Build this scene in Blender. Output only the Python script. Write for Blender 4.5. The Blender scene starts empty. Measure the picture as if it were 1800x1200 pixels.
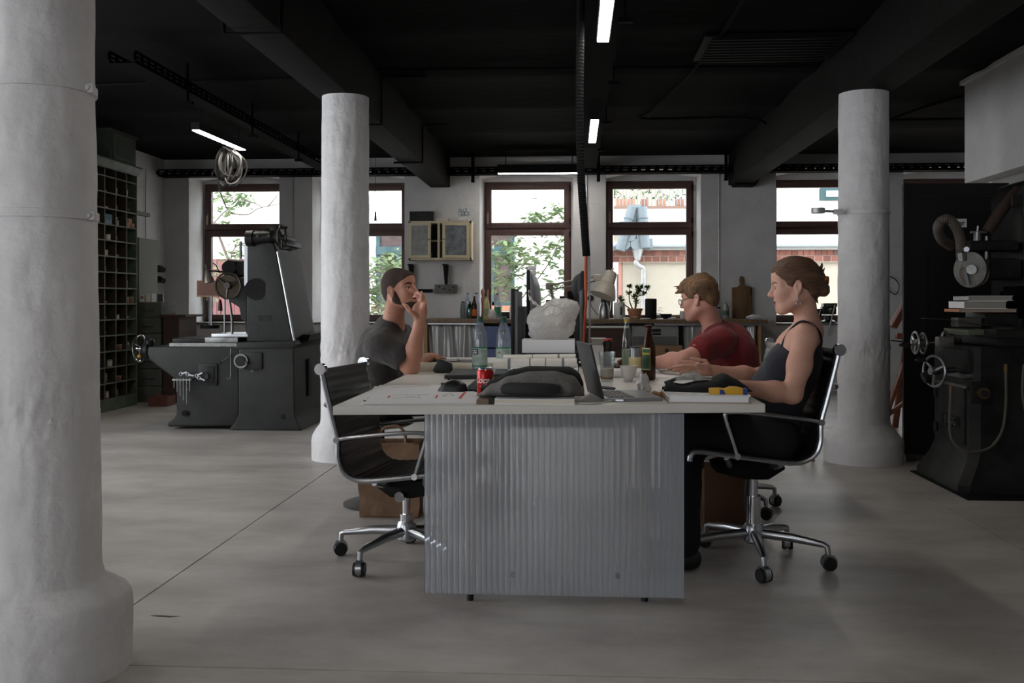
import bpy, bmesh, math, random
import numpy as np
from mathutils import Matrix, Vector, Euler, noise as mnoise

random.seed(7)
SC = bpy.context.scene
COL = SC.collection
PI = math.pi
R = math.radians

# ---------------------------------------------------------------- camera, light, exposure
FPX, CAMH = 1750.0, 1.113                 # focal length in pixels of the 1800x1200 frame, eye height
YAW = math.atan(109 / FPX)
CC, SS = math.cos(YAW), math.sin(YAW)
cam_d = bpy.data.cameras.new('camera'); cam = bpy.data.objects.new('camera', cam_d); COL.objects.link(cam)
cam_d.sensor_width = 36.0; cam_d.lens = 36.0 * FPX / 1800.0; cam_d.shift_y = -70.0 / 1800.0
cam_d.clip_start = 0.05; cam_d.clip_end = 200
cam.location = (0, 0, CAMH); cam.rotation_euler = (PI / 2, 0, YAW)
SC.camera = cam
SC.view_settings.view_transform = 'Standard'; SC.view_settings.look = 'None'
SC.view_settings.gamma = 1.0; SC.view_settings.use_curve_mapping = False
SC.view_settings.exposure = 0.2

W = bpy.data.worlds.new('overcast_sky'); SC.world = W; W.use_nodes = True
wn = W.node_tree; wn.nodes.clear()
wo = wn.nodes.new('ShaderNodeOutputWorld'); wb = wn.nodes.new('ShaderNodeBackground')
wb.inputs['Color'].default_value = (0.94, 0.955, 1.0, 1); wb.inputs['Strength'].default_value = 7.0
wn.links.new(wb.outputs[0], wo.inputs[0])

WALL_Y, FRAME_Y, CEIL_Z, BEAM_Z = 12.6, 13.15, 2.95, 2.565
LEFT_X, RIGHT_X, REAR_Y = -5.3, 7.2, -5.0
WIN_X = [(-4.975, -3.785), (-3.354, -2.16), (-1.198, -0.007), (0.401, 1.587), (2.515, 3.70), (4.068, 5.25)]
SIDE_WIN_Y = [(-4.6, -2.8), (-1.5, .3), (2.7, 4.7), (5.5, 7.5)]  # unseen left-wall windows, added for daylight arriving from the left
REAR_WIN_X = [(-4.9, -3.1)]  # unseen rear window, added to bring light from behind the camera
SIDE_SILL = .3

def portal(name, loc, rot, sx, sy):
    d = bpy.data.lights.new(name, 'AREA'); d.shape = 'RECTANGLE'; d.size = sx; d.size_y = sy
    d.cycles.is_portal = True
    o = bpy.data.objects.new(name, d); COL.objects.link(o); o.location = loc; o.rotation_euler = rot
for (a, b) in WIN_X:
    portal('window_portal', ((a + b) / 2, FRAME_Y + .16, 1.77), (-PI / 2, 0, 0), b - a, 1.9)
for (a, b) in SIDE_WIN_Y:
    portal('window_portal', (LEFT_X - .42, (a + b) / 2, 1.53), (0, -PI / 2, 0), 2.45, b - a)
for (a, b) in REAR_WIN_X:
    portal('window_portal', ((a + b) / 2, REAR_Y - .22, 1.53), (PI / 2, 0, 0), b - a, 2.45)

# ---------------------------------------------------------------- pixel + real depth -> point
def P(px, py, Y):
    u = (px - 900) / FPX; v = (530 - py) / FPX
    t = Y / (CC + u * SS)
    return Vector(((-SS + u * CC) * t, Y, CAMH + v * t))
def G(px, py, Z=0.0):
    u = (px - 900) / FPX; v = (530 - py) / FPX
    t = (Z - CAMH) / v
    return Vector(((-SS + u * CC) * t, (CC + u * SS) * t, Z))
def XZ(px, py, Y):
    p = P(px, py, Y); return (p.x, p.z)
def V(*a): return Vector(a)

# ---------------------------------------------------------------- materials
def lin(c):
    return tuple(((x / 255) / 12.92 if x / 255 <= .04045 else ((x / 255 + .055) / 1.055) ** 2.4) for x in c)
MATS = {}
def mat(name, rgb=(128, 128, 128), rough=.6, metal=0.0, var=0.0, scale=8.0, bump=0.0, bscale=40.0, rgb2=None,
        trans=0.0, ior=1.45, spec=.5, stretch=(1, 1, 1), coat=0.0, alpha=1.0, emit=None, estr=0.0, sheen=0.0, detail=6, lo=.35, hi=.65):
    if name in MATS: return MATS[name]
    m = bpy.data.materials.new(name); m.use_nodes = True; nt = m.node_tree; b = nt.nodes['Principled BSDF']
    c = lin(rgb) + (1,)
    b.inputs['Base Color'].default_value = c; b.inputs['Roughness'].default_value = rough
    b.inputs['Metallic'].default_value = metal; b.inputs['Specular IOR Level'].default_value = spec
    b.inputs['Transmission Weight'].default_value = trans; b.inputs['IOR'].default_value = ior
    b.inputs['Coat Weight'].default_value = coat; b.inputs['Alpha'].default_value = alpha
    if sheen: b.inputs['Sheen Weight'].default_value = sheen
    if emit:
        b.inputs['Emission Color'].default_value = lin(emit) + (1,); b.inputs['Emission Strength'].default_value = estr
    if var or rgb2 or bump:
        tc = nt.nodes.new('ShaderNodeTexCoord'); mp = nt.nodes.new('ShaderNodeMapping')
        mp.inputs['Scale'].default_value = stretch
        nt.links.new(tc.outputs['Object'], mp.inputs['Vector'])
    if var or rgb2:
        n = nt.nodes.new('ShaderNodeTexNoise'); n.inputs['Scale'].default_value = scale; n.inputs['Detail'].default_value = detail
        n.inputs['Roughness'].default_value = .65
        nt.links.new(mp.outputs[0], n.inputs['Vector'])
        rp = nt.nodes.new('ShaderNodeValToRGB')
        if rgb2: a, z = c, lin(rgb2) + (1,)
        else:
            a = tuple(x * (1 - var) for x in c[:3]) + (1,); z = tuple(min(1, x * (1 + var)) for x in c[:3]) + (1,)
        rp.color_ramp.elements[0].color = a; rp.color_ramp.elements[0].position = lo
        rp.color_ramp.elements[1].color = z; rp.color_ramp.elements[1].position = hi
        nt.links.new(n.outputs['Fac'], rp.inputs[0]); nt.links.new(rp.outputs[0], b.inputs['Base Color'])
    if bump:
        n2 = nt.nodes.new('ShaderNodeTexNoise'); n2.inputs['Scale'].default_value = bscale; n2.inputs['Detail'].default_value = 8
        nt.links.new(mp.outputs[0], n2.inputs['Vector'])
        bp = nt.nodes.new('ShaderNodeBump'); bp.inputs['Strength'].default_value = min(1, bump); bp.inputs['Distance'].default_value = .02
        nt.links.new(n2.outputs['Fac'], bp.inputs['Height']); nt.links.new(bp.outputs[0], b.inputs['Normal'])
    MATS[name] = m
    return m
def see_through(name, tint, gloss=.08, rough=.02, haze=0.0):
    """thin pane: lets light straight through with a little gloss"""
    m = bpy.data.materials.new(name); m.use_nodes = True; nt = m.node_tree; nt.nodes.clear()
    o = nt.nodes.new('ShaderNodeOutputMaterial'); t = nt.nodes.new('ShaderNodeBsdfTransparent'); g = nt.nodes.new('ShaderNodeBsdfGlossy')
    mx = nt.nodes.new('ShaderNodeMixShader'); mx.inputs[0].default_value = gloss
    t.inputs[0].default_value = lin(tint) + (1,); g.inputs['Roughness'].default_value = rough
    nt.links.new(t.outputs[0], mx.inputs[1]); nt.links.new(g.outputs[0], mx.inputs[2])
    if haze:
        d = nt.nodes.new('ShaderNodeBsdfDiffuse'); d.inputs[0].default_value = (.8, .84, .9, 1); tl = nt.nodes.new('ShaderNodeBsdfTranslucent'); tl.inputs[0].default_value = (.8, .84, .9, 1)
        m1 = nt.nodes.new('ShaderNodeMixShader'); m1.inputs[0].default_value = .5; nt.links.new(d.outputs[0], m1.inputs[1]); nt.links.new(tl.outputs[0], m1.inputs[2])
        m2 = nt.nodes.new('ShaderNodeMixShader'); m2.inputs[0].default_value = haze; nt.links.new(mx.outputs[0], m2.inputs[1]); nt.links.new(m1.outputs[0], m2.inputs[2]); mx = m2
    nt.links.new(mx.outputs[0], o.inputs[0])
    MATS[name] = m
    return m
def emitter(name, rgb, s):
    m = bpy.data.materials.new(name); m.use_nodes = True; nt = m.node_tree; nt.nodes.clear()
    o = nt.nodes.new('ShaderNodeOutputMaterial'); e = nt.nodes.new('ShaderNodeEmission')
    e.inputs[0].default_value = lin(rgb) + (1,); e.inputs[1].default_value = s
    nt.links.new(e.outputs[0], o.inputs[0]); MATS[name] = m
    return m

plaster = mat('plaster', (206, 204, 204), .85, var=.06, scale=3, bump=.22, bscale=22)
col_paint = mat('column_paint', (211, 209, 210), .7, var=.08, scale=5, bump=.6, bscale=14)
grey_plaster = mat('grey_plaster', (150, 149, 146), .85, var=.06, scale=4, bump=.2, bscale=25)
black_ceiling = mat('black_ceiling', (13, 13, 13), .9, spec=.08, var=.25, scale=3, bump=.3, bscale=6, stretch=(.5, 2, 1))
beam_black = mat('beam_black', (20, 18, 17), .8, spec=.12, var=.2, scale=4, bump=.2, bscale=12)
concrete = mat('concrete_floor', (150, 144, 139), .42, rgb2=(187, 181, 176), scale=1.3, bump=.07, bscale=60, detail=10, stretch=(1, 1.7, 1), lo=.36, hi=.66)
frame_brown = mat('window_brown', (78, 54, 48), .45, var=.15, scale=10, stretch=(4, 4, .6))
sill_grey = mat('sill_grey', (120, 118, 112), .6)
black_metal = mat('black_metal', (15, 15, 15), .65, var=.2, scale=6, spec=.2)
tray_black = mat('tray_black', (13, 13, 13), .85, spec=.05)
black_plastic = mat('black_plastic', (17, 17, 18), .45)
dark_grey_plastic = mat('dark_grey_plastic', (44, 45, 47), .5)
grey_plastic = mat('grey_plastic', (150, 152, 155), .45)
white_plastic = mat('white_plastic', (222, 220, 216), .4)
chrome = mat('chrome', (205, 205, 208), .12, 1.0)
alu = mat('brushed_aluminium', (176, 178, 182), .3, 1.0)
steel = mat('worn_steel', (120, 120, 118), .35, 1.0, var=.3, scale=15)
galv = mat('galvanised', (176, 178, 178), .45, .7, var=.15, scale=12)
glass_pane = see_through('window_glass', (234, 236, 236), .05)  # back panes tinted to dim the bright view outside
clear_pane = see_through('clear_window_glass', (250, 252, 252), .04)
thin_glass = see_through('drinking_glass', (232, 236, 236), .12, .03, .04)
pet_glass = see_through('clear_bottle_plastic', (214, 224, 234), .14, .15, .16)
green_glass = see_through('green_bottle_glass', (120, 152, 142), .2, .06)
paper_white = mat('paper_white', (228, 227, 228), .8)
paper_cream = mat('paper_cream', (214, 207, 190), .8)
desk_white = mat('desk_white', (214, 210, 203), .32, var=.03, scale=6)
cardboard = mat('cardboard', (146, 116, 88), .85, var=.08, scale=6)
kraft = mat('kraft_paper', (126, 98, 76), .8, var=.12, scale=7, bump=.5, bscale=14)
wood_dark = mat('dark_wood', (70, 42, 30), .5, rgb2=(48, 28, 20), scale=5, stretch=(1, 1, 7))
wood_red = mat('red_brown_wood', (112, 62, 42), .5, rgb2=(84, 46, 32), scale=4, stretch=(1, 6, 1))
wood_mid = mat('worktop_wood', (128, 106, 82), .5, rgb2=(104, 84, 64), scale=4, stretch=(8, 1, 1))
wood_pale = mat('pale_wood', (170, 138, 98), .55, rgb2=(142, 110, 74), scale=5, stretch=(8, 8, 1))
machine_green = mat('machine_grey_green', (39, 41, 37), .48, spec=.38, rgb2=(27, 28, 26), scale=3.5, bump=.12, bscale=20)
machine_dark = mat('machine_black', (34, 33, 32), .45, spec=.3, rgb2=(11, 11, 11), scale=7, lo=.38, hi=.62, bump=.15, bscale=18)
olive = mat('olive_paint', (86, 98, 80), .55, rgb2=(66, 76, 62), scale=7)
leather = mat('black_leather', (24, 24, 25), .32, spec=.6, bump=.1, bscale=120)

# ---------------------------------------------------------------- mesh building
class MB:
    def __init__(s): s.v = []; s.f = []; s.m = []; s.mi = 0
    def add(s, vs, fs):
        b = len(s.v); s.v += [tuple(q) for q in vs]; s.f += [tuple(b + i for i in f) for f in fs]; s.m += [s.mi] * len(fs); return s
    def box(s, c, d, rot=None, taper=1.0):
        hx, hy, hz = d[0] / 2, d[1] / 2, d[2] / 2
        vs = [Vector((x * hx * (taper if z > 0 else 1), y * hy * (taper if z > 0 else 1), z * hz)) for z in (-1, 1) for y in (-1, 1) for x in (-1, 1)]
        if rot is not None:
            M = rot if isinstance(rot, Matrix) else Euler(rot).to_matrix()
            vs = [M @ q for q in vs]
        c = Vector(c)
        return s.add([q + c for q in vs], [(0, 2, 3, 1), (4, 5, 7, 6), (0, 1, 5, 4), (2, 6, 7, 3), (0, 4, 6, 2), (1, 3, 7, 5)])
    def bb(s, x0, x1, y0, y1, z0, z1): return s.box(((x0 + x1) / 2, (y0 + y1) / 2, (z0 + z1) / 2), (abs(x1 - x0), abs(y1 - y0), abs(z1 - z0)))
    def cyl(s, a, b, r0, r1=None, n=16, caps=True):
        if r1 is None: r1 = r0
        a, b = Vector(a), Vector(b); d = (b - a).normalized()
        u = d.orthogonal().normalized(); w = d.cross(u)
        vs = []
        for c, r in ((a, r0), (b, r1)):
            for i in range(n):
                t = 2 * PI * i / n; vs.append(c + (u * math.cos(t) + w * math.sin(t)) * r)
        fs = [(i, (i + 1) % n, n + (i + 1) % n, n + i) for i in range(n)]
        if caps: fs += [tuple(range(n - 1, -1, -1)), tuple(range(n, 2 * n))]
        return s.add(vs, fs)
    def tube(s, pts, r, n=8, closed=False, caps=True, smooth=0):
        pts = [Vector(p) for p in pts]
        if smooth: pts = catmull(pts, smooth, closed)
        N = len(pts); rr = r if isinstance(r, (list, tuple)) else None
        if rr and len(rr) != N: rr = [rr[0] + (rr[-1] - rr[0]) * i / (N - 1) for i in range(N)]
        vs = []; pu = None
        for i in range(N):
            if closed: t = pts[(i + 1) % N] - pts[i - 1]
            else: t = pts[min(i + 1, N - 1)] - pts[max(i - 1, 0)]
            if t.length < 1e-9: t = Vector((0, 0, 1))
            t.normalize()
            if pu is None: pu = t.orthogonal().normalized()
            pu = (pu - t * pu.dot(t))
            if pu.length < 1e-6: pu = t.orthogonal()
            pu.normalize(); w = t.cross(pu); q = rr[i] if rr else r
            for k in range(n):
                a = 2 * PI * k / n; vs.append(pts[i] + (pu * math.cos(a) + w * math.sin(a)) * q)
        fs = []
        for i in range(N if closed else N - 1):
            j = (i + 1) % N
            for k in range(n): fs.append((i * n + k, i * n + (k + 1) % n, j * n + (k + 1) % n, j * n + k))
        if caps and not closed: fs += [tuple(range(n - 1, -1, -1)), tuple(range((N - 1) * n, N * n))]
        return s.add(vs, fs)
    def lathe(s, prof, c=(0, 0, 0), n=20, M=None, caps=True):
        c = Vector(c); vs = []
        for (r, z) in prof:
            for i in range(n):
                t = 2 * PI * i / n; q = Vector((r * math.cos(t), r * math.sin(t), z))
                vs.append((M @ q if M is not None else q) + c)
        fs = []
        for j in range(len(prof) - 1):
            for i in range(n): fs.append((j * n + i, j * n + (i + 1) % n, (j + 1) * n + (i + 1) % n, (j + 1) * n + i))
        if caps: fs += [tuple(range(n - 1, -1, -1)), tuple(range((len(prof) - 1) * n, len(prof) * n))]
        return s.add(vs, fs)
    def prism(s, poly, y0, y1, inset=0.0):
        """poly of (x,z) extruded along y; counterclockwise or not"""
        n = len(poly); vs = [(x, y0, z) for x, z in poly] + [(x, y1, z) for x, z in poly]
        fs = [tuple(range(n)), tuple(range(2 * n - 1, n - 1, -1))] + [(i, n + i, n + (i + 1) % n, (i + 1) % n) for i in range(n)]
        return s.add(vs, fs)
    def prism_z(s, poly, z0, z1):
        n = len(poly); vs = [(x, y, z0) for x, y in poly] + [(x, y, z1) for x, y in poly]
        fs = [tuple(range(n)), tuple(range(2 * n - 1, n - 1, -1))] + [(i, n + i, n + (i + 1) % n, (i + 1) % n) for i in range(n)]
        return s.add(vs, fs)
    def prism_x(s, poly, x0, x1):
        n = len(poly); vs = [(x0, y, z) for y, z in poly] + [(x1, y, z) for y, z in poly]
        fs = [tuple(range(n)), tuple(range(2 * n - 1, n - 1, -1))] + [(i, n + i, n + (i + 1) % n, (i + 1) % n) for i in range(n)]
        return s.add(vs, fs)
    def ball(s, c, r, nu=14, nv=9, M=None):
        rx, ry, rz = r if isinstance(r, (tuple, list)) else (r, r, r)
        prof = []
        c = Vector(c); vs = [(M @ Vector((0, 0, -rz)) if M is not None else Vector((0, 0, -rz))) + c]
        for j in range(1, nv):
            a = -PI / 2 + PI * j / nv
            for i in range(nu):
                t = 2 * PI * i / nu; q = Vector((rx * math.cos(a) * math.cos(t), ry * math.cos(a) * math.sin(t), rz * math.sin(a)))
                vs.append((M @ q if M is not None else q) + c)
        q = Vector((0, 0, rz)); vs.append((M @ q if M is not None else q) + c)
        fs = [(0, 1 + (i + 1) % nu, 1 + i) for i in range(nu)]
        for j in range(nv - 2):
            for i in range(nu): fs.append((1 + j * nu + i, 1 + j * nu + (i + 1) % nu, 1 + (j + 1) * nu + (i + 1) % nu, 1 + (j + 1) * nu + i))
        L = len(vs) - 1; b = 1 + (nv - 2) * nu
        fs += [(L, b + i, b + (i + 1) % nu) for i in range(nu)]
        return s.add(vs, fs)
    def ring(s, c, r, t, axis='z', n=28, k=8, M=None):
        c = Vector(c); pts = []
        for i in range(n):
            a = 2 * PI * i / n; x, y = r * math.cos(a), r * math.sin(a)
            q = Vector((x, y, 0)) if axis == 'z' else Vector((x, 0, y)) if axis == 'y' else Vector((0, x, y))
            pts.append((M @ q if M is not None else q) + c)
        return s.tube(pts, t, k, closed=True)
    def grid(s, fn, nu, nv, cu=False):
        vs = [fn(i / (nu if cu else nu - 1), j / (nv - 1)) for j in range(nv) for i in range(nu)]
        fs = []
        for j in range(nv - 1):
            for i in range(nu if cu else nu - 1): fs.append((j * nu + i, j * nu + (i + 1) % nu, (j + 1) * nu + (i + 1) % nu, (j + 1) * nu + i))
        return s.add(vs, fs)
    def mesh(s, name, mats, smooth=False, bevel=0.0, seg=2, thick=0.0):
        me = bpy.data.meshes.new(name); me.from_pydata(s.v, [], s.f)
        for m in (mats if isinstance(mats, (list, tuple)) else [mats]): me.materials.append(m)
        me.polygons.foreach_set('material_index', s.m)
        bm = bmesh.new(); bm.from_mesh(me)
        bmesh.ops.recalc_face_normals(bm, faces=bm.faces)
        if bevel:
            es = [e for e in bm.edges if len(e.link_faces) == 2 and e.calc_face_angle(0) > .5]
            bmesh.ops.bevel(bm, geom=es, offset=bevel, segments=seg, profile=.6, affect='EDGES', clamp_overlap=True)
        bm.to_mesh(me); bm.free()
        if smooth or bevel:
            me.polygons.foreach_set('use_smooth', [True] * len(me.polygons))
            try: me.set_sharp_from_angle(angle=R(42) if smooth is True or bevel else smooth)
            except Exception: pass
        me.update()
        return me
    def build(s, name, mats, parent=None, smooth=False, bevel=0.0, seg=2, world=True, kind=None, label=None, loc=None, rot=None, solid=0.0):
        o = bpy.data.objects.new(name, s.mesh(name, mats, smooth, bevel, seg)); COL.objects.link(o)
        if loc is not None: o.location = loc
        if rot is not None: o.rotation_euler = rot
        if parent is not None: attach(o, parent, world)
        if kind: o['kind'] = kind
        if label: o['label'] = label
        if solid:
            md = o.modifiers.new('thickness', 'SOLIDIFY'); md.thickness = solid; md.offset = 0
        return o
ROOTS = {}
def attach(o, parent, world=False):
    o.parent = parent
    if world and parent.name in ROOTS: o.matrix_parent_inverse = ROOTS[parent.name].inverted()
def catmull(p, k, closed=False):
    out = []; n = len(p)
    for i in range(n if closed else n - 1):
        if closed: a, b, c, d = p[i - 1], p[i], p[(i + 1) % n], p[(i + 2) % n]
        else: a, b, c, d = p[max(i - 1, 0)], p[i], p[i + 1], p[min(i + 2, n - 1)]
        for j in range(k):
            t = j / k
            out.append(.5 * ((2 * b) + (c - a) * t + (2 * a - 5 * b + 4 * c - d) * t * t + (3 * b - a - 3 * c + d) * t ** 3))
    if not closed: out.append(p[-1].copy())
    return out
def tag(o, label=None, cat=None, group=None, kind=None):
    if label: o['label'] = label
    if cat: o['category'] = cat
    if group: o['group'] = group
    if kind: o['kind'] = kind
    return o
def thing(name, label, cat, loc=(0, 0, 0), rz=0.0, group=None, kind=None):
    o = bpy.data.objects.new(name, None); COL.objects.link(o); o.empty_display_size = .05
    o.location = loc; o.rotation_euler = (0, 0, rz)
    ROOTS[o.name] = Matrix.Translation(Vector(loc)) @ Matrix.Rotation(rz, 4, 'Z')
    return tag(o, label, cat, group, kind)
def copy_tree(o, loc=None, rz=None, parent=None, label=None):
    c = o.copy(); COL.objects.link(c)
    if parent is not None: c.parent = parent
    for ch in [x for x in bpy.data.objects if x.parent == o]: copy_tree(ch, parent=c)
    if loc is not None: c.location = loc
    if rz is not None: c.rotation_euler = (0, 0, rz)
    if label: c['label'] = label
    return c
def inst(name, me, parent=None, M=None, kind=None):
    o = bpy.data.objects.new(name, me); COL.objects.link(o)
    if M is not None: o.matrix_world = M
    if parent is not None:
        o.parent = parent
        if parent.name in ROOTS: o.matrix_parent_inverse = ROOTS[parent.name].inverted()
    if kind: o['kind'] = kind
    return o
def T(x, y, z): return Matrix.Translation((x, y, z))
def lettering(name, s, size, M, material, parent, extrude=.0006, wrap=None, shear=0.0, bold=0.0, align='CENTER', sx=1.0):
    cu = bpy.data.curves.new(name, 'FONT'); cu.body = s; cu.size = size; cu.align_x = align; cu.align_y = 'CENTER'
    cu.extrude = extrude; cu.shear = shear; cu.offset = bold; cu.resolution_u = 3
    to = bpy.data.objects.new(name, cu); COL.objects.link(to)
    dg = bpy.context.evaluated_depsgraph_get()
    me = bpy.data.meshes.new_from_object(to.evaluated_get(dg))
    bpy.data.objects.remove(to)
    if sx != 1.0:
        for q in me.vertices: q.co.x *= sx
    if wrap:
        for q in me.vertices:
            a = q.co.x / wrap; r = wrap + q.co.z
            q.co = Vector((r * math.sin(a), -r * math.cos(a), q.co.y))
    me.materials.clear(); me.materials.append(material)
    return inst(name, me, parent, M)
# ================================================================ THE SETTING
def structure(mb, name, m, parent=None, **k):
    o = mb.build(name, m, parent, **k)
    if parent is None: o['kind'] = 'structure'
    return o
# floor: slabs with saw-cut joints under the column lines
fx = [LEFT_X - .3, -1.615, 2.01, RIGHT_X]; fy = [REAR_Y, 2.97, 7.06, WALL_Y + .1]
floor = structure(MB().bb(fx[0], fx[-1], fy[0], fy[-1], -.2, -.012), 'floor', mat('joint_dark', (38, 35, 33), .9))
for i in range(3):
    for j in range(3):
        g = .0035
        MB().bb(fx[i] + g, fx[i + 1] - g, fy[j] + g, fy[j + 1] - g, -.03, 0).build('slab', concrete, floor)
crack = MB()
for pts in ([(1128, 1020), (1135, 1060), (1122, 1090), (1120, 1130)], ):
    pass
stain = MB()
c0 = G(290, 1083)
stain.prism_z([(c0.x + .045 * math.cos(a) * (1 + .35 * math.sin(3 * a)), c0.y + .010 * math.sin(a) * (1 + .4 * math.cos(2 * a + 1))) for a in [2 * PI * k / 16 for k in range(16)]], 0, .0008)
stain.build('floor_stain', mat('oil_stain', (52, 44, 38), .6), floor)

def wall_with_openings(axis, pos0, pos1, u0, u1, opens, z0, z1, zs, spring, crown, top):
    """axis 'x': wall runs along x between y=pos0..pos1; axis 'y': runs along y between x=pos0..pos1"""
    mb = MB()
    def bx(a, b, za, zb):
        if axis == 'x': mb.bb(a, b, pos0, pos1, za, zb)
        else: mb.bb(pos0, pos1, a, b, za, zb)
    prev = u0
    for (a, b) in opens:
        bx(prev, a, z0, z1); bx(a, b, z0, zs)
        n = 12; poly = [(a, z1)]
        for i in range(n + 1):
            t = i / n; poly.append((a + (b - a) * t, spring + (crown - spring) * (1 - (2 * t - 1) ** 2)))
        poly.append((b, z1))
        if axis == 'x': mb.prism(poly, pos0, pos1)
        else: mb.prism_x(poly, pos0, pos1)
        prev = b
    bx(prev, u1, z0, z1)
    return mb
SILL_Z = .82
structure(wall_with_openings('x', WALL_Y, FRAME_Y - .02, LEFT_X - .4, RIGHT_X + .2, WIN_X, 0, CEIL_Z, SILL_Z, 2.718, 2.785, 2.7), 'wall_back', plaster)
# thin outer leaf with rectangular openings that carries the window frames
outer = wall_with_openings('x', FRAME_Y - .02, FRAME_Y + .14, LEFT_X - .4, RIGHT_X + .2, [(a + .015, b - .03) for a, b in WIN_X], 0, CEIL_Z + .2, SILL_Z - .02, 2.695, 2.695, 2.7)
structure(outer, 'wall_outer_leaf', plaster)
structure(wall_with_openings('y', LEFT_X - .4, LEFT_X, REAR_Y, WALL_Y, SIDE_WIN_Y, 0, CEIL_Z, SIDE_SILL, 2.7, 2.75, 2.7), 'wall_left', plaster)
structure(MB().bb(RIGHT_X, RIGHT_X + .2, REAR_Y, WALL_Y, 0, CEIL_Z), 'wall_right', grey_plaster)
structure(wall_with_openings('x', REAR_Y - .2, REAR_Y, LEFT_X - .4, RIGHT_X + .2, REAR_WIN_X, 0, CEIL_Z, SIDE_SILL, 2.7, 2.75, 2.7), 'wall_rear', plaster)
# ceiling: boards with shallow waves
def ceil_fn(u, v):
    x = LEFT_X - .4 + u * (RIGHT_X - LEFT_X + .6); y = REAR_Y - .2 + v * (WALL_Y - REAR_Y + .9)
    w = .035 * abs(math.sin(y * PI / 1.35)) if WALL_Y - y > .3 else 0
    return (x, y, CEIL_Z + w)
cm = MB().grid(ceil_fn, 3, 220); cm.bb(LEFT_X - .4, RIGHT_X + .2, REAR_Y - .2, WALL_Y + .75, CEIL_Z + .12, CEIL_Z + .25)
structure(cm, 'ceiling', black_ceiling, smooth=True)
for n_, (bx_, wbm) in enumerate(((-1.70, .25), (2.06, .27), (6.2, .27))):
    structure(MB().bb(bx_ - wbm / 2, bx_ + wbm / 2, REAR_Y, WALL_Y, BEAM_Z, CEIL_Z + .05), 'trim_%d' % (n_ + 1), beam_black, bevel=.012)
    SC.objects['trim_%d' % (n_ + 1)]['label'] = 'black painted ceiling beam running towards the windows'
# hood-like black box where the right beam meets the wall
tz = structure(MB().prism([XZ(1278, 296, 12.45), XZ(1290, 327, 12.45), XZ(1326, 327, 12.45), XZ(1344, 294, 12.45)], 12.3, 12.6), 'trim_4', beam_black)

# right partition: white bulkhead and wall (its face runs towards the camera)
structure(MB().bb(3.26, 3.42, 7.35, 8.55, 2.10, 2.93), 'wall_bulkhead', plaster, bevel=.01)
structure(MB().bb(3.28, 3.42, -2.0, 7.35, 2.15, CEIL_Z), 'wall_partition', plaster)
structure(MB().bb(3.42, 3.56, -2.0, 8.4, 0, 2.18), 'wall_partition_lower', grey_plaster)
structure(MB().bb(3.24, 3.28, 7.2, 8.6, 2.93, 2.965), 'trim_5', plaster)

# ---------------------------------------------------------------- windows
def make_window(n, x0, x1):
    w = thing('window_%d' % n, None, None, ((x0 + x1) / 2, FRAME_Y, SILL_Z)); w['kind'] = 'structure'
    a, b = x0 + .012, x1 - .028
    y0, y1 = FRAME_Y - .05, FRAME_Y + .06
    zt, zm, zb = 2.69, 2.068, .845
    def rect(mb, xa, xb, za, zc, t, ya, yb, tb=None, tt=None):
        tb = tb or t; tt = tt or t
        mb.bb(xa, xa + t, ya, yb, za, zc); mb.bb(xb - t, xb, ya, yb, za, zc)
        mb.bb(xa + t, xb - t, ya, yb, za, za + tb); mb.bb(xa + t, xb - t, ya, yb, zc - tt, zc)
    m = MB(); rect(m, a, b, zb, zt, .045, y0 + .03, y1); m.bb(a + .045, b - .045, y0 + .03, y1, zm - .02, zm + .02)
    m.build('frame', frame_brown, w)
    for nm, za, zc in (('top_sash', zm + .012, zt - .025), ('bottom_sash', zb + .02, zm - .008)):
        m = MB(); rect(m, a + .022, b - .022, za, zc, .075, y0, y1 - .03)
        s = m.build(nm, frame_brown, w, bevel=.006)
        MB().bb(a + .09, b - .09, y0 + .03, y0 + .04, za + .065, zc - .065).build('pane', glass_pane, s)
        zh = za + .12 if nm == 'top_sash' else (za + zc) / 2 - .28
        h = MB(); h.bb(a + .045, a + .062, y0 - .012, y0, zh - .05, zh + .09); h.bb(a + .042, a + .065, y0 - .045, y0 - .028, zh - .06, zh + .06); h.cyl((a + .053, y0, zh + .05), (a + .053, y0 - .04, zh + .05), .008, n=8)
        h.build('handle', mat('brass_handle', (150, 130, 110), .35, .9), s)
        for zz in (za + .06, zc - .1): MB().bb(b - .03, b - .012, y0 - .015, y0 + .01, zz, zz + .07).build('hinge', black_metal, s)
    m = MB().bb(x0, x1, WALL_Y - .03, FRAME_Y, SILL_Z, SILL_Z + .025); m.build('window_sill', sill_grey, w)
    return w
for i, (a, b) in enumerate(WIN_X): make_window(i + 1, a, b)
for i, (a, b) in enumerate(SIDE_WIN_Y):  # added out-of-view windows in the left wall, for daylight
    w = thing('window_%d' % (i + 7), None, None, (LEFT_X - .3, (a + b) / 2, SIDE_SILL)); w['kind'] = 'structure'
    m = MB()
    for (ya, yb, za, zb) in ((a, a + .07, SIDE_SILL, 2.75), (b - .07, b, SIDE_SILL, 2.75), (a, b, SIDE_SILL, SIDE_SILL + .08), (a, b, 2.65, 2.75), (a, b, 2.0, 2.07)): m.bb(LEFT_X - .36, LEFT_X - .28, ya, yb, za, zb)
    m.build('frame', frame_brown, w); MB().bb(LEFT_X - .33, LEFT_X - .32, a, b, SIDE_SILL + .05, 2.7).build('pane', clear_pane, w)
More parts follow.
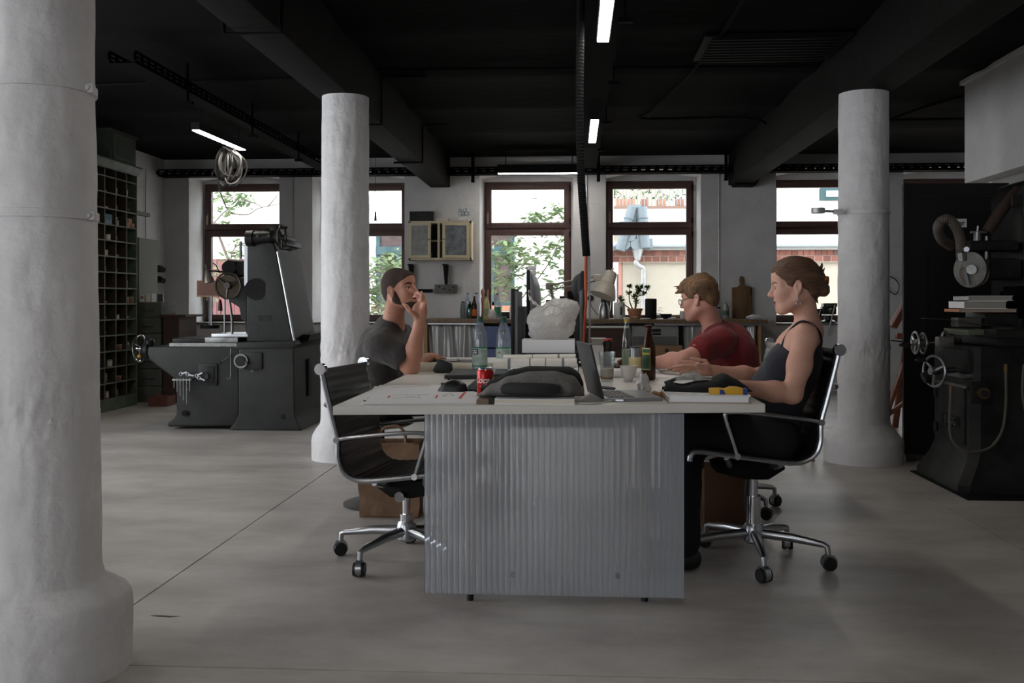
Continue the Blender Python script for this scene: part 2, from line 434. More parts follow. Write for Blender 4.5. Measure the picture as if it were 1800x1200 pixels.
for i, (a, b) in enumerate(REAR_WIN_X):  # added out-of-view window in the rear wall, for daylight
    w = thing('window_%d' % (i + 11), None, None, ((a + b) / 2, REAR_Y - .12, SIDE_SILL)); w['kind'] = 'structure'
    m = MB()
    for (xa, xb, za, zb) in ((a, a + .07, SIDE_SILL, 2.75), (b - .07, b, SIDE_SILL, 2.75), (a, b, SIDE_SILL, SIDE_SILL + .08), (a, b, 2.65, 2.75), (a, b, 2.0, 2.07)): m.bb(xa, xb, REAR_Y - .16, REAR_Y - .08, za, zb)
    m.build('frame', frame_brown, w); MB().bb(a, b, REAR_Y - .13, REAR_Y - .12, SIDE_SILL + .05, 2.7).build('pane', clear_pane, w)

# ---------------------------------------------------------------- columns
def column(name, label, x, y, prof, seed, amp=.004):
    t = thing(name, label, 'column', (x, y, 0), group='white round columns')
    def rad(z):
        for (r0, z0), (r1, z1) in zip(prof, prof[1:]):
            if z0 <= z <= z1: k = (z - z0) / max(1e-6, z1 - z0); return r0 + (r1 - r0) * k
        return prof[-1][0]
    zb = max(z for r, z in prof if r > prof[-1][0] * 1.12)
    def fn_for(za, zc):
        def fn(u, v):
            a = 2 * PI * u; z = za + (zc - za) * v; r = rad(z)
            q = Vector((math.cos(a) * 2.2, math.sin(a) * 2.2, z * 2.2 + seed))
            r += amp * mnoise.noise(q * 1.5) + amp * .6 * mnoise.noise(q * 5)
            rough_zone = max(0, 1 - abs(z - .78) / .12)
            r += rough_zone * (.008 * mnoise.noise(q * 6) + .006 * mnoise.noise(q * 14))
            return (r * math.cos(a), r * math.sin(a), z)
        return fn
    b = MB().grid(fn_for(0, zb + .02), 96, 30, True); b.build('base', col_paint, t, smooth=R(60), world=False)
    s = MB().grid(fn_for(zb + .02, BEAM_Z), 96, 200, True); s.build('shaft', col_paint, t, smooth=R(60), world=False)
    return t
smooth_base = [(.235, 0), (.238, .13), (.232, .17), (.205, .215), (.178, .25), (.172, .30), (.165, 2.6)]
column('round_column', 'white plastered column behind the seated person in grey', -1.625, 7.0, smooth_base, 3)
column('round_column', 'white column with flared base and pipe clamp, beside the black machine', 2.02, 7.1, [(.268, 0), (.268, .14), (.262, .155), (.180, .262), (.174, .29), (.166, 2.6)], 11)
near = column('round_column', 'nearest large white column with two bolted collars', -1.615, 2.93, [(.258, 0), (.261, .19), (.254, .225), (.214, .252), (.180, .272), (.171, .31), (.150, 1.9), (.148, 2.6)], 23, .0035)
for z, r in ((1.755, .1555), (1.372, .1605)):
    m = MB(); m.lathe([(r - .004, -.013), (r + .003, -.012), (r + .003, .012), (r - .004, .013)], (0, 0, z), 64, caps=False)
    a = R(-6); ex = Vector((math.cos(a), math.sin(a), 0))
    c = near.location + Vector((0, 0, z))
    col = m.build('collar', col_paint, near, smooth=True, world=False)
    l = MB().box(ex * (r + .006) + Vector((0, 0, z)), (.03, .02, .03), (0, 0, a))
    l.build('lug', col_paint, near, bevel=.008, world=False)
    MB().cyl(ex * (r + .004) + Vector((0, -.009, z)), ex * (r + .004) + Vector((0, -.02, z)), .008, n=8).build('bolt', col_paint, near, world=False)
# pipe clamp on the right column
rc = [o for o in COL.objects if o.name.startswith('round_column')][1]
c = P(1475, 371, 6.93); m = MB()
m.lathe([(.168, -.014), (.176, -.013), (.176, .013), (.168, .014)], (2.02, 7.1, c.z), 40, caps=False)
m.build('strap', col_paint, rc, smooth=True)
m = MB().box((c.x + .005, 6.98, c.z), (.06, .04, .035)); m.build('lug', col_paint, rc, bevel=.006)
d = P(1438, 370, 6.95); MB().tube([c + V(0, .04, 0), (c + d) / 2 + V(0, .04, .002), d + V(.02, .0, 0)], .009, 8).build('clamp_arm', galv, rc, smooth=True)
m = MB().lathe([(.040, -.018), (.046, -.018), (.046, .018), (.040, .018), (.040, -.018)], (d.x, d.y, d.z), 20, caps=False); m.build('clamp_ring', galv, rc, smooth=True)

# ================================================================ OUTSIDE THE WINDOWS
tag(MB().bb(-30, 30, 13.35, 45, -.5, -.4).build('courtyard_ground', mat('courtyard_gravel', (176, 172, 164), .9, var=.1)), kind='structure')
white_render = mat('white_render', (232, 232, 230), .9)
beige_render = mat('beige_render', (180, 172, 158), .9, var=.03)
teal_paint = mat('teal_paint', (52, 80, 84), .7)
brick_m = [mat('brick_%d' % i, c, .9, var=.12, scale=20) for i, c in enumerate(((128, 82, 70), (140, 94, 82), (116, 76, 67), (104, 78, 72)))]
wh = thing('white_house', 'white rendered house with teal window frames across the courtyard', 'building', (-5, 19, -.4))
MB().bb(-12, .75, 19, 20, -.4, 9).build('wall', white_render, wh)
def teal_window(xa, xb, za, zc):
    f = MB(); t = .07
    for (a, b, c, d) in ((xa, xa + t, za, zc), (xb - t, xb, za, zc), (xa, xb, za, za + t), (xa, xb, zc - t, zc)): f.bb(a, b, 18.9, 19.02, c, d)
    zm = za + (zc - za) * .72; f.bb(xa, xb, 18.86, 19.02, zm - .09, zm + .06)
    f.bb((xa + xb) / 2 - .04, (xa + xb) / 2 + .04, 18.9, 19.02, za, zm)
    w = f.build('window', teal_paint, wh)
    MB().bb(xa + t, xb - t, 18.97, 18.99, za + t, zc - t).build('pane', mat('far_pane', (92, 78, 76), .2, var=.35, scale=3), w)
    MB().bb(xa - .08, xb + .08, 18.8, 19.0, za - .1, za).build('sill', mat('brick_sill', (168, 120, 96), .9), w)
for (pa, pb) in ((661, 738), (826, 904)):
    A, B = P(pa, 415, 18.9), P(pb, 560, 18.9); teal_window(A.x, B.x, B.z + .25, A.z + .15)
A, B = P(1437, 330, 18.9), P(1490, 352, 18.9)
tw = thing('distant_white_house', 'bright white house seen through the window by the flared column', 'building', (4.2, 24, -.4))
MB().bb(2.6, 12, 26, 27, -.4, 12).build('wall', white_render, tw)
A, B = P(1441, 331, 25.95), P(1500, 352, 25.95); MB().bb(A.x, B.x, 25.8, 26.05, B.z, A.z).build('window', teal_paint, tw)
MB().bb(A.x + .12, B.x - .12, 25.76, 25.82, B.z + .08, A.z - .08).build('pane', mat('far_pane_pale', (190, 198, 204), .3), tw)
# beige annex with brick cornice
BY = 17.0
an = thing('beige_annex', 'low beige annex with red brick cornice, gutter and downpipe', 'building', (3.5, BY, -.4))
cl = P(1094, 460, BY).x; zc = P(1150, 461, BY).z
MB().bb(cl, 9, BY, BY + 2.5, -.4, zc + .28).build('wall', beige_render, an)
side = MB().bb(cl - .02, cl + .1, BY + .05, 24, -.4, zc + .1); side.build('side_wall', white_render, an)
MB().bb(P(1078, 500, BY + 1).x, cl - .05, BY + 1, BY + 1.2, -.4, zc + .1).build('porch_wall', white_render, an)
MB().bb(cl - .06, cl - .01, BY - .02, BY + .12, -.4, zc).build('corner_strip', mat('pink_strip', (190, 130, 116), .8), an)
A = P(1087, 482, BY + 1); MB().bb(A.x - .03, A.x + .06, BY + .9, BY + .98, -.2, A.z).build('side_window', mat('far_pane', (120, 108, 104)), an)
xs0, xs1 = cl - .18, 5.6
for row in range(2):
    zb = zc + .005 + row * .10; bw = .135 if row == 0 else .098
    k = 0; x = xs0 - (0.05 if row else 0); bms = [MB().box((0, 0, 0), (bw - .012, .12, .088)).mesh('brick', b_) for b_ in brick_m]
    while x < xs1:
        inst('brick', bms[random.choice([0, 1, 1, 2, 0, 3] if row else [0, 1, 2, 1])], an, T(x + bw / 2, BY - .02 - row * .02, zb + .046)); x += bw
MB().bb(xs0, xs1, BY - .074, BY + .03, zc, zc + .2).build('mortar', mat('mortar', (196, 188, 176), .9), an)
MB().bb(xs0 - .1, xs1, BY - .16, BY + .2, zc + .2, zc + .275).build('fascia', mat('fascia_grey', (168, 168, 164), .7), an)
g = MB(); g.tube([(xs0 - .1, BY - .2, zc + .29), (xs1, BY - .2, zc + .29)], .045, 10); g.build('gutter', mat('pale_zinc', (186, 200, 208), .5, .3), an)
zr = zc + .3
MB().prism_x([(BY - .1, zr), (BY + 1.6, zr + .28), (BY + 1.6, zr + .3), (BY - .1, zr + .04)], P(1146, 430, BY).x, xs1).build('roof', mat('zinc_roof', (190, 200, 208), .6, .2, var=.1), an)
# downpipe
A = P(1121, 443, BY - .2); d1 = P(1119, 464, BY - .2); d2 = P(1131, 478, BY - .15); d3 = P(1131, 540, BY - .12)
dp = MB(); dp.lathe([(.10, .0), (.10, -.02), (.055, -.17), (.045, -.2)], (A.x, A.y, A.z + .06), 16); dp.tube([d1 + V(0, 0, .05), d1, d2 + V(0, 0, .06), d2, d3], .045, 12, smooth=4)
dp.build('downpipe', galv, an, smooth=True)
# blue-grey scaled hip with two ridge rolls
slate = mat('blue_slate', (122, 132, 136), .6, var=.08); ridge = mat('ridge_zinc', (112, 122, 127), .5, .2)
RY = BY - .25
hip = MB().prism([XZ(1083, 440, RY), XZ(1112, 361, RY), XZ(1130, 361, RY), XZ(1145, 437, RY)], RY + .02, RY + .3); hip.build('hip_roof', mat('slate_joints', (70, 84, 92), .8), an)  # darker body behind the slates, seen as joint lines
sm = MB().prism([(-.088, .10)] + [(.09 * math.cos(a), .09 * math.sin(a)) for a in [PI + PI * k / 10 for k in range(11)]] + [(.088, .10)], -.012, .012).mesh('slate', slate)
for row in range(5):
    zz = P(1100, 430 - row * 15, RY).z
    for k in range(6):
        xx = P(1078 + k * 20 + (10 if row % 2 else 0), 430, RY).x
        e0 = P(1087 + row * 5.4, 430, RY).x; e1 = P(1143 - row * 3.5, 430, RY).x
        if e0 < xx < e1: inst('slate', sm, an, T(xx, RY - .01 - .006 * (4 - row), zz) @ Matrix.Rotation(R(-6), 4, 'X'))
for (a, b, r) in (((1090, 440), (1112, 364), .085), ((1134, 436), (1128, 364), .09)):
    q0, q1 = P(*a, RY - .06), P(*b, RY - .02)
    m = MB().tube([q0, q1], r, 16); m.build('ridge_roll', ridge, an, smooth=True)
    for k in (.38, .72): MB().cyl(q0.lerp(q1, k - .01), q0.lerp(q1, k + .01), r + .012, n=16).build('ridge_band', mat('ridge_dark', (88, 104, 112), .6), an)
# balcony house further back
BH = 24.0
bh = thing('balcony_house', 'pale house with planted balcony railing above the annex roof', 'building', (1.5, BH, -.4))
MB().bb(.78, 2.5, BH + 1, BH + 2, -.4, 9).build('wall', beige_render, bh)
A, B = P(1070, 367, BH), P(1215, 400, BH)
MB().bb(A.x - .2, B.x + .3, BH, BH + 1, B.z + .1, A.z).build('balcony_slab', white_render, bh)
MB().bb(A.x - .2, B.x + .3, BH - .03, BH + .06, A.z, A.z + .06).build('slab_edge', mat('slab_brown', (130, 104, 92), .8), bh)
rail = MB().bb(A.x, B.x, BH - .02, BH + .02, A.z + .9, A.z + .94); rail.build('handrail', black_metal, bh)
bar = MB().box((0, 0, 0), (.02, .02, .9)).mesh('baluster', mat('grey_bar', (140, 140, 140), .6))
for k in range(24): inst('baluster', bar, bh, T(A.x + (B.x - A.x) * k / 23, BH, A.z + .47))
for (pa, pb, c_) in ((1082, 1116, 0), (1126, 1140, 1), (1155, 1170, 0), (1188, 1203, 1)):
    a_, b_ = P(pa, 350, BH + .2), P(pb, 366, BH + .2)
    pt = thing('balcony_planter', 'terracotta balcony planter %s' % ('widest of the row, behind the railing' if pa == 1082 else 'with green shoots, %s along the railing' % {1126: 'second', 1155: 'third', 1188: 'last'}[pa]), 'planter', ((a_.x + b_.x) / 2, BH + .25, A.z), group='balcony planters')
    MB().bb(a_.x, b_.x, BH + .1, BH + .4, A.z, a_.z).build('box', mat('terracotta_%d' % c_, ((196, 150, 126), (170, 128, 112))[c_], .9), pt, bevel=.02)
    fo = MB()
    for k in range(int((b_.x - a_.x) * 160)):
        c = Vector((random.uniform(a_.x - .12, b_.x + .12), BH + random.uniform(.0, .4), a_.z + random.random() ** 1.3 * .5))
        M = Euler((random.uniform(-1, 1), random.uniform(-1, 1), random.uniform(0, 6))).to_matrix(); s = random.uniform(.04, .09)
        fo.add([c + M @ Vector(q) * s for q in ((-1, 0, 0), (0, -.4, .1), (1, 0, 0), (0, .4, .1))], [(0, 1, 2), (0, 2, 3)])
    fo.build('foliage', mat('pale_leaf', (112, 134, 96), .7, rgb2=(84, 110, 74), scale=3), pt, kind='stuff')

leaf_m = mat('tree_leaf', (132, 148, 104), .6, rgb2=(98, 120, 84), scale=2.5, spec=.3)
bark = mat('tree_bark', (112, 100, 92), .9)
def tree(label, base, branches, Y, n_leaf, size=.06, spread=.16, dens=None):
    t = thing('courtyard_tree', label, 'tree', base, group='trees outside the windows')
    tb = MB(); b0 = Vector(base)
    lf = MB(); rnd = random.Random(len(label) * 7 + n_leaf)
    for br in branches:
        pts = [P(px, py, Y + rnd.uniform(-.3, .3)) for px, py in br]
        path = catmull(pts, 6)
        tb.tube(path, [.013, .004], 6)
        L = len(path)
        for k in range(n_leaf):
            q = path[min(L - 1, int((.15 + .85 * rnd.random() ** .8) * L))]
            c = q + Vector((rnd.gauss(0, spread), rnd.gauss(0, spread * .8), rnd.gauss(0, spread * .55)))
            M = Euler((rnd.uniform(-.9, .9), rnd.uniform(-.6, .6), rnd.uniform(0, 6.28))).to_matrix(); s = size * rnd.uniform(.6, 1.3)
            lf.add([c + M @ Vector(w) * s for w in ((-1, 0, 0), (-.3, -.36, .06), (.45, -.3, .05), (1, 0, -.12), (.45, .3, .05), (-.3, .36, .06))], [(0, 1, 2, 3), (0, 3, 4, 5)])
    tb.tube([b0, b0 + V(.05, 0, .6), P(*branches[0][0], Y)], [.05, .02], 8)
    tb.build('branches', bark, t, smooth=True); lf.build('foliage', leaf_m, t, kind='stuff')
tree('leafy tree filling the middle window above the bottles', (-1.6, 15.4, -.4),
     [[(880, 560), (890, 500), (940, 450), (1000, 430)], [(900, 545), (960, 470), (985, 420), (1000, 395)], [(880, 540), (870, 470), (890, 430)], [(930, 540), (990, 500), (1010, 470)], [(900, 420), (930, 395), (960, 378), (985, 372)], [(880, 520), (900, 480), (900, 440)]], 15.4, 130, .07)
tree('pale green shrub behind the grey-shirted person outside the window', (-2.9, 15.6, -.4),
     [[(665, 580), (668, 530), (690, 480), (706, 470)], [(670, 560), (655, 520), (650, 500)], [(660, 575), (690, 545), (708, 520)], [(640, 500), (670, 470), (690, 462)]], 15.6, 150, .07, .15)
tree('tree with bare twigs outside the leftmost window', (-4.9, 15.5, -.4),
     [[(376, 392), (395, 372), (412, 362), (420, 350)], [(376, 350), (400, 345), (425, 355)], [(378, 400), (390, 396)], [(400, 500), (410, 440), (440, 425), (470, 430)], [(375, 540), (390, 470), (410, 450)]], 15.5, 60, .07, .13)
tw_ = MB()
for br in ([(405, 375), (435, 377), (455, 366), (492, 358)], [(430, 352), (450, 358), (462, 366)], [(470, 364), (482, 350), (490, 340)]): tw_.tube(catmull([P(x, y, 15.5) for x, y in br], 5), [.012, .006], 6)
tw_.build('twig', bark, [o for o in COL.objects if o.name.startswith('courtyard_tree')][-1], smooth=True)
fence = thing('courtyard_fence', 'dark red timber fence outside the leftmost window', 'fence', (-4.6, 16.6, -.4))
A, B = P(374, 455, 16.6), P(500, 560, 16.6)
fm = MB().box((0, 0, 0), (.14, .03, A.z + .4)).mesh('board', mat('fence_red', (122, 78, 78), .8, var=.1))
x = A.x - .3
while x < B.x: inst('board', fm, fence, T(x, 16.6, (A.z - .4) / 2)); x += .15
MB().bb(A.x - .4, B.x + .1, 16.63, 16.68, .3, .4).build('rail', mat('fence_red', ()), fence)
# ================================================================ CEILING FIXTURES
led = emitter('led_white', (255, 250, 242), 42.0)
def strip_lamp(label, a, b, w=.075, h=.07, hang=CEIL_Z):
    """linear lamp from a to b (same z), emitting face down"""
    a, b = Vector(a), Vector(b); d = (b - a); L = d.length; rz = math.atan2(d.y, d.x); c = (a + b) / 2
    t = thing('strip_lamp', label, 'lamp', c, rz, group='linear ceiling lamps')
    MB().bb(-L / 2, L / 2, -w / 2, w / 2, .004, h).build('housing', black_metal, t, world=False)
    MB().bb(-L / 2 + .01, L / 2 - .01, -w / 2 + .006, w / 2 - .006, -.002, .006).build('diffuser', led, t, world=False)
    for s in (-1, 1): MB().cyl((s * L * .4, 0, h), (s * L * .4, 0, hang - c.z), .006, n=6).build('hanger', black_metal, t, world=False)
    return t
strip_lamp('long ceiling lamp nearest the top edge, above the desk', (.165, 4.45, 2.6), (.165, 5.73, 2.6), hang=2.736)
strip_lamp('smaller looking ceiling lamp further back above the desk', (.17, 8.18, 2.6), (.17, 9.35, 2.6), hang=2.736)
strip_lamp('ceiling lamp at the left with hanging cable coil below its end', (-3.28, 8.45, 2.6), (-3.25, 9.6, 2.6))
strip_lamp('horizontal lamp mounted in front of the middle window head', (-.935, 12.15, 2.675), (.08, 12.15, 2.675), .08, .11)
for k, (x, y) in enumerate(((.165, .7), (-3.28, 1.2), (-3.28, 4.8))):  # extra out-of-view lamps added to brighten the room
    strip_lamp(('unseen lamp added to the desk row in the front bay for more light', 'unseen lamp added to the left row in the front bay for more light', 'unseen lamp added to the left row beside the nearest column for more light')[k], (x, y, 2.6), (x, y + 1.2, 2.6))
# perforated cable trays
def tray(label, a, b, h=.085, w=.2, step=.11):
    a, b = Vector(a), Vector(b); d = b - a; L = d.length; rz = math.atan2(d.y, d.x)
    t = thing('cable_tray', label, 'cable tray', a, rz, group='black cable trays')
    for s in (0, 1):
        m = MB(); y = s * w
        for z0, z1 in ((0, .022), (.036, .05), (.064, h)): m.bb(0, L, y - .002, y + .002, z0, z1)
        n = int(L / step)
        for i in range(n + 1):
            m.bb(i * step - .022, i * step + .022, y - .002, y + .002, .02, .066)
        m.build('side_rail', tray_black, t, world=False)
    MB().bb(0, L, 0, w, -.003, 0).build('tray_floor', tray_black, t, world=False)
    k = .9
    while k < L:
        q = MB(); q.bb(k - .02, k + .02, -.012, -.002, -.09, CEIL_Z - a.z); q.bb(k - .02, k + .02, -.05, .03, -.11, -.085); q.build('hanger', tray_black, t, world=False)
        k += 1.55
    return t
tray('black perforated cable tray running along the window wall', (-5.25, 12.28, 2.70), (4.75, 12.28, 2.70))
tray('black cable tray running back above the desk lamps', (.27, 3.0, 2.74), (.27, 12.2, 2.74), w=.2)
tray('black cable tray beside the ceiling lamp at the left', (-2.98, 6.6, 2.74), (-2.98, 12.2, 2.74), w=.18)
# pipes under the ceiling
pipe_m = mat('pipe_black', (13, 13, 13), .8, spec=.1)
def pipe(label, pts, r=.012, name='ceiling_pipe', m=pipe_m, cat='pipe', smooth=5):
    o = MB().tube(pts, r, 8, smooth=smooth).build(name, m, smooth=True); tag(o, label, cat, 'conduits and pipes')
    return o
zc = CEIL_Z - .012
pipe('thin black pipe crossing the ceiling in the middle bay', [(-1.55, 7.75, zc), (.4, 7.8, zc), (1.9, 7.85, zc)])
pipe('black pipe wrapped under the left beam near the front', [(-2.3, 5.2, zc), (-1.9, 5.2, zc), (-1.86, 5.2, 2.54), (-1.55, 5.2, 2.54), (-1.54, 5.2, zc)], .012, smooth=0)
pipe('black pipe wrapped under the left beam near the window', [(-1.3, 10.2, zc), (-1.56, 10.2, zc), (-1.56, 10.2, 2.55), (-1.86, 10.2, 2.55)], .012, smooth=0)
pipe('black pipe wrapped under the left beam just past its column', [(-1.2, 8.0, zc), (-1.56, 8.0, zc), (-1.56, 8.0, 2.55), (-1.86, 8.0, 2.55)], .012, smooth=0)
pipe('thin pipe running back over the right half of the desk', [(1.05, 4.5, zc), (.98, 7.4, zc), (.75, 9.5, zc), (.72, 10.0, zc), (1.85, 10.1, zc), (1.93, 10.1, 2.6)], .012)
pipe('slanting ceiling pipe right of the right beam', [(4.0, 7.6, zc), (3.3, 9.5, zc), (3.0, 11.5, zc)], .014)
pipe('straight ceiling pipe between right beam and bulkhead', [(2.2, 10.2, zc), (4.2, 10.2, zc)], .012)
pipe('ceiling pipe left of the left beam above the big machine', [(-5.0, 8.2, zc), (-1.9, 8.0, zc)], .012)
pipe('pale conduit running down the wall by the cutting board', [(1.81, 12.585, 2.72), (1.81, 12.585, .9)], .008, 'wall_conduit', galv, smooth=0)
pipe('pale conduit on the wall right of the middle window', [(.16, 12.585, 2.7), (.16, 12.585, .9)], .008, 'wall_conduit', galv, smooth=0)
pipe('pale conduit on the wall behind the column with the clamp', [(3.86, 12.585, 2.72), (3.86, 12.585, .5)], .008, 'wall_conduit', galv, smooth=0)
pipe('pale conduit on the pier between the two left windows', [(-3.6, 12.585, 2.72), (-3.6, 12.585, 1.0)], .008, 'wall_conduit', galv, smooth=0)
pipe('curled loose cable beside the conduit near the black panel', [(3.86, 12.56, 1.62), (3.8, 12.56, 1.5), (3.8, 12.55, 1.35), (3.95, 12.55, 1.2), (4.0, 12.55, 1.32), (3.9, 12.55, 1.42), (3.8, 12.56, 1.35)], .006, 'loose_cable', black_plastic, 'cable')
# hatch grille on the ceiling
gr = thing('ceiling_grille', 'dark slatted grille fixed to the ceiling above the right half', 'grille', (1.35, 7.25, CEIL_Z - .03))
MB().bb(.9, 1.9, 6.9, 7.6, CEIL_Z - .02, CEIL_Z).build('back', black_metal, gr)
sl = MB().box((0, 0, 0), (.9, .03, .015)).mesh('slat', black_metal)
for k in range(9): inst('slat', sl, gr, T(1.4, 6.94 + k * .08, CEIL_Z - .03))
# black corrugated hose hanging over the desk with an orange cable
pts = [P(1022, -60, 5.5), P(1020, 60, 5.5), P(1019, 180, 5.5), P(1021, 300, 5.5), P(1026, 380, 5.5), P(1031, 450, 5.5)]
path = catmull([Vector(q) for q in pts], 40)
hose = MB().tube(path, [.0215 + (.002 if i % 2 else -.0008) for i in range(len(path))], 12)
h = hose.build('hanging_hose', mat('hose_rubber', (16, 16, 17), .85, spec=.15), smooth=R(30)); tag(h, 'black corrugated hose hanging from the ceiling over the desk', 'hose')
o = MB().tube([P(1030, 445, 5.5), P(1029, 490, 5.5), P(1030, 530, 5.5), P(1028, 560, 5.52), P(1024, 640, 5.55)], .0075, 8, smooth=4).build('orange_cable', mat('orange_cable', (190, 84, 40), .5), smooth=True); tag(o, 'orange cable coming out of the hanging hose', 'cable')
o = MB().tube([P(1036, 445, 5.5), P(1036, 500, 5.5), P(1037, 560, 5.52), P(1035, 640, 5.55)], .005, 8, smooth=4).build('grey_cable', grey_plastic, smooth=True); tag(o, 'thin grey cable beside the orange cable', 'cable')
# coil of cables
cc = thing('cable_coil', 'coil of black and grey cables hung below the left ceiling lamp', 'cable', P(405, 262, 9.55))
rnd = random.Random(4)
cm_ = [mat('cable_grey', (88, 85, 82), .5), mat('cable_black', (26, 25, 25), .5), mat('cable_dark', (50, 48, 46), .5)]
for k in range(13):
    w = rnd.uniform(.028, .16); h_ = rnd.uniform(.14, .20); top = P(398 + rnd.uniform(-3, 14), 260, 9.55); cx = P(rnd.uniform(392, 416), 300, 9.55 + rnd.uniform(-.05, .05))
    pts = []
    for i in range(14):
        a = 2 * PI * i / 14; x = cx.x + w * .75 * math.sin(a) * (1 - .55 * max(0, math.cos(a)) ** 2); z = top.z - h_ + h_ * math.cos(a)
        pts.append(V(x + (top.x - cx.x) * max(0, math.cos(a)) ** 2, cx.y + .05 * math.cos(a * 2 + k), z))
    MB().tube(catmull(pts, 3, True), rnd.choice([.007, .009, .011]), 6, closed=True).build('cable_loop', cm_[k % 3], cc, smooth=True)
for pts in ([(383, 290), (376, 298), (373, 306), (372, 312)], [(384, 300), (388, 335), (392, 352), (400, 368)], [(386, 300), (384, 330), (390, 345), (397, 362)]):
    MB().tube([P(x, y, 9.55) for x, y in pts], .005, 6, smooth=4).build('cable_end', cm_[1], cc, smooth=True)
pc = thing('pull_cord', 'thin pull cord with dark handle hanging before the second window', 'cord', P(660, 388, 11.6))
MB().tube([V(P(660, 282, 11.6).x, 11.6, CEIL_Z), P(660, 372, 11.6)], .003, 6).build('cord', black_plastic, pc); MB().cyl(P(660, 372, 11.6), P(660, 388, 11.6), .008, .015, 10).build('handle', black_plastic, pc)

# ================================================================ LEFT WALL: PIGEONHOLE RACK
SX, SY1 = -4.72, 10.49            # front plane x, far end y
cw, nc, rh, nr = .245, 7, .1615, 14
rack = thing('pigeonhole_rack', 'tall green pigeonhole rack full of small parts along the wall', 'shelf', (SX - .17, SY1 - nc * cw / 2, 0))
y0 = SY1 - nc * cw; ztop = .12 + nr * rh + .09
green = mat('rack_green', (104, 112, 94), .6, rgb2=(78, 86, 72), scale=8)
inner = mat('rack_inside', (46, 34, 29), .85)
MB().bb(SX - .34, SX + .01, y0, SY1, 0, .12).build('plinth', olive, rack)
MB().bb(SX - .36, SX - .34, y0, SY1, .12, ztop).build('back', inner, rack)
for i in range(nc + 1):
    y = y0 + i * cw; s = MB().bb(SX - .34, SX, y - .006, y + .006, .12, ztop); u_ = s.build('upright', inner if i < nc else olive, rack); MB().bb(SX, SX + .004, y - .007, y + .007, .12, ztop).build('edging', green, u_)
zs = [.12 + k * rh for k in range(nr + 1)] + [ztop]
for z in zs: u_ = MB().bb(SX - .34, SX, y0, SY1, z - .006, z + .006).build('board', inner, rack); MB().bb(SX, SX + .004, y0, SY1, z - .007, z + .007).build('edging', green, u_)
m = MB()
m.prism([(SX - .36, ztop + .0), (SX + .01, ztop + .0), (SX + .02, ztop + .02), (SX + .05, ztop + .07), (SX + .05, ztop + .09), (SX - .36, ztop + .09)], y0, SY1 + .04); m.build('cornice', olive, rack, bevel=.005)
hk = MB().bb(SX - .05, SX + .0, SY1 + .02, SY1 + .35, .12 + 12.0 * rh, .12 + 12.0 * rh + .04)
o = hk.build('wooden_batten', wood_dark); tag(o, 'short dark batten sticking out past the rack', 'batten')
# green cabinet on top
gz = ztop + .09; gc = thing('green_cabinet', 'small dark green panelled cabinet on top of the rack', 'cabinet', (SX - .2, SY1 - .5, gz))
MB().bb(SX - .36, SX - .0, SY1 - .62, SY1 - .02, gz, gz + .30).build('body', mat('dark_green', (52, 60, 50), .55, var=.15), gc)
MB().bb(SX - .38, SX + .02, SY1 - .64, SY1, gz + .30, gz + .32).build('top', mat('dark_green', ()), gc)
d = MB(); d.bb(SX, SX + .018, SY1 - .56, SY1 - .06, gz + .02, gz + .28); dd = d.build('door', mat('door_green', (64, 72, 60), .55, var=.15), gc)
MB().bb(SX + .018, SX + .024, SY1 - .50, SY1 - .12, gz + .06, gz + .24).build('panel', mat('dark_green', ()), dd)
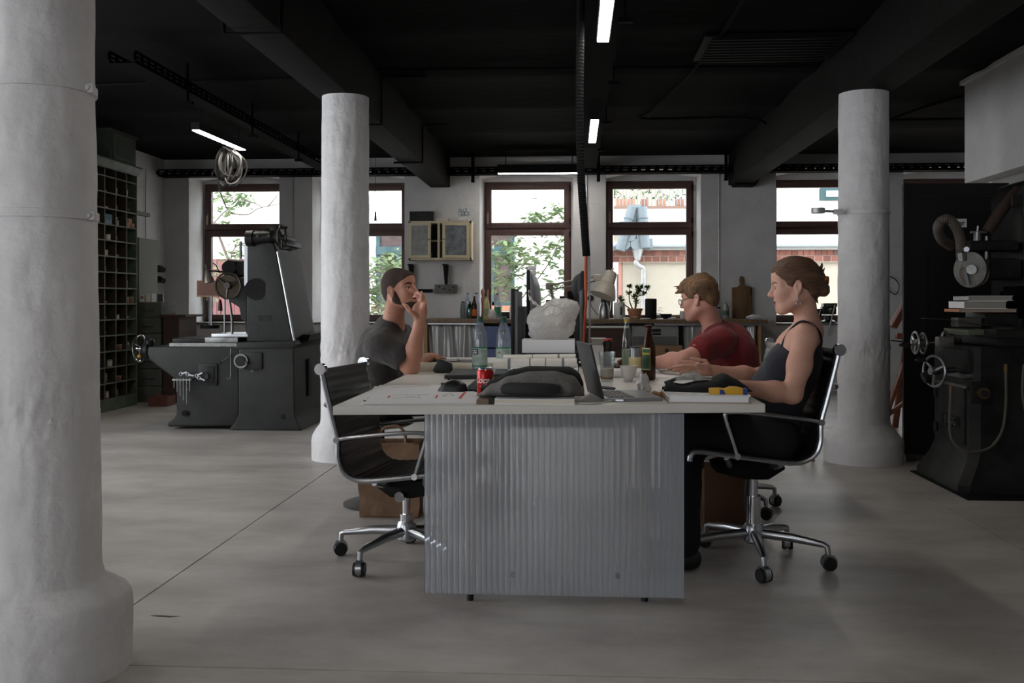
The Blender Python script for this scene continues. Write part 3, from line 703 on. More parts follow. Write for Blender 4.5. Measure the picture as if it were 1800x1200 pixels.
# things in the pigeonholes
item_m = [mat('tin', (150, 148, 140), .4, .6), mat('jar_grey', (120, 118, 112), .5), mat('box_brown', (134, 98, 76), .8), mat('box_pale', (170, 160, 146), .8), mat('box_dark', (70, 64, 60), .7), mat('bright_bit', (196, 192, 184), .4)]
rnd = random.Random(12)
ordn = ['lowest', 'second lowest', 'third lowest', 'fourth lowest', 'fifth lowest', 'sixth lowest', 'seventh lowest', 'seventh highest', 'sixth highest', 'fifth highest', 'fourth highest', 'third highest', 'second highest', 'highest']
colw = {nc - 1: 'column nearest the window', nc - 2: 'second column from the window', nc - 3: 'third column from the window', nc - 4: 'fourth column from the window'}
sizes = {}
def place_item(nm, lab, cat, build, x, y, z):
    t = thing(nm, lab, cat, (x, y, z), rnd.uniform(-.3, .3), group='small parts in the pigeonholes'); build(t)
for c in range(nc - 4, nc):
    for r_ in range(nr):
        zb = .12 + r_ * rh + .007
        nrep = rnd.choice([1, 2, 2, 3]); kinds = rnd.sample(['jar', 'tin', 'carton', 'bolt'], min(nrep, 4))
        if r_ >= 13: kinds = kinds[:1]
        if c == nc - 4: kinds = kinds[:1]
        for k, kd in enumerate(kinds):
            y = y0 + c * cw + cw * (k + .5 + rnd.uniform(-.12, .12)) / len(kinds); x = SX - rnd.uniform(.05, .11)
            where = 'in the %s row, %s' % (ordn[r_], colw[c])
            if kd == 'jar':
                hh, rr = rnd.uniform(.05, .10), rnd.uniform(.016, .024)
                def bd(t, hh=hh, rr=rr):
                    MB().lathe([(rr * .9, 0), (rr, .004), (rr, hh * .75), (rr * .8, hh * .82), (rr * .8, hh * .84)], n=12).build('body', item_m[1], t, smooth=True, world=False)
                    MB().lathe([(rr * .86, hh * .84), (rr * .86, hh)], n=12).build('lid', item_m[0], t, world=False)
                place_item('parts_jar', 'small lidded jar ' + where, 'jar', bd, x, y, zb)
            elif kd == 'tin':
                hh, rr = rnd.uniform(.03, .08), rnd.uniform(.018, .03)
                def bd(t, hh=hh, rr=rr):
                    MB().lathe([(rr, 0), (rr, hh * .8)], n=14).build('body', item_m[5], t, smooth=True, world=False)
                    MB().lathe([(rr * 1.05, hh * .8), (rr * 1.05, hh), (rr * .9, hh)], n=14).build('lid', item_m[0], t, smooth=True, world=False)
                place_item('parts_tin', 'small round tin ' + where, 'tin', bd, x, y, zb)
            elif kd == 'carton':
                hh, w_ = rnd.uniform(.03, .09), rnd.uniform(.04, .07); mm = item_m[rnd.choice([2, 2, 3, 4])]
                def bd(t, hh=hh, w_=w_, mm=mm):
                    MB().box((0, 0, hh * .45), (.06, w_, hh * .9)).build('body', mm, t, bevel=.002, world=False)
                    MB().box((0, 0, hh * .95), (.063, w_ + .003, hh * .16)).build('lid', item_m[3], t, bevel=.002, world=False)
                place_item('parts_carton', 'little carton ' + where, 'box', bd, x, y, zb)
            else:
                hh = rnd.uniform(.03, .07)
                def bd(t, hh=hh):
                    MB().cyl((0, -.03, .008), (.0, .035, .008 + hh * .3), .007, n=8).build('shank', item_m[0], t, world=False)
                    MB().cyl((0, -.04, .012), (0, -.026, .014), .014, n=6).build('head', item_m[5], t, world=False)
                place_item('steel_bolt', 'loose steel bolt ' + where, 'bolt', bd, x, y, zb)
# coloured boxes in the rack
for nm, lab, px0, px1, py0, py1, mm in (('blue_box', 'teal and blue cardboard box in the rack', 180, 197, 366, 381, mat('teal_box', (82, 112, 118), .8)), ):
    z = .12 + 11 * rh + .007; y = y0 + (nc - 3) * cw + .1
    t = thing(nm, lab, 'box', (SX - .03, y, z)); MB().bb(SX - .14, SX - .01, y - .07, y + .08, z, z + .045).build('body', mat('pale_blue_box', (120, 136, 150), .8), t); MB().bb(SX - .142, SX - .008, y - .072, y + .082, z + .045, z + .10).build('lid', mm, t)
for k in range(3):
    z = .12 + 11 * rh + .007 + (.046 if k == 2 else 0); y = y0 + (nc - 1) * cw + (.06 + .11 * k if k < 2 else .1)
    t = thing('brown_box', ['brown carton at the left in the colourful box pile of the rack', 'brown carton at the right in the colourful box pile of the rack', 'brown carton lying on top of the box pile in the rack'][k], 'box', (SX - .05, y, z), rnd.uniform(-.2, .2)); MB().box((0, 0, .018), (.09, .1, .036)).build('body', mat('tan_box', (172, 128, 104), .8), t, world=False); MB().box((0, 0, .04), (.092, .102, .01)).build('lid', mat('tan_lid', (190, 150, 124), .8), t, world=False)

# tall cupboard in the corner
cb = thing('corner_cupboard', 'tall grey cupboard with brown front in the left corner', 'cabinet', (-5.1, 11.2, 0))
MB().bb(-5.295, -4.92, 11.0, 11.5, 0, 1.84).build('body', mat('cupboard_grey', (128, 127, 122), .7), cb)
dd = MB().bb(-5.28, -4.93, 10.97, 11.0, .05, 1.82).build('door', wood_dark, cb); MB().bb(-5.24, -4.97, 10.955, 10.97, 1.0, 1.75).build('upper_panel', wood_dark, dd); MB().bb(-5.24, -4.97, 10.955, 10.97, .15, .92).build('lower_panel', wood_dark, dd)
for k, (py, lab) in enumerate(((472, 'upper'), (491, 'lower'))):
    c = P(281, py, 12.2); t = thing('wall_socket', '%s of two black industrial sockets in the left corner' % lab, 'socket', c)
    MB().box(c + V(-.04, .04, 0), (.1, .1, .09)).build('box', black_plastic, t, bevel=.01); MB().cyl(c + V(.01, .0, 0), c + V(.06, -.03, -.02), .035, n=14).build('plug', black_plastic, t)
pipe('thin cable running down the left corner to the sockets', [(-5.28, 12.0, 2.75), (-5.285, 12.0, 2.3), (-5.285, 12.0, 1.5)], .006, 'wall_cable', grey_plastic, 'cable', 0)
# stack of grey crates
crate_m = mat('crate_grey_green', (88, 88, 80), .6, rgb2=(70, 70, 64), scale=6)
cpos = [(0, .16), (.165, .15), (.32, .16), (.76, .15), (.92, .17)]
cx0, cx1, cy = P(238, 700, 10.75).x, P(283, 700, 10.75).x, 10.75
z = 0.0
for k, hgt in enumerate((.18, .19, .19, .20, .18, .17)):
    lab = ['lowest grey metal crate in the stack beside the rack', 'second grey metal crate from the floor beside the rack', 'third grey metal crate from the floor beside the rack', 'fourth metal crate from the floor, partly behind the steel wheel', 'second metal crate from the top of the stack beside the rack', 'topmost metal crate of the stack beside the rack'][k]
    t = thing('metal_crate', lab, 'crate', ((cx0 + cx1) / 2, cy + .2, z), rnd.uniform(-.05, .05), group='stacked metal crates')
    w = cx1 - cx0; m = MB().box((0, 0, hgt * .5), (w, .4, hgt - .004)); m.build('body', crate_m, t, bevel=.012, world=False)
    for zz in (.25, .75): MB().box((0, 0, hgt * zz), (w + .012, .412, .014)).build('rib', crate_m, t, world=False)
    MB().tube([(-.05, -.2, hgt * .5), (-.05, -.225, hgt * .42), (.05, -.225, hgt * .42), (.05, -.2, hgt * .5)], .006, 6).build('handle', steel, t, world=False)
    z += hgt
zt = z
for k in range(4):
    t = thing('spray_box', ['white carton with round print at the left on the crates', 'white carton in the middle on the crates', 'narrow white carton at the right on the crates', 'dark carton at the back on the crates'][k], 'box', (cx0 + .04 + .065 * k, cy + .12, zt), .1 * k, group='cartons on the crates')
    MB().box((0, 0, .045), (.055, .08, .09)).build('body', [paper_white, paper_cream, paper_white, black_plastic][k], t, world=False); MB().box((0, 0, .092), (.057, .082, .006)).build('lid', paper_cream, t, world=False)
    if k == 0: MB().cyl((0, -.0405, .05), (0, -.042, .05), .018, n=14).build('print', mat('tan_box', ()), t, world=False)
# dark cabinet and red stool behind the machine bed
dk = thing('dark_side_cabinet', 'dark wooden cabinet with overhanging top behind the machine bed', 'cabinet', (-4.1, 10.6, 0))
A, B = P(287, 557, 10.7), P(315, 700, 10.7)
MB().bb(A.x, B.x, 10.7, 11.2, 0, A.z).build('body', wood_dark, dk); MB().bb(A.x - .03, P(329, 557, 10.7).x, 10.65, 11.25, A.z, A.z + .025).build('top', wood_dark, dk)
A, B = P(281, 696, 10.6), P(312, 706, 10.6); t = thing('red_wooden_box', 'low red brown wooden box on the floor behind the machine', 'box', ((A.x + B.x) / 2, 10.4, 0)); MB().bb(A.x, B.x, 10.3, 10.55, 0, .09).build('body', wood_red, t); MB().bb(A.x - .01, B.x + .01, 10.29, 10.56, .09, .105).build('lid', wood_red, t)
# ================================================================ MACHINES
def axis_m(d):
    return Vector(d).normalized().to_track_quat('Z', 'Y').to_matrix()
def handwheel(parent, c, ax, r, t, m, spokes=3, hub=.03, knob=None, name='handwheel', dish=0.0, world=True):
    M = axis_m(ax); c = Vector(c); b = MB()
    b.ring(c, r, t, 'z', 36, 8, M)
    b.cyl(c - M @ V(0, 0, hub * .8), c + M @ V(0, 0, hub * 1.1), hub, hub * .85, 16)
    for k in range(spokes):
        a = 2 * PI * k / spokes + .4; d = M @ V(math.cos(a), math.sin(a), 0)
        b.tube([c + d * hub * .5, c + d * (r)], [t * 1.5, t * .9], 6)
    o = b.build(name, m, parent, smooth=True, world=world)
    if knob:
        d = M @ V(math.cos(knob), math.sin(knob), 0) * r
        MB().lathe([(.006, 0), (.012, .02), (.014, .05), (.009, .075), (.003, .08)], c + d, 12, M).build('grip', mat('knob_dark', (40, 30, 26), .3), o, smooth=True, world=False)
    return o
F1 = 8.45
def pz(lst, Y): return [XZ(x, y, Y) for x, y in lst]
mm = thing('boring_machine', 'large grey-green jig boring machine with tapered column and handwheels', 'machine', (-2.9, 8.8, 0))
MB().prism(pz([(404, 757), (404, 752), (414, 741), (419, 728), (419, 610), (516, 606), (518, 728), (524, 744), (530, 757)], F1), F1, F1 + 1.0).build('base', machine_green, mm, bevel=.02, seg=3)
MB().prism(pz([(416, 606), (420, 601), (514, 599), (519, 604), (518, 612), (417, 613)], F1), F1 - .015, F1 + 1.02).build('base_ledge', machine_green, mm, bevel=.008)
MB().prism(pz([(295, 750), (295, 743), (305, 736), (310, 728), (310, 668), (278, 645), (262, 632), (259, 622), (260, 609), (420, 607), (420, 749)], F1 + .03), F1 + .03, F1 + .75).build('bed', machine_green, mm, bevel=.015, seg=3)
MB().prism(pz([(433, 602), (433, 412), (440, 404), (476, 408), (486, 440), (501, 520), (512, 580), (517, 602)], F1 + .1), F1 + .1, F1 + .86).build('column', machine_green, mm, bevel=.018, seg=3)
e = MB()
e.tube([P(488, 442, F1 + .085), P(503, 522, F1 + .085), P(514, 582, F1 + .085), P(518, 600, F1 + .085)], .011, 8, smooth=3); e.build('polished_edge', alu, mm, smooth=True)
e = MB().tube([P(523, 440, F1 + .87), P(536, 500, F1 + .87), P(549, 570, F1 + .87), P(554, 598, F1 + .87)], .011, 8, smooth=3); e.build('polished_edge', alu, mm, smooth=True)
MB().prism(pz([(476, 418), (500, 412), (524, 428), (528, 436), (484, 436)], F1 + .8), F1 + .2, F1 + .9).build('column_cap', machine_dark, mm, bevel=.02)
a, b = P(436, 419, F1 + .08), P(487, 416, F1 + .08)
g = MB().cyl(a, b, .055, .048, 20); g.cyl(a - V(.01, 0, 0), a + V(.05, 0, 0), .068, n=20); g.cyl(b - V(.05, 0, 0), b, .06, .04, 18); g.build('gear_housing', machine_dark, mm, smooth=True)
for (x, y) in ((452, 415), (472, 414)): MB().cyl(P(x, y, F1 + .03), P(x, y, F1 - .0), .013, n=8).build('bolt', steel, mm)
MB().box(P(482, 402, F1 + .1), (.06, .06, .05)).build('gear_bracket', machine_dark, mm, bevel=.01)
MB().cyl(P(470, 400, F1 + .1), P(505, 400, F1 + .1), .014, n=8).build('lever_bar', machine_dark, mm)
handwheel(mm, P(496, 418, F1 + .02), (1, -.03, 0), .108, .009, machine_dark, 3, .024, knob=-1.2)
MB().tube([P(490, 440, F1), P(507, 441, F1 - .05)], .008, 8).build('crank', chrome, mm)
# spindle head at the left of the column
MB().prism(pz([(434, 598), (434, 488), (404, 486), (400, 500), (404, 530), (420, 540), (424, 562), (430, 565)], F1 + .18), F1 + .18, F1 + .55).build('spindle_head', machine_dark, mm, bevel=.02)
MB().prism(pz([(434, 486), (434, 458), (398, 455), (392, 466), (392, 486)], F1 + .2), F1 + .2, F1 + .5).build('motor_housing', machine_dark, mm, bevel=.03, seg=3)
MB().cyl(P(402, 470, F1 + .18), P(402, 470, F1 + .12), .06, n=20).build('motor_cap', machine_dark, mm, smooth=True)
MB().cyl(P(424, 470, F1 + .2), P(424, 470, F1 + .13), .045, n=18).build('motor_knob', machine_dark, mm, smooth=True)
MB().cyl(P(423, 455, F1 + .3), P(423, 424, F1 + .3), .013, n=10).build('pipe', steel, mm); MB().box(P(434, 460, F1 + .13), (.03, .06, .42)).build('slide', alu, mm)
disc = MB().cyl(P(400, 503, F1 + .12), P(400, 503, F1 + .17), .10, n=28); disc.build('dial', mat('old_brass_plate', (110, 100, 84), .5, .5, var=.2), mm, smooth=True)
handwheel(mm, P(401, 502, F1 + .07), (0, -1, 0), .112, .0095, mat('wheel_dark', (60, 57, 54), .35, .7), 3, .034)
MB().cyl(P(450, 508, F1 + .1), P(450, 508, F1 + .075), .095, n=28).build('side_boss', machine_green, mm, smooth=True)
MB().tube([P(403, 525, F1 + .2), P(408, 560, F1 + .2), P(408, 596, F1 + .2)], .012, 8).build('spindle', steel, mm)
MB().tube([P(386, 480, F1 + .2), P(380, 466, F1 + .2), P(374, 462, F1 + .2)], .006, 6).build('oil_pipe', machine_dark, mm)
# work lamp
lp = P(366, 488, F1 + .1); M = Euler((0, R(-12), 0)).to_matrix()
MB().tube([P(394, 478, F1 + .2), P(376, 476, F1 + .12), P(367, 476, F1 + .1)], .008, 8).build('lamp_arm', machine_dark, mm)
MB().lathe([(.047, -.045), (.044, -.01), (.022, .03), (.017, .06), (.004, .075), (.003, .12)], lp, 20, M).build('lamp_shade', mat('lamp_metal', (120, 112, 100), .4, .7), mm, smooth=True)
bl = P(387, 540, F1 + .25)
MB().lathe([(.022, -.03), (.021, -.02), (.016, .04), (.008, .07)], bl, 14).build('bulb_holder', black_plastic, mm, smooth=True); MB().ball(bl - V(0, 0, .04), (.013, .013, .022)).build('bulb', mat('bulb_glass', (210, 208, 200), .1), mm, smooth=True)
MB().tube([bl + V(0, 0, .06), bl + V(-.02, 0, .1), bl + V(-.015, 0, .14)], .004, 6).build('lamp_cord', black_plastic, mm)
for (x, y0_, y1_) in ((395, 520, 585), (372, 520, 572)): MB().cyl(P(x, y0_, F1 + .4), P(x, y1_, F1 + .4), .008, n=8).build('guide_rod', alu, mm)
# table on the bed
MB().bb(P(300, 600, F1 + .05).x, P(418, 600, F1 + .05).x, F1 + .02, F1 + .7, P(300, 609, F1).z, P(300, 603, F1).z).build('slide_way', steel, mm)
MB().bb(P(303, 600, F1 + .05).x, P(360, 600, F1 + .05).x, F1 + .05, F1 + .6, P(300, 603, F1).z, P(300, 595, F1).z).build('work_table', machine_dark, mm, bevel=.005)
MB().bb(P(360, 600, F1 + .05).x, P(418, 600, F1 + .05).x, F1 + .05, F1 + .6, P(300, 603, F1).z, P(300, 593, F1).z).build('work_table', steel, mm, bevel=.005)
MB().bb(P(368, 590, F1 + .05).x, P(432, 590, F1 + .05).x, F1 + .1, F1 + .6, P(300, 593, F1).z, P(300, 587, F1).z).build('top_plate', alu, mm, bevel=.003)
# end wheel, hub
MB().cyl(P(262, 615, F1 + .3), P(252, 615, F1 + .3), .075, .06, 20).build('end_boss', machine_green, mm, smooth=True)
MB().ball(P(263, 602, F1 + .3), .045).build('end_dome', machine_dark, mm, smooth=True)
handwheel(mm, P(246, 612, F1 + .3), (-1, .12, 0), .118, .0085, chrome, 3, .025)
MB().ball(P(245, 626, F1 + .28), .018).build('yellow_tag', mat('yellow_tag', (180, 140, 50), .6), mm)
# switch plate, dials, levers
c = P(366, 658, F1 + .02); MB().box(c, (.165, .02, .19)).build('switch_plate', machine_green, mm, bevel=.006)
MB().box(c + V(0, -.012, 0), (.115, .014, .145)).build('switch_inner', machine_dark, mm, bevel=.004); MB().cyl(c + V(-.012, -.018, -.012), c + V(-.012, -.04, -.012), .03, n=16).build('switch_knob', black_plastic, mm)
c = P(425, 634, F1 - .01); dl = MB().cyl(c, c - V(0, .03, 0), .062, n=28); dl.build('dial', steel, mm, smooth=True); MB().cyl(c - V(0, .03, 0), c - V(0, .045, 0), .045, n=24).build('dial_face', machine_dark, mm, smooth=True)
MB().box(c + V(.10, 0, 0), (.16, .02, .15)).build('gear_plate', machine_green, mm, bevel=.03)
for (x, y) in ((432, 637), (443, 652)): MB().cyl(P(x, y, F1 - .03), P(x, y, F1 - .06), .011, n=10).build('knob', chrome, mm)
MB().tube([P(406, 624, F1 - .01), P(388, 636, F1 - .05)], .006, 8).build('lever', steel, mm); MB().ball(P(387, 637, F1 - .05), .013).build('lever_knob', black_plastic, mm, smooth=True)
MB().tube([P(406, 612, F1 - .01), P(406, 664, F1 - .01), P(400, 666, F1 - .01)], .006, 8).build('pull_rod', steel, mm)
for (x, y) in ((324, 726), (499, 732)): MB().cyl(P(x, y, F1 + .02), P(x, y, F1 - .004), .024, n=18).build('lifting_hole', black_plastic, mm)
# side hatch on the right face of the base
xr = P(518, 680, F1).x; MB().box((xr + .008, F1 + .48, .43), (.02, .17, .34)).build('side_hatch', machine_dark, mm, bevel=.03)
MB().box(P(466, 559, F1 + .1), (.11, .008, .05)).build('maker_plate', machine_dark, mm)
MB().prism_x([(F1 + .2, P(518, 601, F1).z), (F1 + .95, P(518, 601, F1).z), (F1 + .95, P(518, 590, F1).z + .02), (F1 + .3, P(518, 590, F1).z)], xr - .02, xr + .06).build('drip_tray', machine_dark, mm)
# wrench rack
wr = thing('wrench_rack', 'small shelf of spanners and rods fixed to the machine bed', 'tool rack', P(322, 668, F1))
MB().box(P(322, 667, F1 - .03), (.17, .07, .012)).build('ledge', steel, wr)
for k in range(6): MB().cyl(P(306 + k * 5.5, 664, F1 - .05), P(306 + k * 5.5, 682 + (k * 37 % 30), F1 - .05), .004, n=6).build('rod', steel, wr)
for (x, y, an_) in ((318, 657, .3), (330, 658, -.2), (346, 660, .5), (350, 664, -.4)):
    c = P(x, y, F1 - .04); q = MB().ring(c, .014, .005, 'y', 14, 6); q.box(c + V(.03 * math.cos(an_), 0, .03 * math.sin(an_)), (.05, .008, .012), (0, -an_, 0)); q.build('spanner', alu, wr)
# board hung in the left window, base plates on its sill
t = thing('wooden_board', 'red brown wooden board hanging behind the machine handwheel', 'board', P(362, 507, 9.3)); MB().bb(P(346, 500, 9.3).x, P(392, 500, 9.3).x, 9.3, 9.33, P(360, 520, 9.3).z, P(360, 493, 9.3).z).build('panel', wood_red, t); MB().bb(P(346, 500, 9.3).x, P(392, 500, 9.3).x, 9.295, 9.335, P(360, 521.5, 9.3).z, P(360, 519.5, 9.3).z).build('edge', wood_pale, t)
MB().cyl(P(369, 520, 9.32), P(369, 575, 9.32), .012, n=8).build('post', alu, t); MB().cyl(P(369, 577, 9.32), P(369, 571, 9.32), .09, n=20).build('foot', black_metal, t)

# ---------------------------------------------------------------- right: surface grinder
F2 = 5.9
gm = thing('surface_grinder', 'dark old surface grinding machine with handwheels and hoses', 'machine', (2.9, 6.3, 0))
md = machine_dark
XL = 2.32
def ring_poly(x0, x1, y0, y1, c=.05): return [(x0 + c, y0), (x1 - c, y0), (x1, y0 + c), (x1, y1 - c), (x1 - c, y1), (x0 + c, y1), (x0, y1 - c), (x0, y0 + c)]
b = MB(); secs = [(.0, -.10), (.05, -.10), (.16, -.03), (.24, 0), (.85, .0)]
loops = [[(x, y, z) for x, y in ring_poly(XL + o_, 3.3, 5.97 + o_, 6.62 - o_ * .4)] for z, o_ in secs]
vs = [q for l in loops for q in l]; fs = [(i * 8 + k, i * 8 + (k + 1) % 8, (i + 1) * 8 + (k + 1) % 8, (i + 1) * 8 + k) for i in range(len(secs) - 1) for k in range(8)] + [tuple(range(8)), tuple(range(32, 40))]
b.add(vs, fs).build('pedestal', md, gm, smooth=R(35))
MB().bb(XL - .012, XL + .01, 6.06, 6.48, .26, .60).build('access_door', md, gm, bevel=.02)
MB().bb(XL - .014, XL, 6.12, 6.42, .35, .42).build('name_recess', black_metal, gm)
lettering('maker_name', 'JUNG', .075, Matrix(((0, 0, -1, XL - .0145), (-1, 0, 0, 6.27), (0, 1, 0, .385), (0, 0, 0, 1))), steel, gm, .002)
for zz in (.32, .54): MB().cyl((XL - .02, 6.5, zz - .03), (XL - .02, 6.5, zz + .03), .014, n=8).build('hinge', md, gm)
MB().bb(XL - .03, XL + .03, 6.0, 6.5, .66, .69).build('step_rail', steel, gm, bevel=.006); MB().bb(XL - .025, XL + .03, 6.0, 6.52, .60, .62).build('step_rail', steel, gm, bevel=.006)
MB().bb(XL - .015, XL + .1, 6.0, 6.55, .69, .83).build('apron', md, gm, bevel=.02)
MB().bb(XL + .12, 3.4, 5.9, 6.6, .85, .93).build('saddle', md, gm, bevel=.02)
MB().bb(XL + .1, 3.4, 5.88, 6.2, .90, .955).build('table_slide', md, gm, bevel=.01)
c = P(1725, 690, F2 + .05); MB().box(c, (.125, .02, .13)).build('switch_plate', md, gm, bevel=.008); MB().cyl(c - V(0, .01, 0), c - V(0, .05, 0), .032, n=18).build('switch_knob', mat('brass_old', (96, 78, 50), .4, .6), gm, smooth=True); MB().cyl(c - V(0, .05, 0), c - V(0, .07, 0), .02, n=14).build('switch_button', black_plastic, gm)
handwheel(gm, P(1642, 652, 6.15), (-.9, -.36, 0), .092, .008, alu, 3, .026, knob=2.4)
handwheel(gm, P(1609, 602, 6.3), (-1, -.02, 0), .066, .007, alu, 3, .018, knob=3.4)
handwheel(gm, P(1623, 603, 6.3), (-1, -.02, 0), .062, .008, steel, 5, .03)
MB().cyl(P(1605, 603, 6.3), P(1690, 600, 6.3), .012, n=10).build('shaft', steel, gm)
MB().tube([P(1640, 652, 6.15), P(1680, 650, 6.1)], .018, 10).build('shaft', md, gm)
MB().cyl(P(1623, 665, 6.2), P(1634, 660, 6.2), .035, n=14).build('side_knob', md, gm)
# coolant lines
MB().tube([P(1671, 690, 5.88), P(1669, 740, 5.86), P(1673, 772, 5.84), P(1692, 791, 5.82), P(1712, 794, 5.82), P(1742, 785, 5.82), P(1762, 755, 5.84), P(1768, 710, 5.86), P(1768, 655, 5.88)], .0075, 8, smooth=5).build('hose_line', mat('hose_beige', (84, 80, 70), .5), gm, smooth=True)
MB().cyl(P(1671, 690, 5.88), P(1671, 678, 5.88), .012, n=8).build('hose_end', mat('brass_old', ()), gm); MB().cyl(P(1768, 655, 5.88), P(1768, 640, 5.88), .012, n=8).build('hose_end', mat('brass_old', ()), gm)
MB().tube([P(1800, 640, 5.86), P(1797, 690, 5.85), P(1803, 725, 5.85)], .0075, 8, smooth=4).build('hose_line', mat('hose_beige', ()), gm, smooth=True)
MB().box(P(1660, 600, 6.0), (.09, .07, .06)).build('way_end', mat('worn_bright', (92, 90, 86), .45, .4, var=.3, scale=14), gm, bevel=.012)
# longitudinal table, splash plate and dogs
MB().bb(P(1685, 575, 6.2).x, 3.5, 6.05, 6.45, P(1700, 588, 6.2).z, P(1700, 578, 6.2).z).build('work_table', mat('worn_olive', (92, 98, 80), .5, .2), gm, bevel=.008)
MB().prism(pz([(1735, 592), (1737, 578), (1778, 576), (1800, 580), (1800, 584), (1786, 586), (1776, 594)], 6.02), 6.02, 6.12).build('table_dog', mat('worn_olive', ()), gm, bevel=.006)
MB().tube([P(1655, 594, 6.1), P(1660, 582, 6.1), P(1668, 590, 6.1), P(1690, 592, 6.1)], .01, 8, smooth=4).build('guard_bow', steel, gm, smooth=True)
def splash(u, v):
    p = P(1619 + 125 * u, 559 + 14 * u - 3 * math.sin(u * PI), 6.05 + .25 * v); return p
MB().grid(splash, 14, 4).build('splash_plate', steel, gm, smooth=True, solid=.003)
# column, head and wheel
MB().prism(pz([(1775, 620), (1775, 345), (1780, 328), (1792, 318), (1830, 316), (1900, 330), (1900, 620)], 6.5), 6.3, 6.8).build('column', md, gm, bevel=.03, seg=3)
MB().box(P(1787, 352, 6.3), (.06, .02, .08)).build('column_plate', md, gm, bevel=.004)
MB().bb(P(1695, 430, 6.4).x, P(1780, 430, 6.4).x, 6.3, 6.55, P(1700, 442, 6.4).z, P(1700, 424, 6.4).z).build('head_arm', md, gm, bevel=.02)
MB().bb(P(1725, 430, 6.4).x, P(1785, 430, 6.4).x, 6.3, 6.6, P(1700, 492, 6.4).z, P(1700, 455, 6.4).z).build('spindle_head', md, gm, bevel=.03)
q = P(1707, 474, 6.25); MB().lathe([(.015, -.012), (.094, -.012), (.098, 0), (.094, .03), (.02, .034)], q, 30, axis_m((-.55, -.8, 0)) @ Matrix.Diagonal((1, 1.15, 1)).to_3x3()).build('wheel_guard', mat('worn_bright', ()), gm, smooth=True)
MB().cyl(q + V(-.01, -.03, 0), q + V(-.02, -.055, 0), .03, n=18).build('spindle_nut', steel, gm, smooth=True)
MB().cyl(q + V(.02, .02, -.02), q + V(.01, -.02, -.02), .085, n=30).build('grinding_wheel', mat('abrasive', (120, 100, 90), .9), gm, smooth=True)
MB().prism(pz([(1690, 476), (1695, 470), (1702, 500), (1697, 500)], 6.22), 6.2, 6.3).build('guard_lip', alu, gm)
# extraction hoses
pts = [P(1672, 432, 6.55), P(1655, 420, 6.45), P(1649, 400, 6.35), P(1657, 387, 6.3), P(1670, 387, 6.28), P(1682, 402, 6.27), P(1688, 422, 6.26), P(1690, 446, 6.26)]
path = catmull([Vector(p) for p in pts], 12)
MB().tube(path, [.030 + (.0025 if i % 2 else -.002) for i in range(len(path))], 14).build('extraction_hose', mat('hose_grey', (80, 72, 66), .5), gm, smooth=R(20))
MB().cyl(P(1690, 444, 6.26), P(1692, 458, 6.26), .033, n=16).build('hose_collar', steel, gm, smooth=True)
MB().cyl(P(1699, 438, 6.24), P(1699, 438, 6.2), .016, n=12).build('clamp_screw', alu, gm)
MB().tube([P(1735, 408, 6.4), P(1750, 385, 6.4), P(1772, 355, 6.42), P(1790, 335, 6.45)], .036, 14, smooth=6).build('feed_hose', mat('hose_brown', (58, 42, 36), .6), gm, smooth=True)
MB().cyl(P(1718, 430, 6.4), P(1718, 408, 6.4), .022, n=12).build('oil_cup', steel, gm); MB().cyl(P(1718, 408, 6.4), P(1719, 397, 6.4), .006, n=8).build('oil_pin', alu, gm); MB().box(P(1720, 408, 6.4), (.09, .03, .012)).build('clamp_bar', steel, gm)
MB().cyl(P(1734, 415, 6.38), P(1734, 478, 6.38), .011, n=8).build('guide_rod', steel, gm)
bell = MB()
for k in range(7): bell.bb(P(1776, 0, 6.2).x - (.02 if k % 2 else 0), P(1850, 0, 6.2).x, 6.1, 6.3, P(1720, 503 + k * 8 + 8, 6.2).z, P(1720, 503 + k * 8, 6.2).z)
bell.build('bellows', mat('black_rubber', (9, 9, 9), .9, spec=.05), gm)
MB().box(P(1698, 566, 6.15), (.135, .12, .055)).build('vise_block', mat('worn_bright', ()), gm, bevel=.005)
MB().bb(P(1719, 0, 6.2).x, P(1776, 0, 6.2).x, 6.1, 6.4, P(1720, 572, 6.2).z, P(1720, 549, 6.2).z).build('chuck', md, gm, bevel=.01)
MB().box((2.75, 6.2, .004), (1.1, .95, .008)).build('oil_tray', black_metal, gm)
# books on the grinder
def book(label, x0, x1, y0, y1, z0, z1, cover, pages, nm='book', grp='books on the grinder', rz=0):
    t = thing(nm, label, 'book', ((x0 + x1) / 2, (y0 + y1) / 2, z0), rz, group=grp)
    w, d, h = (x1 - x0), (y1 - y0), (z1 - z0); c = min(.004, h * .12)
    MB().box((0, 0, c / 2), (w, d, c)).build('back_cover', cover, t, world=False); MB().box((0, 0, h - c / 2), (w, d, c)).build('front_cover', cover, t, world=False)
    MB().box((-w / 2 + c / 2, 0, h / 2), (c, d, h)).build('spine', cover, t, world=False)
    MB().box((c / 2 - .003, 0, h / 2), (w - .006 - c, d - .008, h - 2 * c)).build('pages', pages, t, world=False)
    return t
pg = mat('page_grey', (156, 152, 146), .85)
for (pa, pb, ya, yb, cv, lab) in ((1684, 1786, 548.5, 542.5, mat('cover_orange', (190, 130, 100), .6), 'orange spined book at the bottom of the grinder book stack'), (1692, 1768, 542.5, 528.5, paper_white, 'thick white spined book in the middle of the grinder stack'), (1700, 1779, 528.5, 519.5, mat('cover_grey', (170, 170, 166), .6), 'thin grey book on top of the grinder book stack')):
    book(lab, P(pa, 0, 6.1).x, P(pb, 0, 6.1).x, 6.08, 6.32, P(1720, ya, 6.12).z, P(1720, yb, 6.12).z, cv, pg)

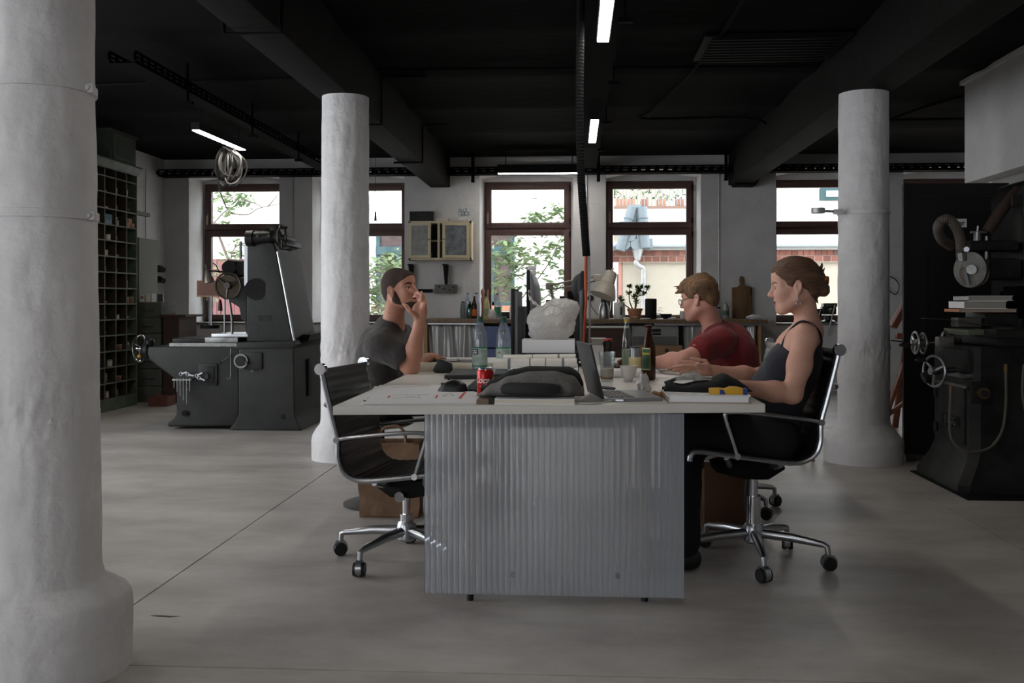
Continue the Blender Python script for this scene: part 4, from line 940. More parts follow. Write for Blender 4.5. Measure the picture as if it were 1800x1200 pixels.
# tall black panel and brown trestle behind it
bp = thing('tall_black_board', 'tall black metal board standing behind the grinding machine', 'panel', (2.75, 7.24, 0))
x0, x1 = P(1587, 0, 7.24).x, P(1772, 0, 7.24).x; zt = P(1720, 322, 7.24).z
blk = mat('black_lacquer', (11, 11, 11), .6)
MB().bb(x0, x1, 7.22, 7.26, .04, zt).build('sheet', blk, bp, bevel=.006)
MB().bb(x0 - .02, x1 + .1, 7.12, 7.34, 0, .04).build('foot_rail', steel, bp)
for (a, b_, c, d) in ((x0 + .07, x1 - .06, zt - .10, zt - .092), (x0 + .07, x1 - .06, .1, .108), (x0 + .16, x0 + .166, .5, 1.45)): MB().bb(a, b_, 7.214, 7.22, c, d).build('moulding', mat('panel_line', (24, 22, 21), .5), bp)
MB().bb(x1 + .0, x1 + .035, 7.2, 7.24, .05, zt - .02).build('edge_strip', wood_pale, bp)
s = P(1687, 392, 7.215); MB().box(s, (.095, .006, .06)).build('sign', paper_white, bp)
lettering('sign_text', 'er', .05, T(s.x + .012, s.y - .0035, s.z) @ Matrix.Rotation(PI / 2, 4, 'X'), black_plastic, bp, .0008, bold=.001)
ez = thing('wooden_trestle', 'red brown wooden trestle stand between column and black panel', 'trestle', (3.1, 8.8, 0))
EY = 8.6
def plank(a, b, w, t_, nm='leg'):
    a, b = Vector(a), Vector(b); d = b - a; M = d.to_track_quat('Z', 'Y').to_matrix(); MB().box((a + b) / 2, (w, t_, d.length), M).build(nm, wood_red, ez, bevel=.004)
lo = Vector((G(1556, 735).x, EY, .02)); plank(P(1558, 728, EY), P(1600, 610, EY), .06, .03); plank(P(1556, 732, EY), P(1600, 700, EY), .05, .03, 'brace'); plank((P(1556, 732, EY).x, EY, 0), P(1556, 728, EY), .05, .03)
plank((P(1600, 732, EY).x, EY + .4, 0), P(1600, 600, EY) + V(0, .1, 0), .05, .03)
plank(P(1568, 575, EY), P(1600, 520, EY), .12, .05, 'tilted_top'); plank(P(1575, 590, EY), P(1600, 592, EY), .06, .05, 'crossbar'); MB().cyl(P(1566, 598, EY), P(1592, 601, EY), .006, n=6).build('rod', black_metal, ez)
fs_ = thing('turned_leg_stand', 'small stand of turned wooden legs on the floor before the flared column', 'stand', G(1422, 808))
for (px, py) in ((1413, 805), (1429, 810)):
    g_ = G(px, py); MB().lathe([(.016, 0), (.011, .01), (.016, .06), (.012, .1), (.02, .12), (.012, .14), (.019, .16), (.012, .175), (.016, .185)], g_, 14).build('leg', mat('turned_wood', (84, 62, 50), .4, var=.2), fs_, smooth=True)
a_, b_ = G(1413, 805), G(1429, 810); MB().cyl(a_ + V(0, 0, .13), b_ + V(0, 0, .13), .009, n=8).build('crossbar', mat('turned_wood', ()), fs_)

# ================================================================ KITCHEN COUNTER UNDER THE WINDOWS
CZ = .905; CY0, CY1 = 11.85, 12.58
wt = thing('worktop', 'long wooden kitchen worktop below the windows', 'worktop', (.2, 12.2, CZ - .05))
MB().bb(-1.84, 2.27, CY0, CY1, CZ - .05, CZ).build('top', wood_mid, wt, bevel=.004)
MB().bb(-1.80, -1.76, CY0 + .02, CY1, 0, CZ - .05).build('end_panel', wood_pale, wt); MB().bb(2.17, 2.20, CY0 + .03, CY1, 0, CZ - .05).build('end_panel', wood_pale, wt)
MB().bb(.95, 2.2, CY0 + .01, CY0 + .03, CZ - .075, CZ - .052).build('curtain_rail', alu, wt); MB().bb(-1.76, -1.1, CY0 + .04, CY0 + .05, CZ - .065, CZ - .052).build('curtain_rail', alu, wt)
for x in (-.62, .0, .66, 1.27): MB().bb(x - .02, x + .02, CY0 + .04, CY1, 0, CZ - .05).build('support', black_metal, wt)
silver = mat('silver_cloth', (186, 186, 186), .34, .45, bump=.2, bscale=25)
def curtain(label, x0, x1, folds, seed):
    r_ = random.Random(seed); ph = [r_.uniform(0, 6) for _ in range(4)]
    def fn(u, v):
        z = .05 + (CZ - .12) * v; x = x0 + (x1 - x0) * u
        a = .042 * (1.15 - .5 * v)
        y = CY0 + .085 + a * math.sin(u * folds * 2 * PI + ph[0] + .8 * math.sin(v * 3 + ph[1])) + .012 * math.sin(u * folds * 4.7 * PI + ph[2] + 2 * v) + .01 * math.sin(v * 9 + u * 20)
        return (x + .012 * math.sin(v * 4 + u * 14), y, z)
    o = MB().grid(fn, 90, 26).build('silver_curtain', silver, smooth=R(80), solid=.002); tag(o, label, 'curtain', 'silver curtains below the worktop')
curtain('silver curtain at the left end below the worktop', -1.75, -1.12, 3.6, 1)
curtain('silver curtain at the right end below the worktop', 1.30, 2.16, 5, 2)
blue = mat('blue_crate', (100, 114, 158), .5)
for k in range(3):
    z0 = .02 + k * .27; t = thing('blue_crate', ['lowest ribbed blue plastic crate below the worktop', 'middle ribbed blue plastic crate below the worktop', 'uppermost blue plastic crate below the worktop'][k], 'crate', (-.85, 12.15, z0), group='blue crates')
    MB().box((0, 0, .13), (.42, .5, .255)).build('body', blue, t, bevel=.01, world=False)
    for i in range(6): MB().box((0, -.252, .04 + i * .034), (.40, .012, .012)).build('rib', blue, t, world=False)
    MB().box((0, -.255, .245), (.43, .02, .02)).build('rim', blue, t, world=False); MB().box((0, -.26, .2), (.12, .01, .03)).build('grip', black_plastic, t, world=False)
MB().bb(-1.08, -.64, CY0 + .06, CY0 + .08, .82, .835)
dc = thing('drawer_cabinet', 'dark brown drawer cabinet with round knobs below the worktop', 'cabinet', (.32, 12.2, 0))
MB().bb(.03, .63, CY0 + .06, CY1 - .02, 0, .80).build('body', wood_dark, dc)
for (za, zb_) in ((.05, .3), (.31, .54), (.55, .78)):
    d = MB().bb(.05, .61, CY0 + .04, CY0 + .06, za, zb_).build('drawer', wood_dark, dc); k_ = MB().cyl((.36, CY0 + .04, (za + zb_) / 2), (.36, CY0 + .005, (za + zb_) / 2), .022, .03, 14); k_.build('knob', black_plastic, d, world=True)
MB().bb(.02, .65, CY0 + .02, CY1 - .04, .80, .825).build('top', white_plastic, dc)
ov = thing('oven', 'stainless oven with dark display below the worktop', 'oven', (.96, 12.2, .58))
MB().bb(.68, 1.24, CY0 + .08, CY1 - .03, .40, .82).build('body', mat('oven_steel', (150, 152, 150), .4, .4), ov); MB().bb(.85, 1.03, CY0 + .07, CY0 + .085, .75, .79).build('display', black_plastic, ov); MB().bb(.85, 1.03, CY0 + .07, CY0 + .085, .715, .738).build('button_strip', black_metal, ov)
MB().bb(.70, 1.22, CY0 + .072, CY0 + .085, .44, .70).build('door', mat('oven_door', (112, 114, 112), .25, .2), ov); MB().bb(.68, 1.24, CY0 + .08, CY1 - .1, .0, .40).build('plinth', black_metal, ov)
cbx = thing('cardboard_box', 'cardboard box with round black emblem in front of the oven', 'box', (.92, 11.75, 0))
A, B = P(1122, 609, 11.6), P(1200, 625, 11.6)
MB().bb(A.x, B.x, 11.6, 11.83, 0, A.z).build('body', cardboard, cbx, bevel=.004); MB().bb(A.x - .004, B.x + .004, 11.595, 11.835, A.z, A.z + .006).build('lid', cardboard, cbx)
c = P(1172, 616, 11.598); MB().cyl(c, c - V(0, .003, 0), .022, n=20).build('emblem', black_plastic, cbx); MB().tube([c + V(-.012, -.004, -.004), c + V(0, -.004, .008), c + V(.012, -.004, -.004)], .002, 5).build('emblem_mark', cardboard, cbx)

# ---------------------------------------------------------------- things on the worktop
def bottle(label, x, y, z, h, r, glass, cap, lab=None, lz=(.1, .45), neck=.3, nm='bottle', cat='bottle', grp=None, shoulder=.62, liquid=None, lf=.4):
    t = thing(nm, label, cat, (x, y, z), random.uniform(0, .1), group=grp)
    rn = r * neck
    prof = [(r * .8, 0), (r, .012), (r, h * (shoulder - .12)), (r * .93, h * shoulder), (rn * 1.5, h * (shoulder + .2)), (rn, h * .92), (rn, h * .965)]
    MB().lathe(prof, n=24).build('body', glass, t, smooth=R(50), world=False)
    MB().lathe([(rn * 1.25, h * .945), (rn * 1.3, h * .95), (rn * 1.3, h), (rn * 1.1, h)], n=16).build('cap', cap, t, smooth=True, world=False)
    if lab is not None: MB().lathe([(r + .0012, h * lz[0]), (r + .0012, h * lz[1])], n=24, caps=False).build('label', lab, t, smooth=True, world=False)
    if liquid is not None: MB().lathe([(r * .78, .004), (r * .95, .014), (r * .95, h * lf)], n=20).build('liquid', liquid, t, smooth=True, world=False)
    return t
blue_cap = mat('blue_cap', (50, 84, 110), .4); green_cap = mat('green_cap', (28, 78, 58), .4); dark_cap = mat('dark_cap', (30, 26, 34), .4)
brown_glass = mat('brown_glass', (66, 34, 14), .08, trans=.35, ior=1.3, spec=.6)
KB = 'bottles on the worktop'
def cx(px, Y=12.2): return P(px, 0, Y).x
def hz(py, Y=12.2): return P(1000, py, Y).z - CZ
bottle('short grey jar with black cap, leftmost on the worktop', cx(814), 12.2, CZ, .21, .036, mat('grey_jar', (112, 122, 118), .3), dark_cap, None, neck=.5, grp=KB, shoulder=.7)
bottle('clear bottle with blue cap, second from the left on the worktop', cx(821), 12.3, CZ, .315, .042, pet_glass, blue_cap, None, grp=KB)
bottle('green glass bottle with green cap on the worktop', cx(826.5), 12.15, CZ, .21, .042, green_glass, green_cap, None, grp=KB)
bottle('brown beer bottle with orange label on the worktop', cx(834.5), 12.15, CZ, .275, .036, brown_glass, dark_cap, mat('orange_label', (196, 120, 50), .6, rgb2=(150, 50, 36), scale=14), (.12, .42), grp=KB)
bottle('clear bottle with blue cap behind the brown beer bottle', cx(836), 12.32, CZ, .32, .042, pet_glass, blue_cap, None, grp=KB)
bottle('pale yellow oil bottle on the worktop', cx(855), 12.2, CZ, .27, .038, mat('oil_yellow', (206, 190, 140), .2), mat('cap_pale', (190, 200, 180), .4), mat('oil_label', (150, 160, 120), .6), (.12, .45), neck=.36, grp=KB, shoulder=.72)
bottle('clear bottle with green label right of the white packet', cx(874.5), 12.2, CZ, .31, .04, pet_glass, blue_cap, mat('green_label', (48, 134, 96), .5), (.14, .46), grp=KB)
bottle('thin white and red tube beside the left monitor', cx(897.5), 12.2, CZ, .15, .012, white_plastic, mat('red_cap', (176, 50, 46), .4), None, neck=.6, grp=KB, nm='tube')
pm = thing('pepper_mill', 'tall pinkish wooden pepper mill by the window reveal', 'pepper mill', (cx(847.5), 12.3, CZ))
pk = mat('pink_wood', (176, 128, 110), .5, var=.15); MB().lathe([(.026, 0), (.026, .02), (.019, .06), (.017, .16), (.022, .22), (.022, .25)], n=16).build('body', pk, pm, smooth=True, world=False); MB().lathe([(.02, .25), (.014, .27), (.024, .31), (.024, .345), (.008, .37)], n=16).build('head', pk, pm, smooth=True, world=False)
def crumple(name, label, cat, c, dims, m, seed, amp=.35, nu=22, nv=14, extra=None):
    c = Vector(c)
    def fn(u, v):
        a = 2 * PI * u; b_ = -PI / 2 + PI * v
        d = Vector((math.cos(b_) * math.cos(a), math.cos(b_) * math.sin(a), math.sin(b_)))
        k = 1 + amp * mnoise.noise(d * 2.1 + Vector((seed, 0, 0))) + amp * .6 * abs(mnoise.noise(d * 5 + Vector((0, seed, 0))))
        q = Vector((d.x * dims[0], d.y * dims[1], d.z * dims[2])) * k
        q.z = max(q.z, -dims[2] * .8) + dims[2] * .8
        if extra: q = extra(q, d)
        return c + q
    o = MB().grid(fn, nu, nv, True).build(name, m, smooth=R(25)); tag(o, label, cat); return o
crumple('plastic_packet', 'crumpled white plastic packet between the oil and water bottles', 'packet', (cx(865), 12.15, CZ), (.05, .03, .06), mat('packet_white', (222, 216, 216), .4, var=.1, scale=20), 3)
t = thing('black_box', 'small black box beside the green labelled bottle', 'box', (cx(888), 12.25, CZ)); MB().box((0, 0, .035), (.1, .1, .07)).build('body', black_plastic, t, bevel=.005, world=False); MB().box((0, 0, .075), (.102, .102, .012)).build('lid', dark_grey_plastic, t, bevel=.002, world=False)
th = thing('thermos_jug', 'brushed steel thermos jug with black lid and handle', 'jug', (cx(1061), 12.05, CZ))
MB().lathe([(.062, 0), (.066, .01), (.064, .1), (.05, .165), (.034, .195), (.034, .205)], n=28).build('body', alu, th, smooth=R(50), world=False); MB().lathe([(.038, .2), (.04, .235), (.036, .245), (.01, .247)], n=20).build('lid', black_plastic, th, smooth=True, world=False)
MB().tube([(.03, 0, .225), (.07, 0, .235), (.085, 0, .2), (.078, 0, .13), (.066, 0, .08)], .008, 8, smooth=5).build('handle', chrome, th, smooth=True, world=False)
kt = thing('white_canister', 'white canister with dark oval window on the worktop', 'canister', (cx(1088), 12.1, CZ)); MB().lathe([(.066, 0), (.07, .008), (.068, .185), (.062, .192)], n=28).build('body', mat('enamel_white', (214, 214, 210), .35), kt, smooth=R(50), world=False); MB().ball((.018, -.066, .095), (.016, .008, .055)).build('window', mat('dark_window', (60, 52, 48), .2), kt, smooth=True, world=False); MB().lathe([(.064, .19), (.06, .2), (.02, .203)], n=24).build('lid', mat('enamel_white', ()), kt, smooth=True, world=False)
# potted plant
pp = thing('potted_succulent', 'branching jade-like plant in a terracotta pot on the worktop', 'potted plant', (cx(1116), 12.2, CZ))
tc = mat('terracotta_pot', (186, 128, 98), .8); MB().lathe([(.068, 0), (.085, .095), (.094, .095), (.094, .125), (.086, .125), (.08, .1)], n=28, caps=True).build('pot', tc, pp, smooth=R(40), world=False); MB().lathe([(.001, .106), (.082, .106)], n=20, caps=False).build('soil', mat('soil', (60, 46, 38), .95), pp, world=False)
stem = mat('plant_stem', (120, 104, 80), .8); lfm = mat('plant_leaf', (120, 142, 84), .55, rgb2=(84, 112, 64), scale=8)
rnd = random.Random(5); tops = []
sm_ = MB()
for pts in ([(0, 0, .1), (.01, 0, .2), (.03, 0, .3), (.03, 0, .36)], [(.01, 0, .24), (.05, .0, .28), (.11, 0, .29), (.15, 0, .36)], [(-.02, 0, .1), (-.06, 0, .2), (-.07, 0, .3), (-.065, 0, .38)], [(-.03, 0, .1), (-.11, 0, .16), (-.16, 0, .2), (-.17, 0, .24)], [(.02, .02, .28), (.06, .03, .33), (.08, .03, .37)], [(.0, -.02, .1), (.02, -.03, .2), (-.01, -.03, .25)]):
    sm_.tube(catmull([Vector(p) for p in pts], 4), [.009, .004], 6); tops.append(Vector(pts[-1])); tops.append(Vector(pts[-2]))
sm_.build('stems', stem, pp, smooth=True, world=False)
lf = MB()
for q in tops:
    for k in range(24):
        a = rnd.uniform(0, 6.28); el = rnd.uniform(-.3, 1.2); L = rnd.uniform(.045, .08); d = Vector((math.cos(a) * math.cos(el), math.sin(a) * math.cos(el), math.sin(el))); s_ = d.cross(Vector((0, 0, 1))).normalized() * .017
        lf.add([q, q + d * L * .5 + s_, q + d * L, q + d * L * .5 - s_, q + d * L * .5 + V(0, 0, .004)], [(0, 1, 4), (1, 2, 4), (2, 3, 4), (3, 0, 4)])
lf.build('leaves', lfm, pp, world=False, kind='stuff')
sp = thing('black_speaker', 'black cylindrical speaker on the worktop beside the plant', 'speaker', (cx(1143), 12.1, CZ)); MB().lathe([(.064, 0), (.07, .006), (.07, .235), (.066, .243), (.05, .245)], n=32).build('body', mat('speaker_cloth', (20, 20, 21), .7, bump=.3, bscale=300), sp, smooth=R(50), world=False); MB().lathe([(.052, .2455), (.04, .247), (.001, .247)], n=24).build('top_disc', black_plastic, sp, world=False)
def bowl(label, x, y, z, r, h, m, grp=None, nm='bowl'):
    t = thing(nm, label, 'bowl', (x, y, z), group=grp); MB().lathe([(r * .45, 0), (r * .45, .008), (r * .8, h * .4), (r, h), (r * .96, h), (r * .76, h * .45), (r * .3, .014), (.001, .012)], n=26, caps=False).build('body', m, t, smooth=R(60), world=False); MB().lathe([(r * .4, 0), (r * .42, .006)], n=20).build('foot', m, t, world=False); return t
bowl('dark blue bowl on the worktop left of the white mug', cx(1169), 12.1, CZ, .076, .06, mat('navy_glaze', (34, 38, 56), .25))
def mug(label, x, y, z, r, h, m, hand=0.0, nm='mug'):
    t = thing(nm, label, 'mug', (x, y, z), hand); MB().lathe([(r * .9, 0), (r, .006), (r, h), (r * .92, h), (r * .9, .01), (.001, .008)], n=28, caps=False).build('body', m, t, smooth=R(50), world=False)
    MB().tube([(r * .95, 0, h * .8), (r * 1.5, 0, h * .75), (r * 1.55, 0, h * .4), (r * .95, 0, h * .22)], .005, 8, smooth=5).build('handle', m, t, smooth=True, world=False); return t
ceramic = mat('white_ceramic', (216, 212, 206), .3)
mug('white mug on the worktop in front of the red-shirted person', cx(1199), 12.05, CZ, .045, .095, ceramic)
t = thing('wooden_dish', 'small round wooden dish on the worktop by the mug', 'dish', (cx(1188), 12.2, CZ)); MB().lathe([(.05, 0), (.054, .03), (.05, .032)], n=20).build('body', wood_pale, t, smooth=True, world=False); MB().lathe([(.05, .032), (.045, .045), (.001, .05)], n=20).build('lid', wood_pale, t, smooth=True, world=False)
t = thing('small_glass_plant', 'little green sprig in a glass beside the speaker', 'plant', (cx(1158), 12.3, CZ)); MB().lathe([(.03, 0), (.035, .07), (.032, .07)], n=16).build('glass', thin_glass, t, smooth=True, world=False); q = MB()
for k in range(14): d = Vector((rnd.gauss(0, .02), rnd.gauss(0, .02), .08 + rnd.random() * .05)); q.add([d, d + V(.018, 0, .006), d + V(.012, .012, .01)], [(0, 1, 2)])
q.build('leaves', lfm, t, world=False, kind='stuff')
for k, (px, m_) in enumerate(((1113, 'light brown bread roll lying before the terracotta pot'), )):
    t = thing('bread_roll', m_, 'bread', (cx(px), 12.0, CZ)); MB().ball((0, 0, .016), (.034, .022, .018)).build('crust', mat('crust', (170, 134, 92), .7, var=.2), t, smooth=True, world=False); MB().ball((.014, -.004, .018), (.02, .018, .015)).build('cut_end', mat('crumb', (214, 196, 160), .8), t, smooth=True, world=False)
for k, (px, lab, dm) in enumerate(((1100, 'crumpled white napkin left of the terracotta pot', (.04, .03, .012)), (1133, 'white napkin between pot and speaker', (.05, .04, .008)), (1180, 'white napkin right of the dark bowl', (.05, .04, .012)), (1320, 'folded white cloth at the end of the worktop', (.085, .05, .028)))):
    crumple('napkin', lab, 'napkin', (cx(px), 11.98, CZ), dm, mat('napkin_white', (214, 214, 218), .8), k + 9, .4)
# cutting board, detergents, tap
bd = thing('cutting_board', 'rustic wooden cutting board leaning on the wall', 'cutting board', (cx(1312), 12.5, CZ))
A = P(1312, 524, 12.5)
poly = [(-.125, 0), (.115, 0), (.12, .24), (.125, .36), (.10, .40), (.045, .405), (.03, .43), (.026, .50), (.02, .53), (-.016, .53), (-.022, .50), (-.034, .48), (-.018, .455), (-.024, .42), (-.05, .395), (-.12, .385)]
o = MB().prism(poly, -.012, .012).build('board', mat('board_wood', (128, 100, 68), .6, rgb2=(92, 68, 44), scale=3, stretch=(9, 1, .8)), bd, bevel=.004, world=False); o.rotation_euler = (R(-8), 0, 0)
MB().box((.115, -.012, .34), (.016, .02, .10)).build('bark_edge', mat('bark_dark', (44, 32, 24), .9), bd, world=False).rotation_euler = (R(-8), 0, 0)
d1 = bottle('blue and white dishwasher bottle with red lettering behind the red-shirted person', cx(1262), 12.35, CZ, .23, .046, mat('det_white', (206, 210, 216), .4), blue_cap, mat('det_blue', (40, 50, 96), .4), (.52, .62), neck=.4, grp='cleaning bottles', shoulder=.75, nm='detergent_bottle')
lettering('print', 'illa', .045, T(cx(1262), 12.35, CZ + .08) @ Matrix.Rotation(.0, 4, 'Z'), mat('det_red', (180, 50, 50), .5), d1, .0006, wrap=.047)
d2 = bottle('transparent dish soap bottle with green label', cx(1278), 12.3, CZ, .20, .04, mat('soap_clear', (150, 152, 150), .2), mat('cap_grey', (120, 120, 120), .4), mat('soap_label', (70, 90, 74), .5), (.2, .5), neck=.3, grp='cleaning bottles', shoulder=.7, nm='detergent_bottle')
tp = thing('chrome_tap', 'curved chrome tap behind the red-shirted person', 'tap', (cx(1250), 12.45, CZ)); MB().tube([(0, 0, 0), (0, 0, .3), (.02, 0, .345), (.06, 0, .33), (.075, 0, .27)], .009, 10, smooth=5).build('spout', chrome, tp, smooth=True, world=False); MB().cyl((0, 0, 0), (0, 0, .04), .024, n=16).build('base', chrome, tp, world=False)
t = thing('white_panel_box', 'white box leaning on the pier behind the desk lamp', 'box', (cx(1044), 12.4, CZ)); MB().box((0, 0, .16), (.17, .25, .32)).build('body', white_plastic, t, bevel=.008, world=False); MB().cyl((-.04, -.125, .25), (-.04, -.15, .25), .04, n=18).build('dial', black_plastic, t, world=False)
MB().tube([(-.04, -.15, .24), (-.03, -.17, .15), (.04, -.17, .06), (.1, -.15, .02)], .004, 6, smooth=4).build('cord', black_plastic, t, smooth=True, world=False)

# ---------------------------------------------------------------- wall cabinet, sign and tools on the pier
cream = mat('cream_paint', (206, 192, 162), .5, var=.05); WY = 12.33
kc = thing('wall_cabinet', 'cream wall cabinet with two glazed doors ajar', 'cabinet', P(773, 457, 12.45))
x0, x1 = P(718, 0, WY).x, P(829, 0, WY).x; z0, z1 = P(773, 457, WY).z, P(773, 388, WY).z
MB().bb(x0, x1, 12.57, 12.6, z0, z1).build('back', mat('cabinet_inside', (86, 84, 74), .8), kc); MB().bb(x0, x0 + .025, WY, 12.58, z0, z1).build('side', cream, kc); MB().bb(x1 - .025, x1, WY, 12.58, z0, z1).build('side', cream, kc)
MB().bb(x0, x1, WY, 12.58, z0, z0 + .03).build('bottom', cream, kc); MB().bb(x0, x1, WY, 12.58, z1 - .03, z1).build('top', cream, kc); xm = P(771, 0, WY).x; MB().bb(xm - .014, xm + .014, WY, WY + .03, z0 + .03, z1 - .03).build('mullion', cream, kc)
MB().bb(x0 + .02, x1 - .02, WY + .04, 12.57, (z0 + z1) / 2 - .006, (z0 + z1) / 2 + .006).build('shelf', cream, kc)
frost = mat('frosted_glass', (108, 108, 98), .35, var=.3, scale=14); frost2 = mat('patterned_glass', (86, 90, 92), .3, rgb2=(130, 136, 142), scale=12)
def cdoor(hx, w, ang, gm_, sgn):
    h = z1 - z0 - .05; d = bpy.data.objects.new('door', None); t_ = .035
    m = MB()
    for (a, b, c, e) in ((0, t_, 0, h), (w - t_, w, 0, h), (t_, w - t_, 0, t_), (t_, w - t_, h - t_, h)): m.bb(min(sgn * a, sgn * b), max(sgn * a, sgn * b), -.02, 0, c, e)
    d = m.build('door', cream, None, world=False); d.location = (hx, WY - .002, z0 + .025); d.rotation_euler = (0, 0, ang); d.parent = kc; d.matrix_parent_inverse = ROOTS[kc.name].inverted()
    g_ = MB(); g_.bb(min(sgn * t_, sgn * (w - t_)), max(sgn * t_, sgn * (w - t_)), -.012, -.006, t_, h - t_); g = g_.build('pane', gm_, None); g.parent = d
    kx = sgn * (w - t_ / 2); k_ = MB().cyl((kx, -.02, h * .52), (kx, -.035, h * .52), .008, n=8).build('knob', black_metal, None); k_.parent = d
cdoor(x0 + .012, .285, R(-10), frost, 1)
cdoor(x1 - .03, .335, R(12), frost2, -1)
for (px, dz, lab, mm_) in ((751, .05, 'beige cup standing in the cabinet gap, lower shelf', ceramic), (753, .30, 'glass tumbler standing in the cabinet gap, upper shelf', thin_glass)):
    mug(lab, P(px, 0, 12.45).x, 12.48, z0 + .03 if dz < .2 else (z0 + z1) / 2 + .006, .035, .08, mm_, nm='cabinet_cup')
sg = thing('restaurant_sign', 'black sign reading Neues Restaurant on top of the wall cabinet', 'sign', P(741, 387, 12.45))
a, b_ = P(720, 369, 12.45), P(762, 387, 12.45); MB().bb(a.x, b_.x, 12.45, 12.47, z1, z1 + (a.z - b_.z)).build('board', mat('sign_black', (13, 12, 12), .6), sg)
sgm = mat('sign_letters', (62, 54, 48), .6)
for s_, dz in (('Neues', .088), ('Restaurant', .045)): lettering('lettering', s_, .052, T((a.x + b_.x) / 2, 12.4485, z1 + dz) @ Matrix.Rotation(PI / 2, 4, 'X'), sgm, sg, .0006)
t = thing('small_carton', 'flat cream carton lying on the wall cabinet', 'box', (P(778, 0, 12.45).x, 12.45, z1)); MB().box((0, 0, .016), (.16, .08, .032)).build('body', paper_cream, t, world=False); MB().box((0, 0, .034), (.164, .084, .005)).build('lid', paper_cream, t, world=False)
for k, px in enumerate((810, 814.5, 821)):
    t = thing('wine_glass', ['left wine glass of three on the wall cabinet', 'middle wine glass of three on the wall cabinet', 'right wine glass of three on the wall cabinet'][k], 'glass', (P(px, 0, 12.45).x, 12.42 + .04 * (k == 1), z1), group='wine glasses')
    MB().lathe([(.03, .07), (.036, .1), (.033, .13 + .02 * (k == 1)), (.028, .16)], n=18, caps=False).build('bowl', thin_glass, t, smooth=True, world=False); MB().lathe([(.03, 0), (.028, .003), (.005, .008), (.004, .06), (.03, .07)], n=16, caps=False).build('stem', thin_glass, t, smooth=True, world=False)
for k, (px, py0, py1) in enumerate(((723, 465, 507), (784, 465, 500))):
    t = thing('iron_bracket', ['dark tapered iron hook at the left below the wall cabinet', 'dark tapered iron hook holding the pitted steel plate'][k], 'hook', P(px, py0, 12.55), group='iron hooks')
    a, b_ = P(px, py0, 12.5), P(px + 1, py1, 12.56); MB().prism(pz([(px - 5, py0), (px + 4, py0 + 1), (px + 2, py1), (px - 2, py1)], 12.5), 12.48, 12.54).build('blade', black_metal, t, bevel=.004); MB().box(a + V(-.02, .05, 0), (.06, .1, .015)).build('fixing', black_metal, t)
t = thing('steel_plate', 'pitted grey steel plate hanging under the hook', 'plate', P(784, 508, 12.52)); A, B = P(764, 500, 12.52), P(803, 516, 12.52); MB().bb(A.x, B.x, 12.5, 12.53, B.z, A.z).build('plate', mat('pitted_steel', (96, 94, 92), .5, .5, var=.3, scale=30, bump=.4, bscale=40), t, bevel=.004)
for (px, py) in ((772, 504), (781, 508), (790, 510), (797, 505)): MB().cyl(P(px, py, 12.499), P(px, py, 12.495), .01, n=10).build('hole', black_metal, t)
t = thing('steel_bar', 'short dark steel bar on the wall beside the pitted plate', 'bar', P(748, 511, 12.57)); A, B = P(734, 508, 12.56), P(760, 514, 12.56); MB().bb(A.x, B.x, 12.56, 12.585, B.z, A.z).build('bar', black_metal, t, bevel=.003); MB().cyl(((A.x + B.x) / 2, 12.585, (A.z + B.z) / 2), ((A.x + B.x) / 2, 12.6, (A.z + B.z) / 2), .008, n=8).build('pin', steel, t)
# vices on the sill of the fifth window
for k, px in enumerate((1434, 1456)):
    sc_ = (.75, 1.05)[k]; c = P(px, 568, 12.75); z = SILL_Z + .025
    t = thing('bench_vice', ['small dark bench vice on the window sill behind the person in the dark top', 'large dark bench vice with long handle on the window sill'][k], 'vice', (c.x, 12.75, z), group='bench vices')
    vm = mat('vice_green', (44, 48, 46), .35, .3); s = sc_
    MB().lathe([(.09 * s, 0), (.085 * s, .02 * s), (.045 * s, .04 * s), (.04 * s, .09 * s)], n=18).build('swivel_base', vm, t, smooth=True, world=False); MB().box((0, 0, .15 * s), (.17 * s, .12 * s, .1 * s)).build('body', vm, t, bevel=.02 * s, world=False)
    MB().box((.02 * s, 0, .215 * s), (.14 * s, .14 * s, .045 * s)).build('jaw', steel, t, bevel=.006, world=False); MB().box((-.06 * s, 0, .215 * s), (.02 * s, .13 * s, .04 * s)).build('jaw', steel, t, bevel=.004, world=False)
    MB().cyl((0, -.06 * s, .15 * s), (0, -.2 * s, .15 * s), .028 * s, n=14).build('screw', steel, t, smooth=True, world=False); MB().tube([(.03 * s, -.2 * s, .22 * s), (-.06 * s, -.2 * s, -.14 * s)], .009 * s, 8).build('handle', steel, t, world=False)
# ================================================================ DESK
DZ = .74
XL0, XR0, DYL, DYR, DYF = -.858, .695, 3.50, 3.675, 6.65
dk = thing('work_desk', 'long white shared work desk on wooden legs', 'desk', (-.08, 5.0, 0))
ym = 5.08
MB().prism_z([(XL0, DYL), (XR0, DYR), (XR0, ym), (XL0, ym)], DZ - .031, DZ).build('tabletop', desk_white, dk, bevel=.002)
MB().prism_z([(XL0, ym + .002), (XR0, ym + .002), (XR0, DYF), (XL0, DYF)], DZ - .031, DZ).build('tabletop', desk_white, dk, bevel=.002)
legw = mat('leg_wood', (120, 84, 58), .5, var=.15)
for (x, y) in ((-.387, 3.70), (.262, 3.73), (-.387, 4.95), (.262, 4.95), (-.387, 5.25), (.262, 5.25), (-.387, 6.4), (.262, 6.4)):
    lg = MB().lathe([(.012, .03), (.02, .5), (.022, DZ - .03)], (x, y, 0), 14).build('leg', legw, dk, smooth=True); MB().lathe([(.013, 0), (.014, .03)], (x, y, 0), 12).build('foot', black_plastic, lg)
for y in (3.76, 4.9, 5.3, 6.35): MB().bb(-.40, .275, y - .015, y + .015, DZ - .10, DZ - .032).build('cross_rail', legw, dk)
for x in (-.387, .262): MB().bb(x - .012, x + .012, 3.76, 6.35, .12, .16).build('stretcher', legw, dk)
